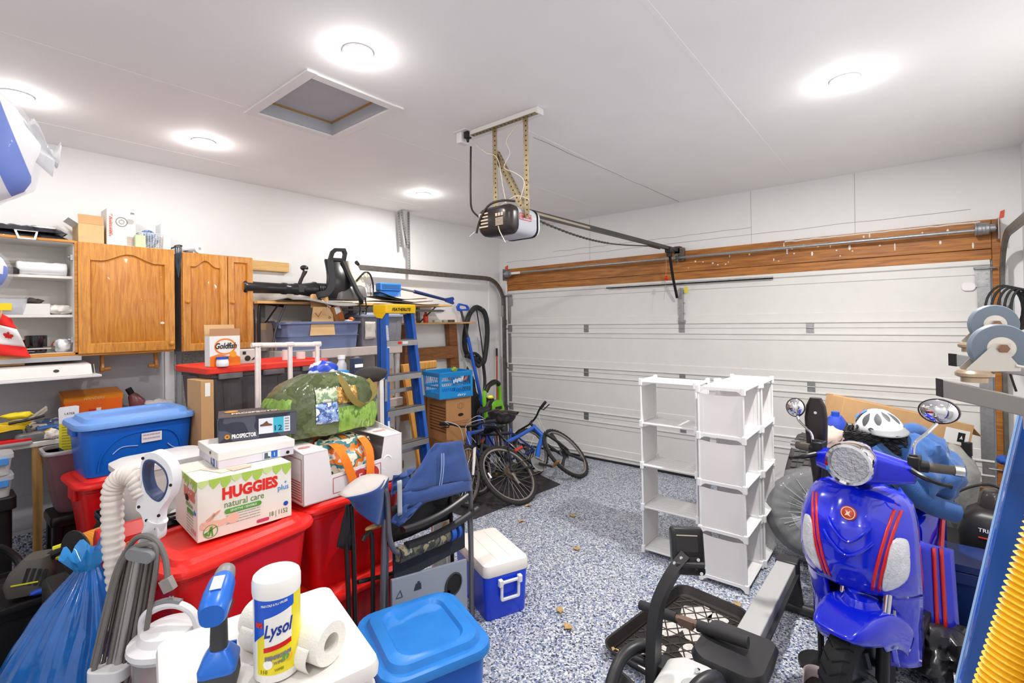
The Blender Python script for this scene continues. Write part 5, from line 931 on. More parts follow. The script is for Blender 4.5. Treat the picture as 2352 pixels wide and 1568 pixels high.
NV=cells('camo card',['#262b3d','#262b3d','#4d5060','#2a2f42'],7,.55,kind='noise',noisy=1);DT=P('dark box top','#4a4446',.55)
carton(t,.205,.325,.112,NV);g=G();g.bb(-.104,.104,-.164,.164,.108,.1135);g.ob('lid',DT,t,bev=.001)
M=face((.1025,0,0),EY,EZ);text('PROSPECTOR',.026,WHITEINK,t,M@Matrix.Translation((-.06,.022,.001)),fit=.10,bold=.001);g=G();g.ringprism(circ(.011,18,-.128,.024),circ(.004,18,-.128,.024),.001,M=M);g.ob('gold_logo',GOLDINK,t,ang=0)
flat(t,M,rect(.0,.135,.02,.092),P('label pale','#dfe4ee'),'size_label');flat(t,M@Matrix.Translation((0,0,.001)),rect(.062,.107,.02,.092),CYANINK,'cyan_panel');text('12',.036,P('navy print','#1f3146',.6),t,M@Matrix.Translation((.084,.04,.003)),fit=.032);lines(t,M@Matrix.Translation((0,0,.002)),.112,.13,.08,5,.013,.005,GREYINK,seed=7)
SAND=[(-.024,0),(.026,0),(.028,.006),(.012,.012),(.004,.024),(-.004,.018),(-.012,.012),(-.024,.008)]
flat(t,M@Matrix.Translation((.03,.055,.001)),SAND,P('sandal brown','#6b4a3a',.6),'sandal_picture')
M=face((0,-.1625,0),EX,EZ);flat(t,M,rect(-.09,.085,.015,.09),P('label pale','#dfe4ee'),'size_label');flat(t,M@Matrix.Translation((0,0,.001)),rect(.0,.05,.015,.09),CYANINK,'cyan_panel');text('12',.034,P('navy print','#1f3146'),t,M@Matrix.Translation((.025,.036,.003)),fit=.03);flat(t,M@Matrix.Translation((-.045,.055,.001)),[(x*.9,y)for x,y in SAND],P('sandal brown','#6b4a3a'),'sandal_picture')
text('PROSPECTOR',.05,P('pale lettering','#c9b7a9',.6),t,face((.03,.0,.1135),EY,V((-1,0,0))),fit=.22,bold=.002);flat(t,face((-.02,.09,.1135),EX,EY),circ(.02,16),CYANINK,'cyan_spot');flat(t,face((-.04,-.11,.1135),EX,EY),circ(.03,18),GOLDINK,'gold_spot')
lidded('red_bin','lower red lidded bin under display box, its lid jutting beside folded chairs','bin',(-2.36,1.40,0),0,.42,.56,.41,RED,REDLID,taper=.8,over=.03)
lidded('red_bin','upper red bin directly under the white display box','bin',(-2.36,1.40,.435),0,.40,.55,.41,RED,REDLID,taper=.76,over=.01)
t=th('display_box','white cut-front display box with red round logo holding shopping bags','box',(-2.345,1.395,.878),-2)
DB=P('display white card','#e8e2e4',.65)
w,d,h=.35,.55,.24
g=G();g.bb(-w/2,w/2,-d/2,d/2,0,.004);g.bb(-w/2,-w/2+.004,-d/2,d/2,0,h+.05);g.ob('base_and_back',DB,t,ang=0)
for y in(-d/2,d/2-.004):g=G();g.prism([(-w/2,0),(w/2,0),(w/2,h),(-w/2,h+.05)],.004,M=Matrix(((1,0,0,0),(0,0,1,y),(0,1,0,0),(0,0,0,1))));g.ob('end_panel',DB,t,ang=0)
g=G();g.prism([(-d/2,0),(d/2,0),(d/2,h),(d/2-.11,h),(d/2-.13,.13),(-d/2+.14,.11),(-d/2+.12,h),(-d/2,h)],.004,M=face((w/2-.004,0,0),EY,EZ,0));g.ob('front_panel',DB,t,ang=0)
for y0,y1 in((-d/2,-d/2+.12),(d/2-.11,d/2)):g=G();g.bb(-.12,w/2,y0,y1,h-.002,h+.002);g.ob('top_flap',DB,t,ang=0)
flat(t,face((.06,-d/2+.06,h+.002),EY,V((-1,0,0))),[(x,y*.6)for x,y in circ(.03,16)],P('faded print','#d9958c',.6),'red_print');flat(t,face((.0,d/2-.055,h+.002),EY,V((-1,0,0))),rect(-.03,.04,-.05,-.02),P('faded print','#d9958c'),'red_print')
RR=P('logo red','#c43a3a',.6);Mf=face((w/2,0,0),EY,EZ)
for y,tx in((.02,'F'),(.085,'El')):g=G();g.prism(circ(.042,24,y,.065),.0006 if y<.05 else .0012,M=Mf);g.ob('logo_disc',RR,t,ang=0);text(tx,.045,WHITEINK,t,Mf@Matrix.Translation((y,.065,.0015)))
g=G();g.ringprism([(-.13,.02),(.14,.02),(.14,.112),(-.13,.096)],[(-.127,.023),(.137,.023),(.137,.109),(-.127,.093)],.0006,M=Mf);g.ob('red_border',P('border red','#b5605c',.6),t,ang=0)
for i in range(8):flat(t,face((0,-d/2,0),EX,EZ),rect(.0,.15,.02+.012*i,.024+.012*i),RR,'red_stripe')
g=G();g.ringprism([(-.02,.0),(.16,.0),(.16,.2),(-.02,.2)],[(-.017,.003),(.157,.003),(.157,.197),(-.017,.197)],.0006,M=face((0,-d/2,.015),EX,EZ));g.ob('red_border',P('border red','#b5605c'),t,ang=0)
PRINTM=cells('animal print bag',['#4fb3bd','#f0ece2','#f08423','#2f7f88','#e6d9c2','#3b3a3c','#d9562c','#7fc9cf'],8,.35,kind='noise',noisy=3,coat=.2,bump=.25)
t=th('printed_shopping_bag','animal print shopping bag with orange straps slumped in the display box','shopping bag',(-2.34,1.40,.885))
def bagfn(u,v):
 a=2*pi*u;x,y=cos(a),sin(a);r=1-.10*v+.07*nz((x*2,y*2,v*3),1.5);sg=abs(x)**.6*(1 if x>0 else-1),abs(y)**.6*(1 if y>0 else-1)
 return(.150*sg[0]*r*(1-.35*v*v),.19*sg[1]*r-.015,.245*v*(1-.12*abs(y)**2)+.02*nz((x,y,v*2),2)*v)
g=G();g.grid(40,14,bagfn,wrapu=True);top=[bagfn(i/40,1)for i in range(40)];g.add(top+[(0,0,.225)],[(i,(i+1)%40,40)for i in range(40)]);g.ob('bag_body',PRINTM,t,ang=70)
OS=P('orange strap','#ee7b16',.7,bump=.2,bs=200)
for pts in([(.05,-.10,.225),(.11,-.10,.235),(.165,-.085,.19),(.178,-.05,.09),(.186,-.02,-.02),(.19,.01,-.055),(.192,.035,-.045)],[(.05,.06,.225),(.11,.06,.235),(.160,.068,.18),(.182,.06,.09),(.186,.05,.03)]):
 g=G();P_=spl(pts,6);g.loft([[tuple(p+V((0,s*.023,0))+V((s2*.0015,0,0)))for s,s2 in((1,1),(-1,1),(-1,-1),(1,-1))]for p in P_]);g.ob('strap',OS,t,ang=40)
g=G();g.tube(spl([(.165,.13,.1),(.172,.17,.13),(.17,.2,.1),(.168,.18,.06),(.168,.14,.07)],5,True),.008,6,close=True);g.ob('white_ribbon',WHITEINK,t)
GRB=cells('olive grass bag',['#434c30','#4b5636','#525e3c','#47522f','#5d6844','#6b7650'],9,.22,kind='noise',noisy=6,coat=.35,bump=.5);GRB2=cells('bright grass print',['#6f9438','#7fa643','#8fb651','#648a33','#a0c266'],24,.28,kind='noise',noisy=7,coat=.3,bump=.3,stretch=(1,1,.4))
t=th('grass_print_bag','bulging green grass print bag on top of the white display box','shopping bag',(-2.49,1.39,1.15))
def gb(u,v):
 a=2*pi*u;x,y=cos(a),sin(a);e=.62;sx,sy=abs(x)**e*(1 if x>0 else-1),abs(y)**e*(1 if y>0 else-1)
 prof=(1.0,1.05,1.05,1.02,.95,.80,.40);i=min(int(v*6),5);f=v*6-i;k=prof[i]*(1-f)+prof[i+1]*f
 w=1+.06*nz((x*2,y*2,v*2),1.6,3)+.02*nz((x*6,y*6,v*7),1.5,8)
 return(.15*sx*k*w,.29*sy*k*w,.30*(v**.85)+.012*nz((x*3,y*3,v),2,5))
mi=lambda f:None
g=G();NU=56;g.grid(NU,22,gb,wrapu=True);g.add([gb(i/NU,1)for i in range(NU)]+[(0,0,.305)],[(i,(i+1)%NU,NU)for i in range(NU)]);g.add([gb(i/NU,0)for i in range(NU)],[tuple(range(NU))])
for i,f in enumerate(g.f):
 c=sum((V(g.v[j])for j in f),V())/len(f)
 g.m[i]=1 if(c.z<.13 and c.y>-.02-.3*(c.z))or(c.y<-.24 and c.z<.2)else 0
g.ob('bag_body',[GRB,GRB2],t,ang=75)
def onbag(y,z,o=.004):
 best=None
 for k in range(200):
  u=(k/200*.5-.25)%1;v=max(0,min(1,(z/.30)**(1/.85)));p=gb(u,v)
  if best is None or abs(p[1]-y)<abs(best[1]-y):best=p
 return(best[0]+o,y,z)
for y0,y1,z0,z1,cols,nm in((-.12,.0,.165,.235,['#9ab58a','#c9d3b5','#7f9d78','#dfe3cf'],'photo_patch'),(.0,.115,.15,.235,['#b98a3c','#d9ab5a','#a3742e','#e3c27c'],'photo_patch'),(-.125,-.005,.06,.163,['#5f7fbd','#dfe8f4','#8aa5d6','#3f5a9a','#f4f7fb'],'photo_patch')):
 g=G();g.grid(8,7,lambda u,v:onbag(y0+(y1-y0)*u,z0+(z1-z0)*v));g.ob(nm,cells('patch'+cols[0],cols,22,.4,kind='noise',noisy=5),t,ang=60,solid=.001)
OLV=P('olive webbing','#7a6a2f',.7,bump=.2,bs=200)
P_=spl([onbag(.04,.29,.006),onbag(.045,.25,.012),onbag(.055,.20,.02),onbag(.09,.15,.022),onbag(.14,.125,.02),onbag(.2,.145,.02),onbag(.235,.19,.02),onbag(.225,.25,.01)],6)
g=G();g.loft([[tuple(p+V((.0,.0,.0))+V((a*.002,b*.017,b*.008)))for a,b in((1,1),(1,-1),(-1,-1),(-1,1))]for p in P_]);g.ob('strap',OLV,t,ang=40)
t=tag(wad('hockey_bag_cloth',cells('team cloth',['#1c3fae','#e9e9f4','#2448c4','#c9d3ee','#c4223a'],5,.4,kind='noise',noisy=1),None,(.06,.09,.07),(0,0,.06),5,.3,loc=(-2.80,1.56,1.366)),'blue white and red glossy cloth bag behind the grass print bag','bag');t.name='team_cloth_bag'
t=tag(wad('peaked_hat',P('black cap cloth','#332f2c',.8),None,(.07,.12,.05),(0,0,.04),8,.15,loc=(-2.62,1.78,1.36)),'black cloth cap behind right end of the grass print bag','cap')
t=tag(G().ball((0,0,.03),.035,16).ob('red_ball',P('orange red','#ea4a1f',.4),loc=(-2.50,1.695,1.24)),'orange red ball at the right end of the grass print bag','ball')
t=th('supplies_table','small hidden white table holding bottles behind grass print bag','table',(-2.86,1.66,0));g=G();g.bb(-.14,.14,-.16,.3,1.345,1.365);g.ob('tabletop',MELA,t,bev=.003)
for x in(-.12,.12):
 for y in(-.14,.28):g=G();g.bb(x-.015,x+.015,y-.015,y+.015,0,1.345);g.ob('leg',MELA,t,ang=0)
t=th('supply_carton','small dark blue carton standing among supplies behind the grass bag','carton',(-2.80,1.80,1.366));carton(t,.05,.07,.13,P('navy carton','#2b3550',.6));flat(t,face((.025,0,.08),EY,EZ),rect(-.03,.03,-.01,.012),WHITEINK,'label');flat(t,face((.025,0,.02),EY,EZ),rect(-.035,.035,-.018,.015),REDINK,'red_band')
t=th('white_bottle','pale bottle with white cap among supplies left of navy carton','bottle',(-2.88,1.74,1.366));g=G();g.lathe([(.03,0),(.032,.01),(.032,.09),(.02,.11),(.02,.125)],18);g.ob('bottle_body',P('pale bottle','#c9c9cc',.3),t);g=G();g.cyl((0,0,.125),(0,0,.15),.024,n=16);g.ob('cap',WHITE,t)
stack_item('blue_sponge','pair of bright blue scrub cloths left of the navy carton','cloth',(-2.79,1.67,1.366),30,P('sponge blue','#2f88c9',.8,bump=.3),.07,.1,.06)
t=th('black_cart','black wire rimmed cart loaded with dishes behind the vacuum handle','cart',(-2.80,.73,0))
g=G();g.bb(-.16,.16,-.22,.22,.80,.812);g.ob('tray',BLACK,t)
for z in(.84,.86):g=G();g.tube([(p[0],p[1],z)for p in rr(.33,.45,.02,3)],.006,6,close=True);g.ob('rim',BLACK,t)
for x in(-.15,.15):
 for y in(-.21,.21):g=G();g.cyl((x,y,0),(x,y,.87),.01,n=8);g.ob('leg',BLACK,t)
t=th('white_bin','glossy white plastic bin on black cart seen through the vacuum handle','bin',(-2.84,.74,.813));g=G();g.loft([rr(.18,.3,.05,5,0),rr(.22,.36,.06,5,.2),rr(.23,.37,.06,5,.24),rr(.25,.39,.07,5,.245),rr(.25,.39,.07,5,.27),rr(.2,.33,.06,5,.285)]);g.ob('bin_body',WHITE,t)
g=G();g.bb(.09,.1,-.04,.0,.2705,.30);g.ob('blue_clip',BLUEINK,t,bev=.003)
t=th('plate_stack','white plates stacked at the front of black cart','plates',(-2.685,.80,.8125));
for i in range(3):g=G();g.lathe([(.03,.0+.008*i),(.07,.012+.008*i),(.07,.016+.008*i),(.03,.006+.008*i)],24,M=T(0,0,0));g.ob('plate',PAPER,t)
tag(wad('yellow_scourer',P('yellow green sponge','#c9c94a',.8),None,(.03,.05,.02),(0,0,.018),3,.2,loc=(-2.68,.66,.8125)),'yellow green sponge at the front of the black cart','sponge')
t=th('black_box_stand','black crate low behind garbage bag supporting the orange cord reel','crate',(-2.73,.44,0));g=G();g.loft([rr(.22,.26,.02,3,z)for z in(0,.66)]+[rr(.2,.24,.02,3,.675)]);g.ob('crate_body',BLACK,t,bev=.003)
t=th('cord_reel','black cord reel wound with orange extension cord beside the vacuum hose','cord reel',(-2.73,.455,.676+.10),20)
for y in(-.055,.055):g=G();g.cyl((0,y-.004,0),(0,y+.004,0),.1,n=28);g.ob('flange',BLACK,t,bev=.002)
g=G();g.cyl((0,-.05,0),(0,.05,0),.04,n=16);g.ob('hub',BLACK,t)
for i in range(8):
 g=G();g.tube([(.068*cos(a),-.042+.012*i+.002*sin(a*2),.068*sin(a))for a in[2*pi*k/28 for k in range(28)]],.0075,8,close=True);g.ob('cord_turn',P('orange cord','#e9962a',.5),t)
t=th('blue_bucket','royal blue bucket standing on the floor behind the silver wand','bucket',(-2.56,.52,0));g=G();g.lathe([(.08,0),(.105,.70),(.112,.70),(.112,.715),(.1,.715),(.078,.01),(.001,.008)],28,cap=False);g.ob('bucket_body',BLUE2,t)
t=th('red_food_bag','red packet with orange lettering standing on the blue bucket','packet',(-2.545,.53,.717));g=G();g.loft([rr(.12,.17,.02,3,0),rr(.14,.19,.03,3,.08),rr(.11,.19,.02,3,.15),rr(.02,.19,.008,3,.19)]);g.ob('bag_body',P('packet red','#c9201c',.4),t)
text('roma',.06,P('packet orange','#ef7d2a',.5),t,face((.07,.02,.125),EY,V((-.3,0,1)),.004),fit=.11);text('tomato',.055,P('packet orange','#ef7d2a'),t,face((.072,.0,.065),EY,EZ,.003),fit=.15)
t=th('storage_tote','long open black tote at bottom left holding a chainsaw','tote',(-3.17,.12,0))
TK=P('trunk black','#1e1c1d',.38,var=.1)
tote(t,.42,.86,.54,.04,TK,hollow=True,taper=.9,handles=False);g=G();g.loft([rr(.45,.89,.05,4,.525),rr(.455,.895,.05,4,.535),rr(.45,.89,.05,4,.548),rr(.41,.85,.04,4,.548),rr(.41,.85,.04,4,.53)]);g.ob('rim',TK,t)
g=G();g.grid(10,14,lambda u,v:(-.19+.38*u,-.41+.82*v,.49+.035*nz((u*3,v*5,1),1.7)));g.ob('packed_cloth',P('dark packed cloth','#2d2a2a',.85),t)
t=th('chainsaw','grey and yellow cordless chainsaw lying on the open black tote','chainsaw',(-3.06,.30,.555),65)
CG=P('chainsaw grey','#56534f',.4);CY=P('chainsaw yellow','#d9d62a',.4)
g=G();g.loft([rr(.14,.12,.03,4,0),rr(.16,.13,.035,4,.05,.0),rr(.14,.13,.04,4,.10,.01),rr(.09,.1,.03,4,.15,.03)]);g.ob('motor_body',CG,t,ang=50)
for i in range(4):g=G();g.bb(-.02+.02*i,-.008+.02*i,-.067,-.06,.05,.12,M=T(0,0,0,0,15));g.ob('vent_slot',BLACK,t,ang=0)
g=G();g.tube(spl([(-.08,-.02,.02),(-.14,-.04,.1),(-.16,-.02,.17),(-.13,.06,.19),(-.08,.09,.12),(-.05,.07,.06)],6),.016,10);g.ob('front_handle',BLACK,t)
g=G();g.tube(spl([(.06,0,.13),(.12,.0,.155),(.2,.0,.13),(.24,.0,.06),(.2,0,.015),(.1,0,.01)],6),.02,10);g.ob('rear_handle',BLACK,t)
g=G();g.tube(spl([(.09,0,.125),(.14,.0,.12),(.2,.0,.1)],5),.012,8);g.cyl((.08,0,.165),(.11,0,.172),.012,n=8);g.ob('trigger_bar',CY,t)
g=G();g.bb(-.04,.05,-.07,-.066,.055,.06);g.ob('yellow_line',CY,t,ang=0);g=G();g.prism(rr2(.30,.06,.028,4,-.2,.03),.01,M=T(0,-.03,0,90));g.ob('guide_bar',P('bar cover','#2c2a29',.5),t)
g=G();g.bb(.12,.18,-.03,-.026,.02,.04);g.ob('white_sticker',PAPER,t,ang=0)
tag(G().grid(8,8,lambda u,v:(-.05+.1*u,-.06+.12*v,.01+.02*nz((u*3,v*3,0),2)),0).ob('cardboard_scrap',CARD,solid=.004,loc=(-3.05,.06,.56)),'small piece of brown cardboard on the open black tote','scrap')
tag(wad('blue_strap',P('strap blue','#1f4fc4',.6),None,(.02,.05,.015),(0,0,.013),3,.3,loc=(-2.99,.34,.551)),'short piece of blue strap on the rim of the black tote','strap')
GBM=mat('blue bag film','#1565b8',.14,var=.35,vs=3.2,bump=.6,bs=9,coat=.6)
t=th('garbage_bag','full translucent blue garbage bag tied at the top beside the vacuum','garbage bag',(-2.40,.285,0))
def gbag(u,v):
 a=2*pi*u;k=(.85,1.05,1.12,1.1,1.02,.9,.74,.5,.17);i=min(int(v*8),7);f=v*8-i;r=k[i]*(1-f)+k[i+1]*f
 pl=1+(.02+.12*v**3)*sin(a*17+3*nz((cos(a),sin(a),v*2),2))*.6+.08*nz((cos(a)*2,sin(a)*2,v*2.5),1.4,2)
 return(.19*cos(a)*r*pl+.02*v,.20*sin(a)*r*pl+.10*v**2,.83*v)
g=G();g.grid(72,34,gbag,wrapu=True);g.ob('bag_body',GBM,t,ang=70)
g=G()
g.grid(40,6,lambda u,v:tuple(V(gbag(u,1))+V((cos(2*pi*u)*.035*v*(1+.3*sin(u*50)),sin(2*pi*u)*.035*v*(1+.3*cos(u*44)),.07*v+.02*sin(u*40)*v))),wrapu=True);g.ob('bag_neck',mat('blue neck film','#2f9be8',.14,var=.2,vs=5,coat=.6,alpha=.85),t,ang=70)
t=th('steam_vacuum','white and grey upright vacuum with ribbed hose and silver wand','vacuum',(-1.90,.40,0))
VW=P('vacuum white','#dcdcdf',.35);VN=P('vacuum navy','#33456e',.35)
U,N=V((.773*.9,.634*.9,0)),V((.634,-.773,0))
U=V((.773,.634,0)).normalized()
def vp(u,z,n=0):p=U*u+N*n+V((-.065,.09,0));return(p.x,p.y,z)
out_=[(a*(.74 if b>1.14 else .9),b)for a,b in[(-.005,1.02),(.025,1.02),(.03,1.10),(.05,1.135),(.09,1.165),(.105,1.22),(.085,1.27),(.03,1.305),(-.02,1.30),(-.042,1.25),(-.04,1.18),(-.055,1.15),(-.05,1.12),(-.03,1.10)]]
inn_=[(a*.84-.002,1.215+(b-1.215)*1.08)for a,b in[(.0,1.175),(.012,1.165),(.025,1.158),(.04,1.155),(.055,1.165),(.068,1.185),(.075,1.215),(.06,1.25),(.02,1.275),(-.012,1.272),(-.022,1.245),(-.02,1.215),(-.014,1.195),(-.008,1.183)]]
def ctr(pts,closed=True):return[(p.x,p.y)for p in spl([(a,b,0)for a,b in pts],4,True)]
MV=Matrix(((U.x,0,N.x,-.065),(U.y,0,N.y,.09),(0,1,0,0),(0,0,0,1)))
g=G();g.ringprism(ctr(out_),ctr(inn_),.045,M=MV@Matrix.Translation((0,0,-.022)));g.ob('hand_grip',VW,t,bev=.008,ang=50)
g=G();a=ctr(inn_);c0=V((.021,1.215));g.ringprism([tuple(c0+(V(p)-c0)*1.08)for p in a],[tuple(c0+(V(p)-c0)*.92)for p in a],.05,M=MV@Matrix.Translation((0,0,-.025)));g.ob('grip_lining',VN,t,bev=.004,ang=50)
for u,z in((-.02,1.29),(.071,1.20),(-.035,1.13),(-.01,1.085),(.03,1.10)):g=G();g.cyl(vp(u,z,.021),vp(u,z,.025),.005,n=10);g.ob('screw_hole',INK,t)
g=G();g.cyl(vp(.01,1.08),vp(-.03,.985),.031,.028,n=20);g.ob('neck',VW,t)
g=G();g.bb(-.012,.02,1.055,1.07,.023,.026,M=MV@Matrix.Identity(4));g.ob('brand_plate',GREYINK,t,ang=0)
hp=spl([vp(-.035,1.16),vp(-.065,1.215),vp(-.105,1.225),vp(-.138,1.185),vp(-.142,1.10),vp(-.140,1.0),vp(-.130,.90),vp(-.12,.80),vp(-.12,.72)],12)
g=G();g.tube(hp,[.032 if i%3 else .0275 for i in range(len(hp))],14);g.ob('ribbed_hose',P('hose beige','#d9d0c9',.45),t,ang=60)
SV=P('silver wand','#a8a5a2',.25,metal=.7)
for du,m,r in((.0,SV,.013),(.03,P('wand grey','#77736f',.3,metal=.4),.008),(-.025,P('wand grey','#77736f'),.009),(.045,P('wand dark','#5c5855',.3,metal=.4),.006),(-.042,P('wand dark','#5c5855'),.006),(.016,P('wand dark','#5c5855'),.006),(-.013,SV,.007),(.058,P('wand grey','#77736f'),.005),(-.055,SV,.005)):
 g=G();g.cyl(vp(-.025+du,.99,.03),vp(-.17+du*1.5,.08,.09),r,n=12);g.ob('wand_tube',m,t)
g=G();g.tube(spl([vp(-.16,.6,.07),vp(-.10,.90,.05),vp(-.06,1.0,.04),vp(-.01,1.045,.05),vp(.04,1.03,.05),vp(.07,.97,.05),vp(.085,.90,.06)],6),.009,8);g.tube(spl([vp(-.14,.6,.09),vp(-.09,.90,.05),vp(-.05,.99,.05),vp(.0,1.02,.06),vp(.05,1.0,.06),vp(.03,.8,.07),vp(-.03,.4,.09)],6),.008,8);g.ob('power_cord',P('cord grey','#6f6b68',.5),t)
g=G();g.loft([[(x,y,z)for x,y in rr2(.085,.036,.016,4)]for z in(-.015,.015)],M=MV@T(.01,.995,.07,0,0,-12));g.ob('cord_hook',GREYINK,t)
g=G();g.bb(-.018,.018,-.012,.03,-.01,.012,M=MV@T(.09,.885,.06,0,0,25));g.cyl(vp(.10,.855,.06),vp(.105,.835,.06),.003,n=6);g.cyl(vp(.09,.855,.06),vp(.095,.835,.06),.003,n=6);g.ob('plug',P('plug grey','#8f8b86',.4),t,bev=.003)
g=G();g.loft([[(x,y,z)for x,y in rr2(.12,.08,.03,4)]for z in(-.02,.02)],M=MV@T(-.10,.62,.06,90,0,0));g.ob('tube_clip',VW,t,bev=.004)
cx,cy=.035,.10
g=G();g.lathe([(.088,.0),(.092,.02),(.09,.35),(.082,.50)],28,M=T(cx,cy,0));g.ob('base_body',VW,t)
g=G();g.lathe([(.082,.50),(.092,.54),(.10,.70)],28,M=T(cx,cy,0),cap=False);g.ob('clear_cup',P('smoky cup','#b5afb0',.1,alpha=.55),t)
g=G();g.lathe([(.05,.50),(.06,.60),(.02,.68)],20,M=T(cx,cy,0));g.ob('cup_filter',P('filter pink','#c9a9a4',.7),t)
g=G();g.lathe([(.103,.695),(.112,.71),(.11,.725),(.085,.735),(.075,.755),(.001,.765)],28,M=T(cx,cy,0));g.ob('cup_lid',VW,t)
g=G();c=V((cx,cy,0));g.tube(spl([c+U*-.085+V((0,0,.725)),c+U*-.08+V((0,0,.785)),c+U*-.03+V((0,0,.82)),c+U*.03+V((0,0,.825)),c+U*.08+V((0,0,.795)),c+U*.10+V((0,0,.73))],6),.013,10);g.ob('carry_handle',VW,t)
g=G();g.tube(spl([c+U*-.04+V((0,0,.828)),c+V((0,0,.838)),c+U*.04+V((0,0,.832))],5),.011,8);g.ob('handle_insert',GREYINK,t)
g=G();g.loft([rr(.30,.26,.06,5,z,.0,.02)for z in(0,.05)]+[rr(.24,.2,.05,5,.075,.0,.03)]);g.ob('floor_head',VW,t)
g=G();hp=spl([vp(-.14,.60,.05),vp(-.17,.45,.07),vp(-.2,.3,.08),vp(-.2,.1,.08)],14);g.tube(hp,[.026 if i%2 else .022 for i in range(len(hp))],12);g.ob('lower_hose',P('hose grey','#8d8984',.45),t,ang=60)
g=G();g.grid(8,8,lambda u,v:vp(-.20+.12*u,.55+.11*v-.04*u,.0+.03*sin(3*u)));g.ob('tool_cup',VW,t,solid=.006)
g=G();g.bb(-.03,.02,.38,.50,.085,.088,M=MV);g.ob('spec_label',P('spec label','#d5d3d2',.5),t,ang=0)
t=th('compact_fridge','white compact fridge in front, with drill, wipes and towel roll on top','fridge',(-1.326,.569,0),-13.5)
FW=P('fridge white','#e2e0df',.35)
g=G();g.loft([rr(.44,.445,.03,4,z)for z in(.02,.80)]);g.ob('cabinet',FW,t)
g=G();g.loft([rr(.43,.44,.03,6,.825),rr(.455,.455,.03,6,.832),rr(.46,.46,.035,6,.85),rr(.452,.452,.035,6,.866),rr(.43,.43,.03,6,.87),rr(.40,.40,.025,6,.869)]);g.ob('top_cover',P('fridge top','#e6e2de',.35),t)
g=G();g.bb(-.215,.215,-.225,-.222,.05,.82);g.ob('door',FW,t,ang=0)
g=G();g.bb(.222,.236,-.20,-.06,.03,.815);g.bb(.222,.236,-.02,.2,.03,.815);g.ob('side_panel',FW,t,bev=.004)
g=G();g.bb(.22,.228,-.058,-.022,.03,.815);g.ob('dark_groove',P('groove grey','#8a8784',.6),t,ang=0)
FT=.871
t=th('wipes_canister','yellow and blue disinfecting wipes canister with white cap on the fridge','canister',(-1.225,.555,FT),48)
YL=P('canister yellow','#e9d91f',.3);CW=P('canister white','#efeee9',.35)
r0=.053
g=G();g.lathe([(.048,0),(r0,.004),(r0,.20),(.05,.204)],40);g.ob('canister_body',CW,t)
def cy_(a0,a1,z0,z1,rr_,m,nm,fn=None,n=24):
 g=G();g.grid(n,8,lambda u,v:((rr_)*cos(rad(a0+(a1-a0)*u)),rr_*sin(rad(a0+(a1-a0)*u)),z0(u)+(z1(u)-z0(u))*v if callable(z0)else z0+(z1-z0)*v));return g.ob(nm,m,t,ang=60)
cy_(-125,125,.022,.202,r0+.0006,YL,'yellow_label')
c_=-75
cy_(c_-62,c_+45,lambda u:.125-.03*(1-u)**1.0+.05*u,lambda u:.200,r0+.0012,P('canister blue','#1f57c9',.3),'blue_band')
cy_(c_-28,c_+38,lambda u:.088+.012*u,lambda u:.155+.018*u,r0+.0018,CW,'white_panel')
wr=lambda a0,z,rr_,tilt=0:(lambda c:V(((rr_+c.z)*cos(rad(a0)+(c.x)/rr_),(rr_+c.z)*sin(rad(a0)+(c.x)/rr_),z+c.y+tilt*c.x)))
text('Lysol',.042,P('lysol navy','#18358f',.4),t,None,fit=.066,shear=.25,bold=.0008,wrap=wr(c_+6,.128,r0+.0026,.12))
cy_(c_-30,c_+36,lambda u:.076+.012*u,lambda u:.087+.012*u,r0+.0022,RED,'red_ribbon')
text('DISINFECTING',.012,GREYINK,t,None,fit=.06,bold=.0008,wrap=wr(c_+4,.064,r0+.0016,.12));text('WIPES',.010,GREYINK,t,None,fit=.024,wrap=wr(c_+6,.050,r0+.0016,.1));text('20%',.014,REDINK,t,None,fit=.02,bold=.0012,wrap=wr(c_-42,.140,r0+.0022));text('KILLS COLD & FLU VIRUSES',.007,WHITEINK,t,None,fit=.06,wrap=wr(c_-4,.188,r0+.002,.1));text('110',.012,P('olive print','#8f8a2a'),t,None,fit=.016,wrap=wr(c_-30,.03,r0+.0016));text('WIPES',.008,P('olive print','#8f8a2a'),t,None,fit=.02,wrap=wr(c_+6,.033,r0+.0016,.1))
for a,z,r_,m in((c_-20,.048,.011,WHITEINK),(c_+30,.055,.009,P('lemon print','#f2b21c',.5)),(c_+22,.058,.008,GREENINK)):
 g=G();w_=wr(a,z,r0+.0014);g.prism(circ(r_,14),.0006);g.map(lambda p:w_(p));g.ob('label_picture',m,t,ang=0)
g=G();g.lathe([(.0545,.198),(.0555,.204),(.0555,.228),(.053,.238),(.047,.243),(.001,.244)],36);g.ob('cap',CW,t)
for rr_ in(.035,.022):g=G();g.tube([(rr_*cos(a),rr_*sin(a),.2435)for a in[2*pi*i/28 for i in range(28)]],.001,5,close=True);g.ob('cap_ring',CW,t)
t=th('cordless_drill','blue and charcoal cordless drill standing on its battery on the fridge','drill',(-1.285,.445,FT),150)
DBL=P('drill blue','#1f68c9',.3,var=.05);DGR=P('drill charcoal','#3a3b3e',.6)
g=G();g.loft([rr(.085,.075,.01,3,0),rr(.09,.08,.012,3,.012),rr(.085,.075,.012,3,.05)]);g.ob('battery',DGR,t,bev=.002)
g=G();g.loft([rr(.088,.078,.014,3,.042),rr(.09,.08,.016,3,.056),rr(.07,.062,.018,3,.075,.0),rr(.045,.042,.016,3,.09)]);g.bb(.044,.05,-.03,.03,.03,.07);g.ob('battery_shoe',DBL,t,bev=.002)
g=G();g.loft([rr(.042,.036,.014,4,.08,0),rr(.045,.036,.016,4,.11,0),rr(.04,.034,.014,4,.15,.003),rr(.044,.038,.014,4,.178,.003)]);g.ob('grip',DGR,t)
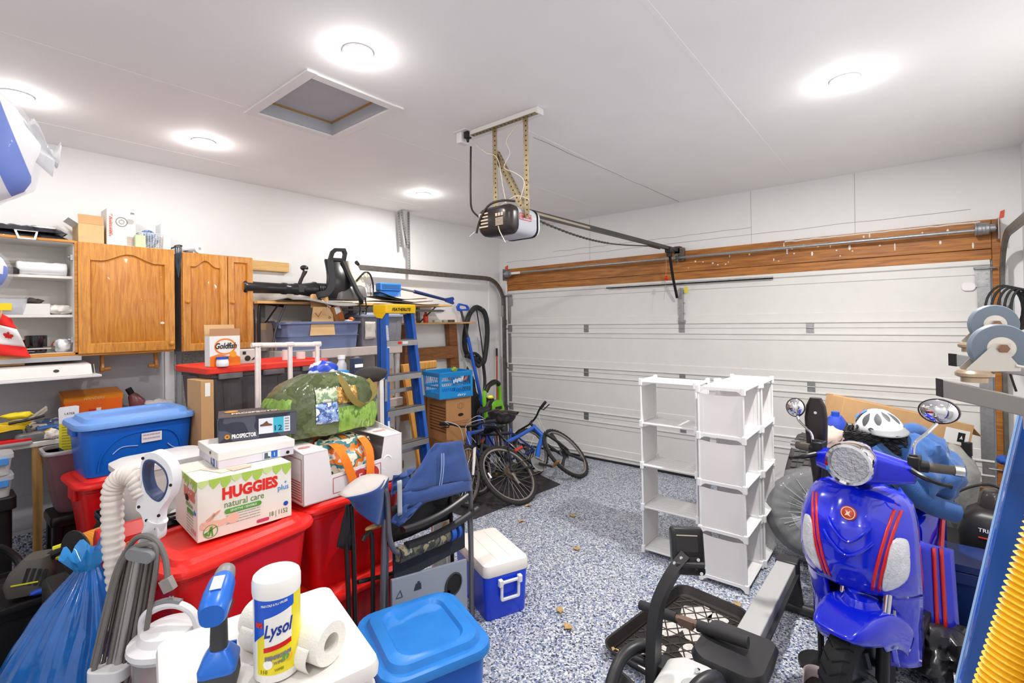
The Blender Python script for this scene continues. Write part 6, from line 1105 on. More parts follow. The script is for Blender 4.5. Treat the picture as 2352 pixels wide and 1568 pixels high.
Mh=T(0,0,.212,0,90-8,0)
g=G();g.loft([rr(.052,.05,.02,4,-.075),rr(.062,.06,.024,4,-.06),rr(.066,.062,.026,4,-.01),rr(.06,.058,.026,4,.04),rr(.045,.045,.02,4,.06)],M=Mh);g.ob('motor_housing',DBL,t)
g=G();g.loft([rr(.05,.045,.01,3,.166,.005),rr(.062,.058,.014,3,.182,.005)]);g.ob('lower_housing',DGR,t)
g=G();g.lathe([(.024,.058),(.024,.075),(.021,.095),(.012,.105),(.006,.118)],18,M=Mh);g.ob('chuck',P('chuck grey','#8d8c8c',.4,metal=.3),t)
g=G();g.bb(.02,.036,-.008,.008,.145,.165);g.ob('trigger',BLACK,t,bev=.003);g=G();g.bb(-.03,.02,-.012,.012,.0,.002,M=Mh@T(-.034,0,0,0,-90,0));g.ob('name_plate',P('brushed label','#b5c3da',.3),t,ang=0)
t=th('towel_roll','white paper towel roll lying on the fridge beside wipes canister','paper roll',(-1.135,.648,FT+.052),15)
TW=P('paper towel','#efece4',.9,bump=.25,bs=160)
g=G();L_=.28
g.loft([[(-x,r_*cos(2*pi*j/36),r_*sin(2*pi*j/36))for j in range(36)]for x,r_ in((0,.024),(0,.05),(.004,.052),(L_-.004,.052),(L_,.05),(L_,.024),(0,.024))],cap0=False,cap1=False,close=False);g.ob('roll',TW,t)
g=G();g.grid(10,6,lambda u,v:(-.02-.24*v,-.052-.012*sin(pi*u),.01-.06*u));g.ob('loose_sheet',TW,t,solid=.001)
t=lidded('blue_tote','mid blue lidded tote at the bottom, beside the white fridge','tote',(-1.61,1.33,0),-20,.45,.42,.41,BLUE,BLUE3,r=.07,taper=.86,over=.02,lidh=.04)
t=th('cooler','blue ice cooler with white lid and white handle on the floor','cooler',(-2.05,2.245,0),-23)
CB=P('cooler blue','#1040d8',.3)
g=G();g.loft([rr(.44,.255,.03,4,0),rr(.45,.26,.03,4,.01),rr(.48,.285,.035,4,.255)]);g.ob('body',CB,t)
g=G();g.loft([rr(.485,.29,.035,5,.255),rr(.49,.295,.035,5,.26),rr(.49,.295,.035,5,.30),rr(.48,.285,.035,5,.318),rr(.45,.255,.03,5,.325)]);g.ob('lid',P('cooler lid','#ece6df',.4),t)
for y in(-.045,.045):g=G();g.bb(-.2,.2,y-.001,y+.001,.3245,.3258);g.ob('lid_groove',P('groove pale','#cfc6bd',.6),t,ang=0)
g=G();M=face((.24,.01,.17),EY,V((.06,0,1)),.008);g.ringprism(rr2(.125,.115,.012,3),rr2(.095,.085,.008,3),.014,M=M);g.ob('handle',WHITE,t,bev=.003)
for y in(-.062,.062):g=G();g.bb(-.012,.012,-.02,.02,-.008,.02,M=M@T(y,.05,0));g.ob('handle_pivot',WHITE,t,bev=.003)
CT=P('grey tube','#6c6c70',.35,metal=.4);BT=P('black tube','#2a2826',.35,metal=.3)
def tube_part(t,nm,pts,r,m,k=5,x=0):
 g=G();g.tube(spl([(p[0]+x,p[1],p[2])for p in pts],k),r,10);return g.ob(nm,m,t)
t=th('folding_chair','folded grey camping chair with navy canvas and side table, in front','chair',(-1.97,0,0))
tube_part(t,'frame_tube',[(0,1.88,.845),(.0,1.95,.84),(.0,1.995,.79),(0,2.0,.6),(.0,2.0,.0)],.013,CT)
tube_part(t,'frame_tube',[(.01,1.40,.93),(.015,1.415,.88),(.02,1.42,.70),(.02,1.45,.615),(.03,1.50,.60)],.013,CT)
tube_part(t,'frame_tube',[(.0,1.41,.78),(0,1.395,.5),(0,1.37,.0)],.014,CT);tube_part(t,'frame_tube',[(-.03,1.44,.62),(-.03,1.43,.3),(-.03,1.42,0)],.011,CT)
tube_part(t,'frame_tube',[(.01,1.95,.62),(.012,1.975,.56),(.012,1.98,.0)],.011,CT)
for k,(a,b)in enumerate((((.02,1.50,.70),(.02,1.955,.715)),((.035,1.51,.625),(.035,2.02,.625)))):
 g=G();A,B=V(a),V(b);n=12;g.loft([[tuple(A+(B-A)*i/n+V((dx,0,dz-.018*sin(pi*i/n)+(.02*(i/n)**2))))for dx,dz in((-.02,-.01),(.02,-.01),(.022,.008),(.0,.016),(-.022,.008))]for i in range(n+1)]);g.ob('armrest',P('armrest black','#262629',.3),t,ang=50)
g=G();g.bb(-.008,.008,1.44,1.955,.155,.475);g.map(lambda p:V((p.x,p.y,p.z-.10*(p.y-1.44)/.515+(.0 if p.z>.3 else .0))));g.ob('side_table',P('table grey','#8f97a6',.4),t,ang=0,bev=.004)
Ms=lambda y,z:face((.008,y,z-.10*(y-1.44)/.515),V((0,1,-.194)),EZ,.0015)
g=G();g.prism(circ(.055,24,0,0,.052),.002,M=Ms(1.845,.36));g.prism(rr2(.1,.04,.01,3,-.07,-.045),.002,M=Ms(1.845,.36));g.ob('cup_hole',P('cup hole','#121213',.8),t,ang=0)
g=G();g.ringprism(circ(.063,24),circ(.055,24),.006,M=Ms(1.845,.36));g.ob('cup_rim',DARK,t,ang=0)
g=G();g.ringprism([(-.022,-.018),(.022,-.018),(0,.022)],[(-.016,-.014),(.016,-.014),(0,.014)],.001,M=Ms(1.485,.395));g.ob('warning_icon',P('icon grey','#4f5663',.6),t,ang=0)
g=G();g.prism([(-.024,-.02),(.024,-.02),(.017,.012),(.007,.012),(.007,.022),(-.007,.022),(-.007,.012),(-.017,.012)],.001,M=Ms(1.60,.41));g.ob('weight_icon',P('icon dark','#2c323d',.6),t,ang=0)
lines(t,Ms(1.56,.31),-.05,.05,.03,4,.018,.006,P('icon grey','#4f5663'),seed=6)
g=G();g.ringprism(circ(.018,18),circ(.014,18),.001,M=Ms(1.50,.31));g.ob('round_icon',P('icon grey','#4f5663'),t,ang=0)
g=G();g.bb(-.012,-.002,1.46,1.95,.44,.60);g.ob('seat_panel',P('navy seat','#20242f',.8),t,ang=0)
g=G();g.cyl((.02,1.47,.585),(.02,1.79,.575),.038,n=18);g.ob('camo_roll',cells('camo roll',['#3f3f3a','#5b5a4a','#2f3236','#8a8468','#3d4a5a'],14,.8,kind='noise',noisy=4),t)
g=G();g.cyl((.02,1.80,.575),(.02,1.83,.574),.042,n=16);g.cyl((.02,1.85,.574),(.02,1.87,.573),.042,n=16);g.ob('blue_cuff',P('cuff blue','#1f4fa8',.7),t)
def quad(a,b,c,d,n=12,amp=.012,seed=0,x=.03):
 A,B,C_,D_=V(a),V(b),V(c),V(d)
 return lambda u,v:tuple((A*(1-u)+B*u)*(1-v)+(D_*(1-u)+C_*u)*v+V((amp*nz((u*2.4,v*2.4,seed),1.6)+.012*sin(pi*u)*sin(pi*v),0,0)))
g=G();g.grid(16,14,quad((.03,1.49,.885),(.03,1.975,.825),(.0,1.935,1.05),(-.0,1.73,1.075),seed=1));g.ob('canvas_back',NAVY,t,solid=.006)
g=G();g.grid(16,6,quad((.035,1.485,.815),(.035,1.975,.765),(.032,1.975,.828),(.032,1.49,.888),seed=2,amp=.006));g.ob('canvas_hem',NAVY,t,solid=.007)
g=G();g.grid(2,14,lambda u,v:(.043+.008*sin(pi*v),1.72+.006*u+.02*v,.862+.165*v));g.grid(2,14,lambda u,v:(.043+.008*sin(pi*v),1.735+.006*u+.02*v,.860+.165*v));g.ob('stitching',P('pale stitch','#8fa3cf',.8),t,stuff=True)
g=G();g.grid(12,8,quad((.02,1.425,.765),(.03,1.47,.73),(.03,1.69,.80),(.028,1.487,.83),seed=3,amp=.03));g.ob('canvas_fold',NAVY,t,solid=.006)
g=G();g.grid(10,8,quad((-.03,1.47,.86),(-.02,1.56,.90),(-.02,1.62,.97),(-.05,1.50,.955),seed=5,amp=.04));g.ob('canvas_fold',NAVY,t,solid=.006)
def pouch(u,v):
 y=1.20+.235*u;zt_=.942+.03*u+.0*v;zb=.93-.18*(1-(1-u)**2.2)
 return(.06*sin(pi*min(1,u*1.1))*(1-.5*v)+.03*sin(u*11+v*3)*v*.6,y+.02*v*(1-u),zt_+(zb-zt_)*v)
g=G();g.grid(20,12,pouch);g.ob('canvas_pouch',NAVY,t,solid=.005)
g=G();g.grid(12,4,lambda u,v:(.0-.06*v+.055*sin(pi*u)*(1-v),1.20+.235*u,.944+.03*u-.02*(1-v)*sin(pi*u)+.0*v+.035*v*sin(pi*u)));g.ob('pouch_lining',P('grey lining cloth','#bdb6b2',.9),t,solid=.004)
g=G();g.grid(4,10,lambda u,v:(.065-.02*v,1.437+.025*u+.015*v,.965-.175*v));g.ob('grey_edge_panel',P('grey mesh edge','#a9adb2',.8),t,solid=.006)
t=th('folding_chair','second folded chair with dark tubes, behind the grey one at its left','chair',(-2.035,0,0))
for pts in([(0,1.27,.87),(0,1.28,.6),(0,1.285,0)],[(.03,1.31,.70),(.03,1.33,.72),(.03,1.36,.69),(.03,1.36,.3),(.03,1.35,0)],[(0,1.90,.80),(0,1.91,.4),(0,1.91,0)],[(.0,1.24,.75),(.0,1.25,.4),(.0,1.25,.0)]):tube_part(t,'frame_tube',pts,.011,BT)
tube_part(t,'frame_tube',[(0,1.27,.10),(0,1.6,.12),(0,1.9,.10)],.01,BT);tube_part(t,'frame_tube',[(0,1.3,.5),(0,1.6,.45),(0,1.9,.5)],.01,BT)
g=G();g.grid(10,10,quad((-.01,1.48,.60),(-.01,1.93,.60),(-.02,1.90,.80),(-.02,1.52,.78),seed=9,amp=.03));g.ob('seat_cloth',P('black seat cloth','#262427',.8),t,solid=.01)
g=G();g.grid(6,10,quad((-.01,1.20,.70),(-.0,1.27,.66),(-.0,1.27,.88),(-.0,1.24,.88),seed=6));g.ob('black_pouch',P('black seat cloth','#262427'),t,solid=.006)
g=G();g.tube(spl([(.02,1.33,.74),(.03,1.38,.745),(.02,1.42,.73)],5),[.005,.01,.012,.012,.013,.013,.013,.012,.01,.008,.005],8);g.ob('brass_end',P('brass end','#b5935a',.35,metal=.6),t)
g=G();g.ball((-.0,1.83,.76),(.02,.07,.06),14);g.ob('black_cup_pouch',P('black seat cloth','#262427'),t)
t=th('white_board','white plastic panel standing behind the folded chairs','panel',(-2.09,1.86,0));g=G();g.bb(-.01,.01,-.05,.10,0,.72);g.bb(-.012,.012,-.2,.02,.70,.80);g.ob('panel_board',PAPER,t,bev=.004);flat(t,face((.01,.04,.55),EY,EZ),circ(.025,14),P('beige print','#c9a878',.6),'print')
t=th('bedding_bag','blue and white striped bedding in a clear plastic bag, high at left edge','bag',(-2.18,.12,2.06))
def bed(u,v,k=1):
 a=2*pi*u;pr_=((.10,.0),(.17,.06),(.25,.12),(.27,.24),(.245,.33),(.16,.40),(.04,.43));i=min(int(v*6),5);f=v*6-i
 r_=(pr_[i][0]*(1-f)+pr_[i+1][0]*f)*k;z=(pr_[i][1]*(1-f)+pr_[i+1][1]*f);e=.75
 return(r_*.75*abs(cos(a))**e*(1 if cos(a)>0 else-1)*.7,r_*abs(sin(a))**e*(1 if sin(a)>0 else-1)-.14+.03*nz((cos(a),sin(a),v*3),2),z+.015*nz((cos(a)*2,sin(a)*2,v*2),2,2))
BW=P('bedding white','#e8e6e8',.7);BBL=P('bedding blue','#2f5fc4',.6)
g=G();g.grid(64,24,lambda u,v:bed(u,v,.95),wrapu=True)
g.ob('bedding',stripes('striped bedding','#e8e6e8','#2f5fc4',(.2,1,.3),.15),t,ang=70)
g=G();g.grid(64,20,lambda u,v:bed(u,v,1.02),wrapu=True);g.ob('clear_bag',mat('clear bag film','#eef2f8',.06,alpha=.16,bump=.7,bs=14),t,ang=70)
g=G();g.grid(12,10,lambda u,v:(.02+.02*sin(9*u),.09+.06*v+.02*u*v,.22+.10*u-.06*v+.03*sin(7*u*v)));g.ob('bag_tail',mat('clear bag tail','#f2f4f8',.1,alpha=.5),t,solid=.001)
g=G();g.tube([(0,-.14,.42),(0,-.14,.938)],.003,6);g.ob('hanging_cord',P('cream wire','#d8cdb8'),t)
t=th('bedding_bag','second bag of blue and white bedding below, at left edge beside the shelves','bag',(-2.21,.085,1.85));
g=G();g.ball((0,-.07,.06),(.1,.155,.105),26);g.map(lambda p:p+V((.015*nz(p,14),.015*nz(p,12,3),.01*nz(p,13,5))));
for i,f in enumerate(g.f):
 c=sum((V(g.v[j])for j in f),V())/len(f);g.m[i]=1 if nz(c,11,7)>.02 else 0
g.ob('bedding',[BW,BBL],t,ang=70)
g=G();g.ball((0,-.07,.06),(.11,.165,.115),26);g.map(lambda p:p+V((.02*nz(p,14),.02*nz(p,12,3),.015*nz(p,13,5))));g.ob('clear_bag',MATS['clear bag film'],t,ang=70)
t=th('tall_storage_rack','grey metal storage rack just outside the left edge carrying the bedding bags','rack',(-2.20,-.16,0))
for z in(.6,1.2,1.76):g=G();g.bb(-.16,.16,-.3,.22,z,z+.02);g.ob('shelf',P('rack grey','#9a9a9c',.5),t)
for x in(-.15,.15):
 for y in(-.29,.21):g=G();g.bb(x-.012,x+.012,y-.012,y+.012,0,1.76);g.ob('post',P('rack grey','#9a9a9c'),t,ang=0)
CUB=P('cube shelf white','#e9e9e9',.45);SHEET=P('cube sheet','#ece8e8',.5,var=.02,vs=4);CONN=P('cube connector','#f0f0f0',.4)
def cube_unit(lab,loc,rz,w,d,cover=True):
 """four cubes high; open along local x, closed by sheets on the two y sides"""
 t=th('cube_shelf',lab,'cube shelf',loc,rz,'white cube shelves');H=.306
 for k in range(5):
  z=.035+H*k
  g=G();g.bb(-w/2,w/2,-d/2+.012,d/2-.012,z,z+.004)
  for s in(-1,1):g.cyl((s*(w/2-.008),-d/2+.01,z),(s*(w/2-.008),d/2-.01,z),.007,n=8)
  for i in range(1,6):x=-w/2+w*i/6;g.bb(x-.001,x+.001,-d/2+.014,d/2-.014,z+.004,z+.0055)
  g.ob('shelf',CUB,t,ang=0)
  for sx in(-1,1):
   for sy in(-1,1):
    g=G();g.box(sx*(w/2-.006),sy*(d/2-.006),z,.026,.026,.052);g.ob('connector',CONN,t,ang=0,bev=.005)
  for sy in(-1,1):
   g=G();y=sy*(d/2-.004)
   a=[(-w/2+.012,-.034),(-w/2+.012,.013),(w/2-.012,.013),(w/2-.012,-.034),(w/2-.026,-.018),(w/2-.045,-.008),(-w/2+.045,-.008),(-w/2+.026,-.018)]
   g.prism(a,.008,M=Matrix(((1,0,0,0),(0,0,1,y-.004),(0,1,0,z+.005),(0,0,0,1))));g.ob('rail',CONN,t,ang=0,bev=.001)
 for k in range(4):
  z=.035+H*k
  for sy in(-1,1):
   y=sy*(d/2-.005)
   g=G();g.grid(5,3,lambda u,v:(-w/2+.016+(w-.032)*u,y+.002*sin(pi*u)*(1 if k%2 else-1),z+.014+(H-.05+.008*abs(2*u-1)**3)*v));g.ob('side_sheet',SHEET,t,solid=.002,ang=0)
   for sx in(-1,1):
    g=G();g.cyl((sx*(w/2-.008),y,z),(sx*(w/2-.008),y,z+H),.007,n=8);g.bb(sx*(w/2-.026)-.012,sx*(w/2-.026)+.012,y-.0025,y+.0025,z+.02,z+H-.03)
    g.ob('upright',CUB,t,ang=30)
 return t
cube_unit('white four-tier cube shelf in front, its closed sheet side facing out',(-.94,3.43,0),0,.29,.40)
cube_unit('white four-tier cube shelf standing behind the front one by the tires',(-.925,3.815,0),0,.29,.34)
cube_unit('open white four-tier cube shelf turned sideways, leftmost of the three',(-1.335,3.49,0),90,.28,.41)
t=tag(G().loft([[(x,y,z)for x,y in((-4.0,3.0),(-2.95,3.03),(-2.84,4.22),(-3.9,4.6))]for z in(.001,.006)]).ob('floor_mat',cells('dark floor mat',['#232124','#2f2c30','#3a3335','#28262a'],30,.85,kind='noise',noisy=8),ang=0),'dark worn floor mat under the bicycles','mat')
def wheel(parent,c,R_,tyre,rim,mag=None,disc=True,cas=False,yaw=0):
 M=T(*c,0,0,yaw);w=bpy.data.objects.new('wheel',None)
 g=G();g.tube([(R_*.945*cos(2*pi*i/44),0,R_*.945*sin(2*pi*i/44))for i in range(44)],R_*.062,10,close=True)
 for i in range(88):
  a=2*pi*i/88;s=(-1)**i
  g.box(0,s*.008,0,.006,.012,.014,M=Matrix.Rotation(-a,4,'Y')@Matrix.Translation((R_*1.0,0,0)))
 bpy.data.objects.remove(w);o=g.ob('wheel',tyre,parent);o.matrix_basis=M
 g=G();n=44;g.loft([[((r)*cos(2*pi*i/n),y,r*sin(2*pi*i/n))for r,y in((R_*.89,-.013),(R_*.89,.013),(R_*.84,.009),(R_*.84,-.009))]for i in range(n)],close=True);g.ob('rim',rim,o,ang=40)
 if mag:
  for i in range(mag):
   a=2*pi*i/mag;g=G();g.loft([rr(.05,.022,.01,3,0),rr(.032,.02,.009,3,R_*.4),rr(.05,.02,.009,3,R_*.85)],M=Matrix.Rotation(a,4,'Y'));g.ob('mag_spoke',BLACK,o)
  g=G();g.cyl((0,-.03,0),(0,.03,0),.045,n=18);g.ob('hub',BLACK,o)
 else:
  g=G()
  for i in range(28):
   a=2*pi*i/28;b=a+(.5 if i%2 else-.5);s=(-1)**(i//2);g.tube([(.02*cos(b),s*.022,.02*sin(b)),(R_*.85*cos(a),0,R_*.85*sin(a))],.0013,4)
  g.ob('spoke',STEEL,o,stuff=True);g=G();g.cyl((0,-.035,0),(0,.035,0),.022,n=14);g.ob('hub',BLACK,o)
 if cas:
  for i in range(5):g=G();g.cyl((0,-.045+.004*i,0),(0,-.043+.004*i,0),.036+.008*i,n=24);g.ob('sprocket',P('oily steel','#6f6458',.45,metal=.7),o)
 elif disc:g=G();g.lathe([(.07,-.025),(.07,-.023),(.04,-.023),(.04,-.025),(.07,-.025)],24,M=T(0,0,0,90));g.ob('brake_disc',STEEL,o)
 return o
def bicycle(lab,M,R_,L,cols,steer=0,mag_front=None,saddle=True,susp=True):
 t=bpy.data.objects.new('bicycle',None);COL.objects.link(t);t.matrix_world=M;tag(t,lab,'bicycle')
 ty=P('bike tyre','#2a2928',.75,var=.15,vs=60);c1,c2,ck=[P('bike paint '+c,c,.3,coat=.3)for c in cols]
 A_,B_=V((0,0,R_)),V((L,0,R_))
 BBk=V((.42*L,0,R_*.92));hd=V((L*.80,0,R_*2.25));hd2=V((L*.84,0,R_*1.85));st=V((.24*L,0,R_*2.15))
 wheel(t,A_,R_,ty,P('rim grey','#9c968d',.4,metal=.6),cas=True)
 wheel(t,B_,R_,ty,P('rim grey','#9c968d'),mag=mag_front,yaw=steer)
 def tb(nm,pts,r,m,**k):g=G();g.tube([tuple(p)for p in pts],r,12);return g.ob(nm,m,t,**k)
 tb('down_tube',[hd2,hd2*.5+BBk*.5+V((0,0,.02)),BBk],.026,c1);tb('top_tube',[hd,hd*.5+st*.5-V((0,0,.03)),st-V((0,0,.05))],.02,c1);tb('seat_tube',[BBk,st],.018,c2);tb('head_tube',[hd2-V((0,0,.01)),hd+V((0,0,.02))],.026,c1)
 for s in(-1,1):
  tb('chain_stay',[BBk+V((0,s*.03,0)),A_+V((0,s*.055,0))],.011,c2);tb('seat_stay',[st-V((0,s*-.02,.06)),A_+V((0,s*.055,0))],.010,c2)
  d=Matrix.Rotation(rad(steer),3,'Z')
  tb('fork_leg',[hd2-V((0,0,.02))+V((0,s*.055,0)),hd2*.45+B_*.55+V((0,s*.058,0)),B_+V((0,s*.055,0))],[.016,.016,.012],ck if susp else c1)
 tb('fork_crown',[hd2+V((0,-.06,-.02)),hd2+V((0,.06,-.02))],.018,BLACK)
 tb('shock',[st*.5+BBk*.5+V((-.06,0,.03)),st*.7+hd*.3-V((0,0,.16))],.02,P('shock red','#c23a2a',.4))
 sm=hd+V((-.01,0,.06));d=Matrix.Rotation(rad(steer),3,'Z')
 tb('stem',[hd,sm,sm+V((.05,0,.02))],.016,BLACK);hb=sm+V((.05,0,.02))
 bar=[hb+d@V(p)for p in((-.03,-.30,.03),(-.02,-.18,.025),(0,-.06,0),(0,.06,0),(-.02,.18,.025),(-.03,.30,.03))]
 tb('handlebar',spl(bar,4),.011,BLACK)
 for s,a,b in((-1,0,1),(1,5,4)):
  q=bar[a]+(bar[b]-bar[a])*.9;tb('grip',[bar[a],q],.017,RUBBER)
  tb('brake_lever',[q+V((.02,0,-.01)),q+V((.05,-s*.01,-.02)),bar[a]+V((.06,s*-.02,-.03))],.006,BLACK)
  tb('brake_cable',spl([q+V((.02,0,0)),q+V((.12,0,.05)),hb+V((.12,s*.03,.02)),hd2+V((.05,s*.03,.02))],6),.003,P('cable silver','#c9c7c3',.4))
 if saddle:
  tb('seat_post',[st,st+V((-.03,0,.12))],.014,BLACK);g=G();sp=st+V((-.03,0,.14))
  g.loft([[(sp.x+x,sp.y+w*cos(a),sp.z+.02*sin(a)+.01*(abs(x)>.1))for a in[2*pi*i/12 for i in range(12)]]for x,w in((-.13,.03),(-.11,.07),(-.05,.068),(.03,.03),(.12,.02),(.14,.01))]);g.ob('saddle',BLACK,t)
 g=G();g.lathe([(.085,-.002),(.09,0),(.085,.002),(.07,.002),(.07,-.002),(.085,-.002)],32,M=T(BBk.x,-.05,BBk.z,90));g.ob('chainring',STEEL,t)
 for s,a in((-1,35),(1,215)):
  e=BBk+V((.165*cos(rad(a)),s*.075,-.165*sin(rad(a))));tb('crank',[BBk+V((0,s*.06,0)),e],.011,BLACK);g=G();g.box(e.x,e.y+s*.06,e.z,.06,.09,.02);g.ob('pedal',P('pedal tan','#8a6238',.6)if s<0 else BLACK,t,bev=.003)
 g=G();g.tube([(p.x,p.y,p.z)for p in(BBk+V((0,-.05,.088)),A_+V((0,-.045,.055)),A_+V((-.05,-.045,0)),A_+V((0,-.045,-.06)),A_+V((.05,-.045,-.11)),BBk+V((0,-.05,-.088)),BBk+V((.088,-.05,0)))],.005,5,close=True);g.ob('chain',P('oily steel','#6f6458'),t)
 g=G();g.bb(-.012,.012,-.055,-.04,R_-.14,R_-.02);g.ob('derailleur',P('derailleur','#8c8a86',.4,metal=.5),t,bev=.003)
 g=G();g.prism(rr2(.02,.06,.009,3),.003,M=T(-R_*.72,-.01,R_*1.15,90,0,0));g.ob('spoke_reflector',PAPER,t)
 return t
def lean(x,y,head,ang):return Matrix.Translation((x,y,.004))@Matrix.Rotation(rad(head),4,'Z')@Matrix.Rotation(rad(ang),4,'X')
bicycle('blue and red mountain bicycle leaning over at front with black three-spoke front wheel',lean(-2.80,3.60,88,-46),.325,.96,('#1d5cc0','#202126','#1d1d20'),steer=8,mag_front=3)
bicycle('blue bicycle facing out with pale fork and wide silver cables, behind the canvas chair',lean(-3.62,4.05,-62,6),.28,.92,('#1c4bb0','#29338a','#d9d4d0'),steer=-8)
bicycle('dark bicycle leaning behind the other two, mostly hidden by the cartons',lean(-3.22,4.35,-95,24),.26,.85,('#2a2a2e','#1d3f8a','#2a2a2e'),steer=10)
def helmet(name,lab,M,shell,dark,vis=True,up=True):
 t=bpy.data.objects.new(name,None);COL.objects.link(t);t.matrix_world=M;tag(t,lab,'helmet')
 n,k=40,12
 def hp(u,v,q=1):a=2*pi*u;b=pi/2*v;return(.138*q*cos(a)*cos(b)*(1+.06*cos(a)),.10*q*sin(a)*cos(b),.105*q*sin(b)+.012*cos(a)**2*(1-v)-.02*(1-v)*(cos(a)<-.3))
 g=G();g.grid(n,k,hp,wrapu=True);g.add([hp(i/n,1)for i in range(n)],[tuple(range(n))]);g.ob('shell',shell,t,ang=60,solid=.006)
 g=G();g.grid(n,k,lambda u,v:hp(u,v,.9),wrapu=True);g.add([hp(i/n,1,.9)for i in range(n)],[tuple(range(n))]);g.ob('liner',dark,t)
 for u0,w,v0,v1 in((.0,.05,.42,.8),(.09,.05,.3,.72),(.91,.05,.3,.72),(.19,.045,.22,.68),(.81,.045,.22,.68),(.30,.045,.25,.7),(.70,.045,.25,.7),(.40,.05,.3,.75),(.6,.05,.3,.75),(.5,.05,.45,.8),(.14,.028,.08,.2),(.86,.028,.08,.2),(.25,.03,.06,.18),(.75,.03,.06,.18)):
  g=G();g.grid(8,6,lambda a,b:hp(u0+1.35*w*(2*a-1)*.5*sin(pi*(.08+.84*b)),v0+(v1-v0)*b,1.035));g.ob('vent',dark,t,ang=60)
 g=G();g.grid(n,3,lambda u,v:tuple(V(hp(u,0,1.02))+V((0,0,-.016+.022*v))),wrapu=True);g.ob('rim_band',dark,t,solid=.006)
 if vis:g=G();g.grid(12,5,lambda u,v:((.138+.045*v)*cos(rad(-52+104*u))*1.05,(.10+.012*v)*sin(rad(-52+104*u)),.028-.018*v));g.ob('visor',GREYINK,t,solid=.004)
 return t
HW=P('helmet white','#eeeef0',.25)
helmet('bike_helmet','black bicycle helmet hanging upside down among the bicycle handlebars',T(-3.15,3.65,.80,160,0,50),P('helmet black','#1f1d1f',.3),P('helmet liner','#3a2f2e',.8),False)
t=th('yellow_bell','small yellow bicycle bell on handlebar behind the bike helmet','bell',(-3.30,3.66,.94));g=G();g.lathe([(.03,0),(.03,.014),(.02,.024),(.001,.028)],18);g.ob('bell_dome',CY,t);g=G();g.cyl((0,0,-.03),(0,0,0),.008,n=8);g.ob('bell_clamp',BLACK,t)
LEAFM=P('dry leaf','#ba9a68',.8,var=.2,vs=40)
lp=[(-2.59,3.24),(-1.62,2.38),(-1.5,2.28),(-1.21,2.26),(-2.75,3.55),(-.82,3.08),(-.27,2.72),(-2.3,3.6),(-1.95,3.1)]
lab_=['on the edge of the dark mat','on open floor left of the boot tray','on floor near the back corner of boot tray','beside left rim of the boot tray','by the leaning front bicycle wheel','at the foot of the front cube shelf','on floor by the scooter front wheel','on open floor in front of the garage door','in the middle of the open floor']
for i,(x,y)in enumerate(lp):
 o=th('dry_leaf','small dry tan leaf '+lab_[i],'leaf',(x,y,.001),40*i,'dry leaves on the floor');o.scale=(.75,.75,.75)
 g=G();g.grid(5,7,lambda u,v:(.03*(2*u-1)*sin(pi*(.08+.84*v))*(1+.3*sin(v*17)),.075*(v-.5),.006+.012*abs(2*u-1)+.006*sin(v*6+i)));g.ob('leaf_blade',LEAFM,o,solid=.001)
 g=G();g.tube([(0,-.035,.006),(.004,-.06,.01)],.0012,4);g.ob('leaf_stem',LEAFM,o)
t=th('boot_tray','black plastic boot tray with lattice floor and dried white salt','tray',(-.985,2.585,0),-8)
TR=P('tray black','#262321',.45,var=.2,vs=12)
w,d=.42,.82
g=G();g.loft([rr(w*.9,d*.92,.05,5,.0),rr(w,d,.07,5,.055),rr(w+.02,d+.02,.08,5,.058),rr(w+.02,d+.02,.08,5,.052),rr(w*.9-.0,d*.92,.05,5,.006)],cap1=False);g.grid(2,2,lambda u,v:(w*.43*(2*u-1),d*.45*(2*v-1),.008));g.ob('tray_body',TR,t,ang=30)
g=G();st=.075
for k in range(-14,15):
 for s in(-1,1):
  pts=[]
  for i in range(60):
   y=-.36+.72*i/59;x=s*(y)*.75+k*st
   if abs(x)<w*.42:pts.append((x,y,.011))
  if len(pts)>3:g.tube([pts[0],pts[-1]],.0035,4)
for k in range(-4,5):g.tube([(-w*.42,k*.085,.011),(w*.42,k*.085,.011)],.003,4)
g.ob('lattice_rib',P('tray rib','#3a3531',.35),t,ang=0,stuff=True)
for i,(x,y,r)in enumerate(((-.02,.25,.09),(.06,.1,.1),(-.08,.02,.07),(.1,-.08,.06),(-.06,-.2,.08),(.08,.28,.06),(.0,-.3,.07))):
 g=G();n=22;g.loft([[(x+r*(1+.35*nz((cos(a),sin(a),i),1.6))*cos(a),y+r*(1+.35*nz((cos(a),sin(a),i),1.6))*sin(a),z)for a in[2*pi*j/n for j in range(n)]]for z in(.0085,.0095)]);g.ob('salt_crust',P('salt crust','#c9c5bf',.9,var=.2,vs=50),t,ang=0)
t=th('rowing_machine','black and silver rowing machine with raised console and grey slide rail','rowing machine',(-.60,1.75,0))
RB=P('rower black','#27272a',.4);RG=P('rower silver','#b9bab9',.35,metal=.3);RWH=P('rower white','#d5d4d2',.35)
def L_(x,y,z):return(x+.60,y-1.75,z)
g=G();g.bb(-.005,.09,.0,1.36,.255,.335);g.map(lambda p:V((p.x,p.y,p.z+.05*(1.36-p.y)/1.36)));g.ob('slide_rail',RG,t,bev=.004)
g=G();g.bb(.09,.108,.1,1.34,.27,.285);g.map(lambda p:V((p.x,p.y,p.z+.05*(1.36-p.y)/1.36)));g.ob('rail_groove',RB,t,ang=0)
g=G();g.bb(-.012,.10,1.33,1.42,.24,.345);g.ob('end_cap',RB,t,bev=.006)
g=G();g.tube([(.05,1.38,.27),(.06,1.46,.05)],.03,4,sq=(.045,.02));g.tube([(-.13,1.46,.035),(.26,1.46,.035)],.03,12);g.ob('rear_stand',RB,t)
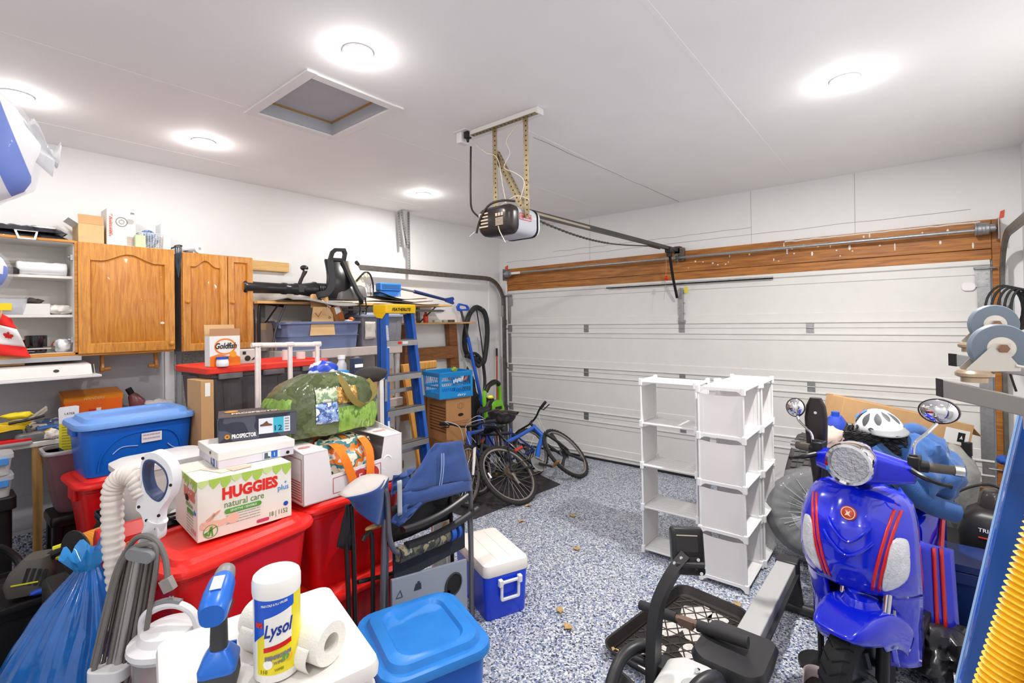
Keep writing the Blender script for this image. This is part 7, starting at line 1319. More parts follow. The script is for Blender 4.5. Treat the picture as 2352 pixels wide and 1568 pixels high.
g=G();g.loft([[(.105+a[0]*.0,.0,0)]*0 or[(x,y,z)for x,y in rr2(w_,d_,.05,5,.065,.22+o_)]for z,w_,d_,o_ in((.35,.18,.24,0),(.37,.23,.28,0),(.43,.26,.30,0),(.455,.24,.28,0),(.458,.2,.2,0))]);g.map(lambda p:V((p.x,p.y,p.z+.03*max(0,abs((p.x-.075)/.15))**2-.015*sin(max(0,min(1,(p.y-.1)/.3))*pi))));g.ob('seat',RB,t,ang=50)
g=G();g.bb(-.02,.11,.1,.34,.30,.36);g.ob('seat_carriage',RB,t,bev=.004)
g=G();g.cyl(L_(-.935,2.0,.465),L_(-.77,1.99,.475),.02,n=14);g.ob('grip',P('foam grip','#2b2b2d',.8),t);g=G();g.cyl(L_(-.68,1.985,.48),L_(-.49,1.98,.49),.022,n=14);g.ob('grip',P('foam grip','#2b2b2d'),t)
g=G();g.cyl(L_(-.78,1.99,.474),L_(-.67,1.985,.481),.014,n=10);g.box(.60-.725,.235,.475,.06,.03,.03);g.ob('pull_bar',P('brownish bar','#6b5548',.5),t)
g=G();g.tube(spl([L_(-.735,1.68,.0),L_(-.74,1.68,.30),L_(-.735,1.68,.55),L_(-.725,1.70,.68),L_(-.69,1.74,.78),L_(-.65,1.79,.845)],8),.03,4,sq=(.03,.018));g.ob('console_post',RB,t,ang=30)
Mc=Matrix.Translation(L_(-.65,1.80,.86))@Matrix.Rotation(rad(32),4,'Z')@Matrix.Rotation(rad(-12),4,'X')
g=G();g.loft([[(x,y,z)for x,z in rr2(w_,h_,.012,3)]for y,w_,h_ in((-.018,.10,.145),(-.012,.115,.16),(.012,.12,.165),(.02,.11,.155))],M=Mc);g.ob('console',P('console black','#1d1d20',.3),t,ang=40)
g=G();g.bb(-.04,.035,-.0195,-.018,.0,.055,M=Mc);g.ob('battery_door',P('console panel','#2a2a2d',.35),t,ang=0);g=G();g.bb(-.04,.035,-.021,-.0185,.055,.058,M=Mc);g.ob('console_edge',P('cream edge','#cfc3ab',.5),t,ang=0)
g=G();g.bb(-.035,.035,-.025,-.018,-.05,-.015,M=Mc);g.cyl(Mc@V((-.05,-.03,-.04)),Mc@V((.05,-.03,-.04)),.011,n=10);g.ob('console_bracket',RB,t)
for x,z in((-.03,-.018),(.03,-.022),(.052,-.045),(-.055,-.036),(.038,-.068)):g=G();g.cyl(Mc@V((x,-.024,z)),Mc@V((x,-.034,z)),.006,n=10);g.ob('bolt',CHROME,t)
g=G();g.loft([[(x,y,z)for x,z in rr2(w_,h_,.05,5,-.0,.30)]for y,w_,h_ in((-.22,.17,.34),(-.18,.19,.40),(-.02,.19,.42),(.05,.17,.36))]);g.map(lambda p:V((p.x-.02,p.y,p.z-.02)));g.ob('flywheel_housing',RWH,t,ang=50)
g=G();g.loft([rr(.17,.2,.05,5,.44,.02,-.16),rr(.18,.21,.05,5,.46,.02,-.16),rr(.15,.18,.05,5,.475,.02,-.16)]);g.ob('shroud_panel',P('rower silver panel','#aeb2b9',.35),t);g=G();g.cyl((.03,-.13,.47),(.03,-.13,.50),.045,n=24);g.ob('resistance_dial',RG,t,bev=.004)
for x in(-.245,.01):
 g=G();g.tube(spl([L_(x-.60+.04,1.42,.28),L_(x-.60+.02,1.50,.42),L_(x-.60+.02,1.60,.495),L_(x-.60+.05,1.70,.50),L_(x-.60+.06,1.76,.45),L_(x-.60+.06,1.79,.36)],6),.022,12);g.ob('foot_frame',RB,t)
g=G();g.cyl((-.27,-.03,.43),(.05,-.03,.43),.016,n=12);g.bb(-.16,-.10,-.07,.0,.40,.47);g.ob('cross_bar',RB,t,bev=.003)
g=G();g.cyl((-.235,-.17,.33),(-.205,-.11,.40),.055,n=20);g.ob('foot_tube_end',RB,t);g=G();g.cyl((-.31,.02,.04),(.27,.02,.04),.03,n=12);g.bb(-.03,.05,-.02,.05,.04,.28);g.ob('front_stand',RB,t,bev=.003)
g=G();g.cyl((.01,-.031,.49),(.01,-.05,.5),.008,n=8);g.ob('bolt',CHROME,t)
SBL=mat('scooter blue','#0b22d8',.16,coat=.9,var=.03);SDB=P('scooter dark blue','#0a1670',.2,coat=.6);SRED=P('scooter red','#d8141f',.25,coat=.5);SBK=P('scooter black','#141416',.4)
t=th('electric_scooter','glossy royal blue electric scooter with red stripes and round headlight, facing out','scooter',(-.19,2.52,0),-98.5)
def shp(u,z):
 """front shield surface: u from -1 (picture left) to 1, at height z"""
 tab=((.24,.196,-.14),(.34,.204,-.125),(.44,.210,-.10),(.52,.214,-.06),(.60,.215,-.035),(.70,.213,-.03),(.80,.208,-.05),(.87,.196,-.08),(.92,.18,-.105),(.95,.155,-.125),(.972,.11,-.145),(.985,.05,-.158))
 for(z0,w0,f0),(z1,w1,f1)in zip(tab,tab[1:]):
  if z<=z1:k=max(0,min(1,(z-z0)/(z1-z0)));w_,f_=w0+(w1-w0)*k,f0+(f1-f0)*k;break
 else:w_,f_=tab[-1][1],tab[-1][2]
 return V((f_+.075*(1-abs(u)**2.2)*(1 if z>.4 else 1)-.05*abs(u)**6+.012*math.exp(-((u)/.42)**4),w_*u-.018,.972-(.985-z)*.79))
def shy(y,z):return shp(y/(shp(1,z).y+.018),z)
g=G();g.grid(34,30,lambda u,v:tuple(shp(2*u-1,.46+.525*v)));g.ob('front_shield',SBL,t,ang=60,solid=.014)
for s in(-1,1):
 g=G();g.grid(10,14,lambda u,v:tuple(shp(s*(.5+.5*u),.05+.42*v)+V((-.02*(1-u)*(1-v)-.004,0,0))));g.ob('leg_shield',SBL,t,ang=60,solid=.014)
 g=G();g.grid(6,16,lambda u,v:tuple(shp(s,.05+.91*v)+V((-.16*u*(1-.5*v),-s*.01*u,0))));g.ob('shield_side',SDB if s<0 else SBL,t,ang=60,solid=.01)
 g=G();g.grid(6,6,lambda u,v:tuple(shp(s*(.80+.2*u),.40+.05*v)+V((.003,0,.05*(1-u)-.0))));g.ob('pale_patch',P('pale violet patch','#6f6fc4',.25,coat=.4),t,solid=.002)  # pale violet patch on the lower outer part of the shield
 for k in(-1,1):
  g=G();n=16
  g.grid(2,n,lambda u,v:tuple(shy(s*(.085+.07*v+k*.0095+.011*(u-.5)),.49+.44*v)+V((.010,0,0))));g.ob('red_stripe',SRED,t,ang=60,solid=.006)
 q0=[(.90,.83),(.99,.76),(.965,.66),(.78,.56),(.70,.565),(.76,.68),(.82,.79)]if s<0 else[(.86,.845),(.98,.825),(.985,.62),(.84,.545),(.66,.545),(.64,.57),(.74,.74)]
 q0=[(p.x,p.y)for p in spl([(.146,.775,0),(.178,.785,0),(.192,.75,0),(.194,.63,0),(.176,.56,0),(.122,.50,0),(.108,.52,0),(.127,.65,0)],3,True)]
 cen=V((sum(a for a,b in q0)/len(q0),sum(b for a,b in q0)/len(q0),0));vs=[];fs=[]
 ring=lambda k,off:[tuple(shy(s*(cen.x+(a-cen.x)*k),cen.y+(b-cen.y)*k)+V((off,0,0)))for a,b in q0]
 g=G();g.loft([ring(1.0,.004),ring(1.0,.014),ring(.9,.02),ring(.45,.022)]);g.ob('indicator_lens',P('indicator glass','#eceef4',.12,metal=.35,coat=.8,var=.12,vs=60,bump=.5,bs=150),t,ang=25)
 g=G();g.loft([ring(1.07,.003),ring(1.07,.009)]);g.ob('lens_bezel',SDB,t)
for zc_,a in((.735,.62),(.665,.68)):
 g=G();g.tube(spl([tuple(shp(u,zc_+.19*abs(u/a)**1.5)+V((.016,0,0)))for u in(-a*.62,-a*.45,-a*.22,0,a*.22,a*.45,a*.62)],6),[.003]+[.007]*35+[.003]if False else .006,8);g.ob('beak_crease',SBL,t)
p0=shp(.0,.87);g=G();g.lathe([(.03,0),(.03,.006),(.026,.009),(.001,.010)],28,M=Matrix.Translation(p0+V((.012,0,0)))@T(0,0,0,0,72,0));g.ob('badge',P('badge red','#c23a22',.3,coat=.5),t)
Mb=Matrix.Translation(p0+V((.012,0,0)))@T(0,0,0,0,72,0)@Matrix.Translation((0,0,.0105))
g=G();g.ringprism(circ(.026,24),circ(.023,24),.0008,M=Mb);g.prism([(-.012,-.01),(-.004,.0),(-.012,.008),(.004,.004),(.014,.012),(.008,-.002),(.012,-.012),(.0,-.006)],.0008,M=Mb);g.ob('badge_emblem',P('badge cream','#ead9b8',.4),t,ang=0)
hz=1.105
g=G();g.loft([[(x,y,z)for y,z in circ(r,28)]for x,r in((-.16,.045),(-.10,.065),(-.02,.076),(.035,.079))],M=T(.015,0,hz,0,0,0));g.ob('headlight_shell',SBL,t)
g=G();g.loft([[(x,y,z)for y,z in circ(r,32)]for x,r in((-.02,.083),(.055,.088),(.074,.084),(.076,.073),(.055,.068))],M=T(.015,0,hz),cap0=False,cap1=False);g.ob('chrome_ring',CHROME,t)
g=G();g.loft([[(x,y,z)for y,z in circ(r,32)]for x,r in((.052,.069),(.03,.056),(.005,.028),(-.003,.002))],M=T(.015,0,hz));g.ob('reflector',P('reflector chrome','#c3c6cc',.1,metal=1,bump=.6,bs=70,stretch=(.1,1,1)),t);g=G();g.ball((.035,0,hz),.016,14);g.ob('bulb',P('bulb glass','#e6e0d4',.1),t)
g=G();g.loft([[(x,y,z)for y,z in circ(r,32)]for x,r in((.068,.07),(.078,.06),(.085,.04),(.088,.002))],M=T(.015,0,hz),cap0=False);g.ob('headlight_glass',mat('headlight glass','#f2f5fa',.03,alpha=.07,coat=.3),t)
for s in(-1,1):
 Q=.70 if s<0 else .78;n=10;g=G();g.loft([[(-.08-.05*k+a,s*(.03+.20*k*Q),hz-.045+.012*(1-k)+b)for a,b in rr2(.11-.04*k,.15-.075*k,.035-.012*k,4)]for k in(0,.25,.5,.75,1.0)]);g.ob('handlebar_cover',SBL,t,ang=60)
 g=G();g.cyl((-.13,s*.22*Q,hz-.01),(-.15,s*.29*Q,hz-.012),.024,n=14);g.bb(-.17,-.10,s*.235*Q-.02,s*.235*Q+.02,hz-.035,hz+.03);g.ob('switch_pod',SBK,t,bev=.005)
 g=G();g.cyl((-.145,s*.28*Q,hz-.012),(-.18,s*.385*Q,hz-.016),.019,n=16);g.ob('grip',P('grip brown grey','#565049',.75),t);g=G();g.cyl((-.18,s*.385*Q,hz-.016),(-.192,s*.42*Q,hz-.018),.021,n=14);g.ob('bar_end',CHROME,t)
 g=G();g.tube(spl([(-.08,s*.235*Q,hz-.02),(-.05,s*.28*Q,hz-.03),(-.05,s*.34*Q,hz-.045),(-.075,s*.385*Q,hz-.055)],5),[.011]*8+[.008]*7+[.012],8);g.ob('brake_lever',SBK,t)
 if s>0:pts=[(-.13,.18,hz+.02),(-.135,.185,hz+.08),(-.16,.225,hz+.13),(-.19,.25,hz+.165)];mc=(-.20,.255,hz+.215);rx,rz_=.066,.05
 else:pts=[(-.13,-.19,hz+.02),(-.15,-.205,hz+.06),(-.18,-.26,hz+.10),(-.19,-.275,hz+.125)];mc=(-.20,-.285,hz+.165);rx,rz_=.04,.045
 g=G();g.tube(spl(pts,6),.006,8);g.ob('mirror_stem',CHROME,t)
 g=G();g.cyl((-.13,s*.18,hz),(-.13,s*.18,hz+.035),.015,n=10);g.ob('mirror_boot',SBK,t)
 M=Matrix.Translation(mc)@T(0,0,0,0,0,-s*8);g=G();g.loft([[(x,rx*k*cos(a),rz_*k*sin(a))for a in[2*pi*i/28 for i in range(28)]]for x,k in((-.012,1.04),(.004,1.04),(.004,.97))],M=M);g.ob('mirror_rim',SBK,t)
 g=G();g.loft([[(x,rx*k*cos(a),rz_*k*sin(a))for a in[2*pi*i/28 for i in range(28)]]for x,k in((.004,.97),(.016,.8),(.024,.5),(.027,.01))],M=M);g.ob('mirror_back',CHROME,t)
Wc=(.0,0,.215)
g=G();n=40;g.loft([[((r)*cos(2*pi*i/n),y,.215+r*sin(2*pi*i/n))for r,y in((.135,-.05),(.175,-.055),(.205,-.04),(.215,0),(.205,.04),(.175,.055),(.135,.05))]for i in range(n)],close=True);g.ob('front_tyre',RUBBER,t,ang=40)
g=G()
for i in range(26):
 a=2*pi*i/26
 for s in(-1,1):g.tube([(.2165*cos(a),s*.006,.215+.2165*sin(a)),(.207*cos(a+.12),s*.04,.215+.207*sin(a+.12)),(.186*cos(a+.15),s*.052,.215+.186*sin(a+.15))],.0028,4)
g.ob('tread_groove',P('tread shade','#101011',.9),t,stuff=True)
g=G();g.lathe([(.138,-.045),(.138,.045),(.125,.045),(.118,.02),(.05,.015),(.045,.05),(.001,.05)],32,M=T(0,0,.215,90));g.ob('wheel_rim',P('rim dark','#3a3c42',.3,metal=.5),t)
for s in(1,):
 g=G();g.lathe([(.075,0),(.08,.004),(.05,.004),(.05,0),(.075,0)],28,M=T(0,-.06,.215,90));g.ob('brake_disc',CHROME,t)
 for i in range(5):a=2*pi*i/5;g=G();g.tube([(.05*cos(a),.05,.215+.05*sin(a)),(.128*cos(a),.048,.215+.128*sin(a))],.014,6);g.ob('rim_spoke',P('rim dark','#3a3c42'),t)
for s in(-1,1):
 g=G();g.cyl((-.01,s*.085,.19),(-.03,s*.085,.42),.024,n=14);g.ob('fork_lower',SBK,t);g=G();g.cyl((-.03,s*.085,.42),(-.09,s*.085,.66),.016,n=12);g.ob('fork_stanchion',CHROME,t)
g=G();g.cyl((0,-.1,.215),(0,.1,.215),.012,n=10);g.ob('axle',STEEL,t)
g=G();g.bb(-.06,-.02,.06,.085,.23,.31);g.ob('brake_caliper',P('caliper grey','#8a8a8c',.4,metal=.5),t,bev=.006);g=G();g.tube(spl([(-.04,.09,.31),(-.06,.11,.40),(-.08,.10,.50)],5),.006,6);g.ob('brake_hose',STEEL,t)
def fend(u,v):
 y=2*u-1;k=abs(y);sg=1 if y>0 else-1;a=rad(46+6*k*k+(96-6*k*k)*v);e=sin(pi/2*min(1,v*2.2))**.6
 w_=.075+.045*e;dr=-.105*(max(0,k-.42)/.58)**1.25*(.35+.65*e);r=.262+dr
 return(r*cos(a),sg*w_*sin(pi/2*min(1,k*1.3))**.85,.235+r*sin(a)-(.05*max(0,k-.6)*(v>.3)))
g=G();g.grid(20,26,fend);g.ob('front_fender',SBL,t,ang=60,solid=.01)
g=G();g.loft([[(x,y,z)for x,y in circ(1,24)]and[(-.03+r*cos(2*pi*i/24),r*sin(2*pi*i/24),z)for i in range(24)]for z,r in((.46,.085),(.50,.075),(.525,.06),(.53,.03))]);g.ob('fender_cap',SBL,t)
for s in(-1,1):
 g=G();g.grid(6,8,lambda u,v:(-.05-.03*u+.05*v,s*(.108+.006*u),.30+.17*v-.02*u));g.ob('fender_side',SBL,t,solid=.008)
g=G();g.bb(-.34,-.25,-.19,.17,.27,.62);g.ob('inner_fairing',SBK,t,bev=.01)
for o in list(t.children):
 if o.name.split('.')[0]in('front_tyre','tread_groove','wheel_rim','brake_disc','rim_spoke','fork_lower','fork_stanchion','axle','brake_caliper','brake_hose','front_fender','fender_cap','fender_side'):o.matrix_basis=Matrix.Rotation(rad(-17),4,'Z')
g=G();g.bb(-.78,-.16,-.17,.17,.25,.30);g.ob('floorboard',SBK,t,bev=.008)
g=G()
for i in range(9):g.bb(-.5,-.2,-.155+.036*i,-.135+.036*i,.30,.304)
g.ob('floor_rib',P('floor rib grey','#55565a',.5),t,ang=0,stuff=True)
g=G();g.loft([[(x,y,z)for y,z in rr2(w_,h_,.06,5,0,c_)]for x,w_,h_,c_ in((-.66,.26,.40,.50),(-.78,.34,.46,.52),(-1.0,.37,.46,.54),(-1.2,.33,.36,.58),(-1.34,.2,.2,.62))]);g.ob('rear_body',SBL,t,ang=60)
for k in(-.02,.02):
 g=G();g.tube(spl([(-.70+k,.168,.34),(-.76+k,.185,.50),(-.85+k,.186,.64),(-.98+k,.18,.70)],6),.012,4,sq=(.004,.012));g.ob('red_stripe',SRED,t)
g=G();g.grid(10,12,lambda u,v:(-.54-.10*u**2-.03*v,.09+.17*u-.02*v*u,.17+(.47-.05*u)*v));g.ob('side_panel',SBL,t,ang=60,solid=.012)
for k in(.56,.72):g=G();g.grid(2,10,lambda u,v:(-.528-.10*(k+.08*u)**2-.03*v,.09+.17*(k+.08*u)-.02*v*k,.18+.42*v));g.ob('red_stripe',SRED,t,solid=.004)
g=G();g.loft([[(x,y,z)for y,z in rr2(w_,h_,.03,4,0,c_)]for x,w_,h_,c_ in((-.62,.16,.05,.75),(-.7,.24,.07,.77),(-.95,.28,.08,.79),(-1.2,.24,.08,.82),(-1.3,.14,.05,.83))]);g.ob('seat',P('seat black','#18181a',.6),t,ang=60)
g=G();n=36;g.loft([[(-1.12+r*cos(2*pi*i/n),y,.215+r*sin(2*pi*i/n))for r,y in((.135,-.055),(.2,-.05),(.215,0),(.2,.05),(.135,.055))]for i in range(n)],close=True);g.cyl((-1.12,-.05,.215),(-1.12,.05,.215),.14,n=24);g.ob('rear_tyre',RUBBER,t)
g=G();g.tube(spl([(-.16,-.13,.5),(-.2,-.15,.75),(-.22,-.14,.98)],5),.014,8);g.tube(spl([(-.12,0,.6),(-.16,0,.85),(-.15,0,1.05)],5),.03,10);g.ob('steering_column',SBK,t)
t=th('blue_jug','small blue jug with round cap behind the scooter left of bike helmet','jug',(-.36,3.60,.891));g=G();g.loft([rr(.12,.16,.03,3,0),rr(.12,.16,.03,3,.16),rr(.06,.1,.02,3,.21)]);g.ob('jug_body',P('gas cap blue','#1e3fae',.4),t);g=G();g.cyl((0,0,.21),(0,0,.235),.022,n=14);g.ob('cap',BLUEINK,t)
t=th('black_paddle','tall black rounded paddle shape standing behind the left scooter mirror','paddle',(-.36,2.80,.80));g=G();g.loft([[(x,y,z)for x,y in rr2(w_,.04,.019,4)]for z,w_ in((.0,.03),(.12,.04),(.2,.06),(.30,.09),(.42,.1),(.48,.085),(.52,.05))]);g.ob('paddle_body',P('paddle black','#2b2423',.3),t,ang=60);g=G();g.cyl((0,-.02,.45),(0,-.024,.45),.007,n=10);g.ob('screw',CHROME,t);g=G();g.cyl((0,0,-.8),(0,0,.05),.014,n=8);g.lathe([(.1,-.8),(.1,-.785),(.02,-.775)],20);g.ob('pole_stand',BLACK,t)
t=th('net_basket','black netting basket behind the scooter headlight carrying a white helmet','basket',(-.15,3.28,.895))
g=G();g.loft([rr(.24,.2,.03,3,0),rr(.27,.22,.03,3,.20),rr(.25,.2,.03,3,.20),rr(.22,.18,.03,3,.01)]);g.ob('basket_wall',P('basket grey','#3c3a3a',.7),t)
g=G()
for k in range(11):
 for s in(-1,1):
  g.tube([(-.135+.27*i/16,-.114-.003*sin(i),.01+.019*k+s*.012*sin(i*1.3+k))for i in range(17)],.0032,4);g.tube([(.137,-.11+.22*i/14,.01+.019*k+s*.012*sin(i*1.3+k))for i in range(15)],.0032,4)
for k in range(10):g.tube([(-.13+.026*k,-.1+.2*i/10,.205+.01*sin(i*1.7+k))for i in range(11)],.003,4)
g.ob('net_cord',BLACK,t,stuff=True)
HWp=helmet('bike_helmet','white and grey bicycle helmet on black net basket above the scooter',T(-.135,3.30,1.105,6,4,-62,1.0),HW,P('helmet grey','#4e4f54',.5))
g=G();g.grid(8,6,lambda u,v:(.138*cos(rad(-95-40*u))*cos(rad(28+40*v))*1.03,.10*sin(rad(-95-40*u))*cos(rad(28+40*v))*1.06,.108*sin(rad(28+40*v))+.004));g.ob('coloured_patch',cells('helmet sticker',['#3a86c4','#c9432f','#8a8f98','#2f3a4a'],40,.25),HWp,ang=60)
text('BELL',.012,INK,HWp,face((.186,.0,.014),EY,EZ),fit=.022)
t=tag(wad('blue_jacket',P('jacket blue','#2a5590',.85,var=.08,vs=20,bump=.2,bs=200,sheen=.2),None,(.19,.22,.2),(0,0,.19),4,.26,5.5,n=64,loc=(.0,3.34,.72)),'blue jacket heaped over the scooter seat behind the right handlebar','jacket')
g=G();g.tube(spl([(-.15,-.16,.30),(-.05,-.2,.2),(.05,-.2,.08),(.16,-.13,.03)],6),[.05]*4+[.06]*8+[.05]*7,12);g.ob('sleeve',P('jacket blue','#2a5590'),t,ang=60)
g=G();g.tube(spl([(-.08,-.05,.33),(-.0,.0,.38),(.04,.08,.36)],6),.045,12);g.ob('collar',P('jacket blue','#2a5590'),t)
tag(wad('beige_cloth',P('beige pink cloth','#b8a49c',.9,bump=.2),None,(.11,.1,.09),(0,0,.085),7,.25,loc=(-.36,3.34,.90)),'beige cloth bundle left of the black net basket','cloth')
t=th('support_bin','dark storage bin behind the scooter holding the basket and cloth','bin',(-.25,3.62,0));g=G();g.loft([rr(.4,.26,.04,3,0),rr(.46,.3,.04,3,.85),rr(.48,.32,.05,3,.86),rr(.48,.32,.05,3,.89)]);g.ob('bin_body',P('dark blue grey plastic','#2b3038',.45),t)
t=th('long_carton','long narrow brown carton lying across behind the bike helmet','box',(-.03,4.42,.965),0)
p1,p2=V((-.43,4.17,1.085)),V((.27,4.72,.88));dirx=(p2-p1);Lc=dirx.length;yaw=math.degrees(math.atan2(dirx.y,dirx.x));pit=math.degrees(math.asin(-dirx.z/Lc))
t.matrix_world=Matrix.Translation((p1+p2)/2-V((0,0,.02)))@Matrix.Rotation(rad(yaw),4,'Z')@Matrix.Rotation(rad(pit),4,'Y')
g=G();g.box(0,0,0,Lc,.20,.17);g.ob('box_body',P('long carton brown','#c79f70',.85,var=.05),t,ang=0,bev=.003)
g=G();g.bb(-Lc/2,Lc/2,.02,.10,.086,.094,M=T(0,0,.0,-6));g.ob('lid_flap',CARD,t,ang=0);g=G();g.bb(0,.09,-.09,.02,-.002,.002,M=T(Lc/2,0,.07,0,35));g.ob('end_flap',CARD,t,ang=0)
M=face((Lc/2-.1,-.10,-.02),EX,EZ);flat(t,M,rect(-.09,.08,-.05,.055),PAPER,'shipping_label');flat(t,M@Matrix.Translation((0,0,.001)),rect(-.0,.05,-.03,.035),INK,'black_square');g=G();g.prism([(-.01,-.012),(.0,.012),(.01,-.012),(.004,-.012),(0,-.002),(-.004,-.012)],.001,M=M@Matrix.Translation((.025,.002,.002)));g.ob('square_emblem',WHITEINK,t,ang=0);lines(t,M@Matrix.Translation((0,-.075,0)),-.08,.04,.0,2,.014,.006,P('brown stamp','#a0693f'),seed=4)
def tyre(lab,M,R_=.31,w=.21,nm='car_tire'):
 t=bpy.data.objects.new(nm,None);COL.objects.link(t);t.matrix_world=M;tag(t,lab,'tire','car tires')
 prof=[(R_*.62,-w*.42),(R_*.8,-w*.52),(R_*.95,-w*.47),(R_,-w*.36),(R_,w*.36),(R_*.95,w*.47),(R_*.8,w*.52),(R_*.62,w*.42),(R_*.62,w*.36),(R_*.8,w*.4),(R_*.8,-w*.4),(R_*.62,-w*.36)]
 g=G();n=48;g.loft([[(r*cos(2*pi*i/n),y,r*sin(2*pi*i/n))for r,y in prof]for i in range(n)],close=True);g.ob('carcass',P('tire black','#4b4a4a',.8,var=.1),t,ang=40)
 g=G()
 for i in range(46):
  a=2*pi*i/46
  for s in range(4):
   y0=-w*.36+w*.72*s/4+.004;g.add([((R_+q)*cos(a+k+(.03 if s%2 else 0)+sh),y,(R_+q)*sin(a+k+(.03 if s%2 else 0)+sh))for q in(-.002,.008)for k,y,sh in((0,y0,0),(.10,y0,0),(.10,y0+w*.155,.03),(0,y0+w*.155,.03))],[(0,1,2,3),(4,5,6,7),(0,1,5,4),(1,2,6,5),(2,3,7,6),(3,0,4,7)])
 g.ob('tread_block',P('tire tread','#575654',.85),t,ang=0,stuff=True);return t
tyre('black car tire with deep tread leaning behind the white cube shelves',T(-.66,4.42,.47,0,0,35)@T(0,0,0,20,0,0)@T(0,0,0,0,0,55),nm='car_tire')
t=th('bagged_tire','black car tire tied inside a clear plastic bag, right of the cube shelves','tire',(-.60,4.02,.32))
t.matrix_world=Matrix.Translation((-.56,4.05,.30))@T(0,0,0,66,0,30)
g=G();n=40;R_=.29;g.loft([[(r*cos(2*pi*i/n),r*sin(2*pi*i/n),z)for i in range(n)]for r,z in((.17,-.09),(.25,-.11),(.29,-.08),(.29,.08),(.25,.11),(.17,.09))],cap0=False,cap1=False);g.ob('carcass',P('tire black','#4b4a4a'),t,ang=40)
def bagf(u,v):
 a=2*pi*u;k=(.06,.10,.62,.95,1.06,1.06,.9);z=(.17,.15,.135,.12,.05,-.08,-.12);i=min(int(v*6),5);f=v*6-i
 r=.305*(k[i]*(1-f)+k[i+1]*f)*(1+.05*sin(a*13)*(1-v));return(r*cos(a),r*sin(a),z[i]*(1-f)+z[i+1]*f+.006*sin(a*26)*(1-v))
g=G();g.grid(104,24,bagf,wrapu=True);g.ob('clear_bag',mat('wrinkled clear film','#dfe2e6',.1,alpha=.22,bump=.4,bs=30),t,ang=60)
g=G()
for i in range(44):
 a=2*pi*i/44+.04*sin(i*5);r0_,r1=.02,.13+.14*R.random();g.tube([(r0_*cos(a),r0_*sin(a),.172),((r0_+r1)/2*cos(a+.03),(r0_+r1)/2*sin(a+.03),.152),(r1*cos(a),r1*sin(a),.135)],.0016,4)
g.ob('film_pleat',P('film pleat','#cfd2d6',.2),t,stuff=True)
g=G();g.tube([(0,0,.16),(.015,-.03,.19),(.05,-.07,.18)],[.016,.012,.02],8);g.ob('bag_tail',P('film pleat','#cfd2d6'),t)
t=th('floor_lamp_tripod','black tripod stand leaning behind the end of the long carton','tripod',(.30,4.60,0))
for a,b in(((-.02,0,.80),(-.22,-.12,0)),((0,0,.80),(.12,-.12,0)),((0,.02,.8),(0,.25,0))):g=G();g.cyl(a,b,.015,n=8);g.ob('leg',BLACK,t)
g=G();g.cyl((0,0,.74),(0,0,.83),.03,n=12);g.ob('hub',BLACK,t)
t=tag(wad('grey_bagged_bundle',mat('grey clear bag','#9b9b96',.18,var=.3,vs=9,bump=.5,bs=16,coat=.4),None,(.15,.14,.30),(0,0,.28),8,.2,loc=(.20,4.42,.25)),'grey bundle in a clear bag between blue jacket and tripod','bundle')
stack_item('wood_board','short pale wood board standing behind the grey bagged bundle','board',(.33,4.80,0),10,PINE,.3,.03,.48,.004)
t=th('carpet_cleaner','black carpet cleaner with ridged tank and hose at the right','carpet cleaner',(.40,4.02,.33),-10)
CK=P('cleaner black','#222224',.38)
g=G();g.loft([rr(.34,.3,.05,4,0),rr(.36,.32,.06,4,.1),rr(.30,.26,.06,4,.2),rr(.2,.2,.05,4,.24)]);g.ob('cleaner_body',CK,t,ang=50);g=G();g.lathe([(.075,.2),(.08,.24),(.07,.31),(.055,.33),(.001,.335)],24,M=T(-.02,.03,0));g.ob('tank_dome',P('smoke dome','#3a3735',.2),t)
text('TRICEPTOR',.03,WHITEINK,t,face((-.0,-.158,.14),EX,V((0,.3,1)),.006),fit=.16);flat(t,face((.0,-.16,.10),EX,EZ,.003),rect(-.08,.06,-.004,.004),P('orange red','#ea4a1f'),'accent_line')
g=G();g.tube(spl([(-.15,-.1,.18),(-.2,-.05,.28),(-.05,.05,.36),(.1,.0,.3)],6),.008,8);g.ob('cord',BLACK,t);g=G();g.tube([(.12,.05,.2),(.22,.12,.50),(.30,.2,.95)],.03,12);g.ob('upright_tube',P('hose black','#2b2b2d'),t)
t=th('storage_chest','dark grey storage chest with slanted lid under the carpet cleaner','chest',(.37,4.02,0),-10);g=G();g.loft([rr(.42,.36,.02,3,0),rr(.46,.40,.02,3,.29)]);g.ob('chest_body',P('chest grey','#3f3d3d',.55),t,bev=.004);g=G();g.loft([rr(.5,.44,.03,3,.285),rr(.5,.44,.03,3,.325)]);g.ob('lid',P('chest lid','#2a2829',.5),t,bev=.004);g=G();g.bb(-.1,.1,-.205,-.196,.1,.2);g.ob('recess_panel',P('chest recess','#2b2a2a',.6),t,ang=0)
t=th('navy_bin','navy blue plastic bin to the right of the scooter','bin',(.24,3.62,0),0);g=G();g.loft([rr(.22,.24,.02,3,0),rr(.27,.28,.02,3,.36),rr(.31,.31,.025,3,.365),rr(.31,.31,.025,3,.40)]);g.ob('bin_body',P('navy bin blue','#16306a',.35),t);g=G();g.bb(-.12,.12,-.157,-.15,.3,.36);g.ob('front_lip',P('navy bin blue','#16306a'),t,bev=.004)
tag(wad('black_tarp',mat('black tarp film','#242427',.28,var=.2,vs=6,bump=.35,bs=12,coat=.2),None,(.15,.22,.13),(0,0,.115),12,.5,7,n=44,loc=(.10,3.10,0)),'crumpled black plastic sheet on the floor right of the scooter','sheet')
tag(G().grid(14,14,lambda u,v:(-.16+.32*u,-.3+.6*v,.012+.06*abs(nz((u*3,v*3,4),1.5)))).ob('black_tarp',MATS['black tarp film'],ang=60,solid=.002,loc=(.28,3.35,0)),'flat spread part of a second black plastic sheet near the navy bin','sheet')
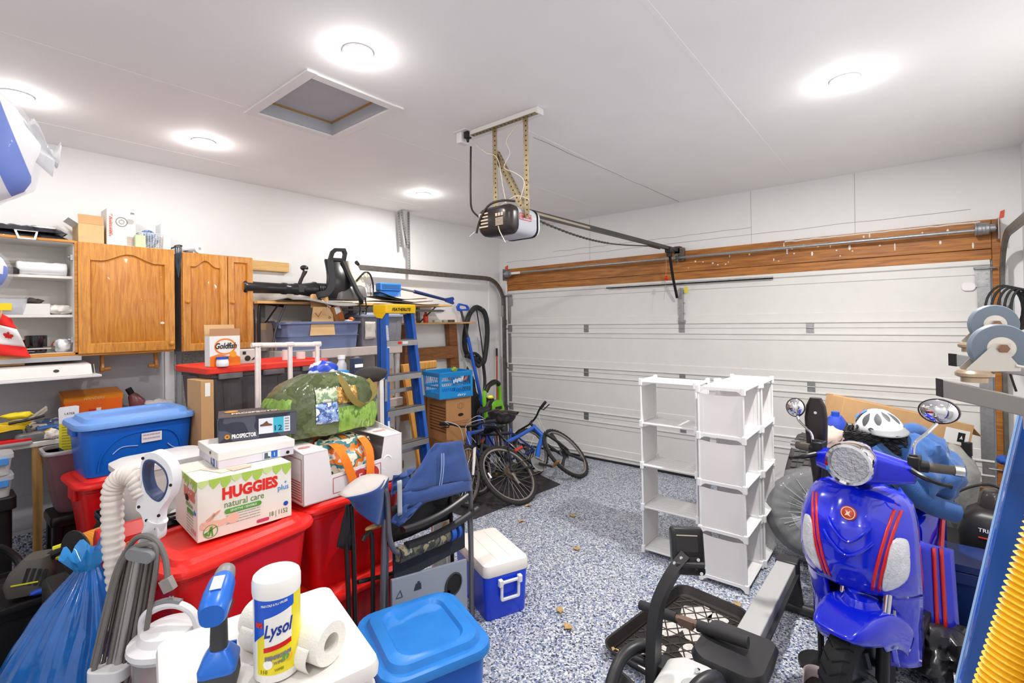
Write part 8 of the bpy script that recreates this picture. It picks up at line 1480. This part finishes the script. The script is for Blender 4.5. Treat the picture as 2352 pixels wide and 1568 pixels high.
t=tag(G().grid(6,6,lambda u,v:(-.05+.1*u,-.08+.16*v,.01+.02*u)).ob('white_sheet',PAPER,solid=.002,loc=(.18,2.95,.09)),'small white sheet lying on the black plastic','sheet')
t=th('white_guard','pale pinkish curved plastic guard on the floor by the scooter front tyre','guard',(-.335,2.42,0),15);g=G();g.grid(12,10,lambda u,v:(.06*cos(pi*(u))*(1-.2*v),.09*sin(pi*u)*(1-.3*v)-.05,.01+.21*v));g.ob('guard_shell',P('pinkish plastic','#cbb7b5',.45),t,solid=.006)
g=G();g.ball((0,-.0,.12),(.045,.05,.05),14);g.map(lambda p:p+V((.01*nz(p,30),.01*nz(p,30,4),.01*nz(p,30,7))));g.ob('dark_lining',P('dark felt','#2b2625',.9),t)
t=th('grey_cabinet','tall grey cabinet just outside the right edge supporting the furniture dolly','cabinet',(.47,1.45,0));g=G();g.bb(-.19,.19,-.45,.45,0,1.46);g.ob('cabinet_body',P('cabinet grey','#b5b3b0',.5),t,bev=.004);g=G();g.bb(-.196,-.19,-.43,.43,.05,1.44);g.ob('door',P('cabinet grey','#b5b3b0'),t,bev=.002)
t=th('blue_board','tall glossy blue board leaning at the right edge behind yellow hoses','board',(.02,1.63,0))
BLB=mat('board blue','#1552a8',.12,coat=.7,var=.04)
A,B=V((-.087,1.495,0)),V((.214,1.735,1.49));rt=V((.93,.12,0)).normalized()
nn=(B-A).cross(rt).normalized()
g=G();pts=[A,A+rt*.24,B+rt*.16,B];g.add([tuple(p-V((.02,1.63,0)))for p in pts]+[tuple(p-V((.02,1.63,0))+nn*-.03)for p in pts],[(0,1,2,3),(4,5,6,7),(0,1,5,4),(1,2,6,5),(2,3,7,6),(3,0,4,7)]);g.ob('board_panel',BLB,t,ang=0,bev=.002)
g=G();g.tube([tuple(A-V((.02,1.63,0))),tuple(B-V((.02,1.63,0)))],.004,6);g.ob('edge_trim',P('pale blue edge','#8fb4e0',.3),t)
YH=P('hose yellow','#f0b929',.4,var=.05)
for k,(p,q,lab)in enumerate(((V((.212,1.36,1.34)),V((.055,1.28,.70)),'upper yellow corrugated hose leaning against the blue board'),(V((.235,1.32,1.20)),V((.10,1.25,.70)),'lower yellow corrugated hose at the bottom right corner'))):
 d=(q-p).normalized();q2=q+d*(q.z/-d.z)if d.z<0 else q
 t=th('yellow_hose',lab,'hose',(q2.x,q2.y,0),0,'yellow corrugated hoses');n=int((p-q2).length/.0062);b_=V((q2.x,q2.y,0))
 pts=[q2+(p-q2)*i/n+V((0,0,.0))-b_ for i in range(n+1)]
 g=G();g.tube(pts,[.041 if i%2 else .0325 for i in range(n+1)],20);g.ob('corrugated_tube',YH,t,ang=0)
t=th('furniture_dolly','grey furniture dolly turned wheels-up with large caster at the right edge','dolly',(.11,1.40,1.53))
DG=P('dolly grey paint','#85817e',.5);CW2=P('caster grey rubber','#6f7c8a',.5);CP=P('caster plastic','#b3b1ad',.4);ZN=P('zinc','#cfcac2',.3,metal=.6)
def D_(x,y,z):return V((x-.11,y-1.40,z-1.53))
def bar(p,q,h,w=.022):
 p,q=D_(*p),D_(*q);u=(q-p).normalized();s_=V((-u.y,u.x,0)).normalized();z_=u.cross(s_)*-1
 g=G();g.loft([[tuple(c+s_*a*w+V((0,0,b)))for a,b in((0,-h),(1,-h),(1,0),(0,0))]for c in(p,q)]);return g
bar((.052,1.338,1.590),(.245,1.36,1.543),.036).ob('frame_bar',DG,t,ang=0,bev=.002);g=bar((.0515,1.337,1.591),(.054,1.338,1.590),.037,.023);g.ob('bar_end',BLACK,t,ang=0)
bar((.085,1.53,1.632),(.26,1.60,1.60),.028).ob('frame_bar',P('dolly grey light','#9a9a9c',.5),t,ang=0,bev=.002);g=bar((.0845,1.5295,1.632),(.087,1.531,1.632),.029,.023);g.ob('bar_end',BLACK,t,ang=0)
bar((.225,1.36,1.545),(.235,1.62,1.60),.03).ob('cross_bar',DG,t,ang=0)
g=G();g.bb(.09,.2,-.05,.2,-.07,-.022);g.ob('deck_rest',DG,t,ang=0)
Wd=Matrix.Translation(D_(.142,1.39,1.655))@T(0,0,0,0,0,14)
def caster(M,nm='caster'):
 o=None
 g=G();g.lathe([(.042,-.014),(.054,-.013),(.057,-.006),(.057,.006),(.054,.013),(.042,.014)],36,M=M@T(0,0,0,90));o=g.ob(nm,CW2,t)
 g=G();g.lathe([(.025,-.012),(.043,-.0135),(.043,.0135),(.025,.012)],32,M=M@T(0,0,0,90));g.ob('wheel_centre',CP,o)
 g=G();g.lathe([(.028,.009),(.026,.015),(.012,.019),(.001,.02)],28,M=M@T(0,0,0,90));g.ob('hub_cap',ZN,o)
 g=G();g.cyl(M@V((0,-.028,0)),M@V((0,-.019,0)),.009,n=6);g.ob('axle_nut',P('axle bolt','#8a6a54',.4,metal=.5),o)
 g=G()
 for s in(-1,1):g.prism([(-.014,.012),(.014,.012),(.014,-.02),(.03,-.044),(.03,-.052),(-.06,-.056),(-.066,-.05)],.002,M=M@Matrix(((1,0,0,0),(0,0,1,s*.021),(0,1,0,0),(0,0,0,1))))
 g.ob('fork',ZN,o,ang=0);g=G();g.lathe([(.03,-.070),(.036,-.067),(.036,-.060),(.03,-.054),(.02,-.054)],28,M=M@T(-.045,0,0));g.cyl(M@V((-.045,0,-.082)),M@V((-.045,0,-.068)),.022,n=18);g.ob('swivel_race',P('swivel brass','#b9a58c',.3,metal=.7),o)
 g=G();g.tube(spl([M@V((.02,-.02,-.04)),M@V((.06,-.01,-.05)),M@V((.1,0,-.065))],5),.004,6);g.ob('brake_pedal',ZN,o);return o
caster(Wd@Matrix.Scale(.86,4));caster(Matrix.Translation(D_(.155,1.60,1.700))@T(0,0,0,0,0,14,.8))
g=G();g.bb(.075,.105,.03,.05,-.0,.03);g.ob('yellow_tag',CY,t,ang=0)
t=th('coiled_cable','coiled black cable hanging at right wall beside the garage door track','cable',(.60,4.62,1.70))
for k in range(5):
 g=G();g.tube([(-.03*k*.6+(.05+.01*k)*cos(2*pi*i/24)-.02,.03*k-.05,(.13+.008*k)*sin(2*pi*i/24)+.05)for i in range(24)],.0075,7,close=True);g.ob('cable_loop',BLACK,t)
g=G();g.cyl((-.02,0,-.10),(-.03,0,-.22),.035,.045,n=14);g.ob('cable_wrap',BLACK,t);g=G();g.tube(spl([(-.06,0,.1),(-.10,0,-.05),(-.09,0,-.3),(-.05,.0,-.5)],6),.007,7);g.ob('cable_tail',BLACK,t);g=G();g.cyl((-.02,0,.17),(.08,0,.17),.008,n=8);g.ob('hook',STEEL,t)
t=stick('black_long_pole','thick black tube leaning at right wall behind the blue board','pole',(.42,3.9,.35),(.60,4.3,1.45),.028,P('hose black','#2b2b2d'),.024);t.matrix_world=Matrix.Translation((.42,3.9,.35))
tag(wad('blue_glove',P('glove blue','#22489a',.8),None,(.03,.05,.03),(0,0,.028),4,.3,loc=(.46,4.45,.74)),'blue glove hanging on tube near the right door track','glove')
for z in(.6,1.0,1.35):pass
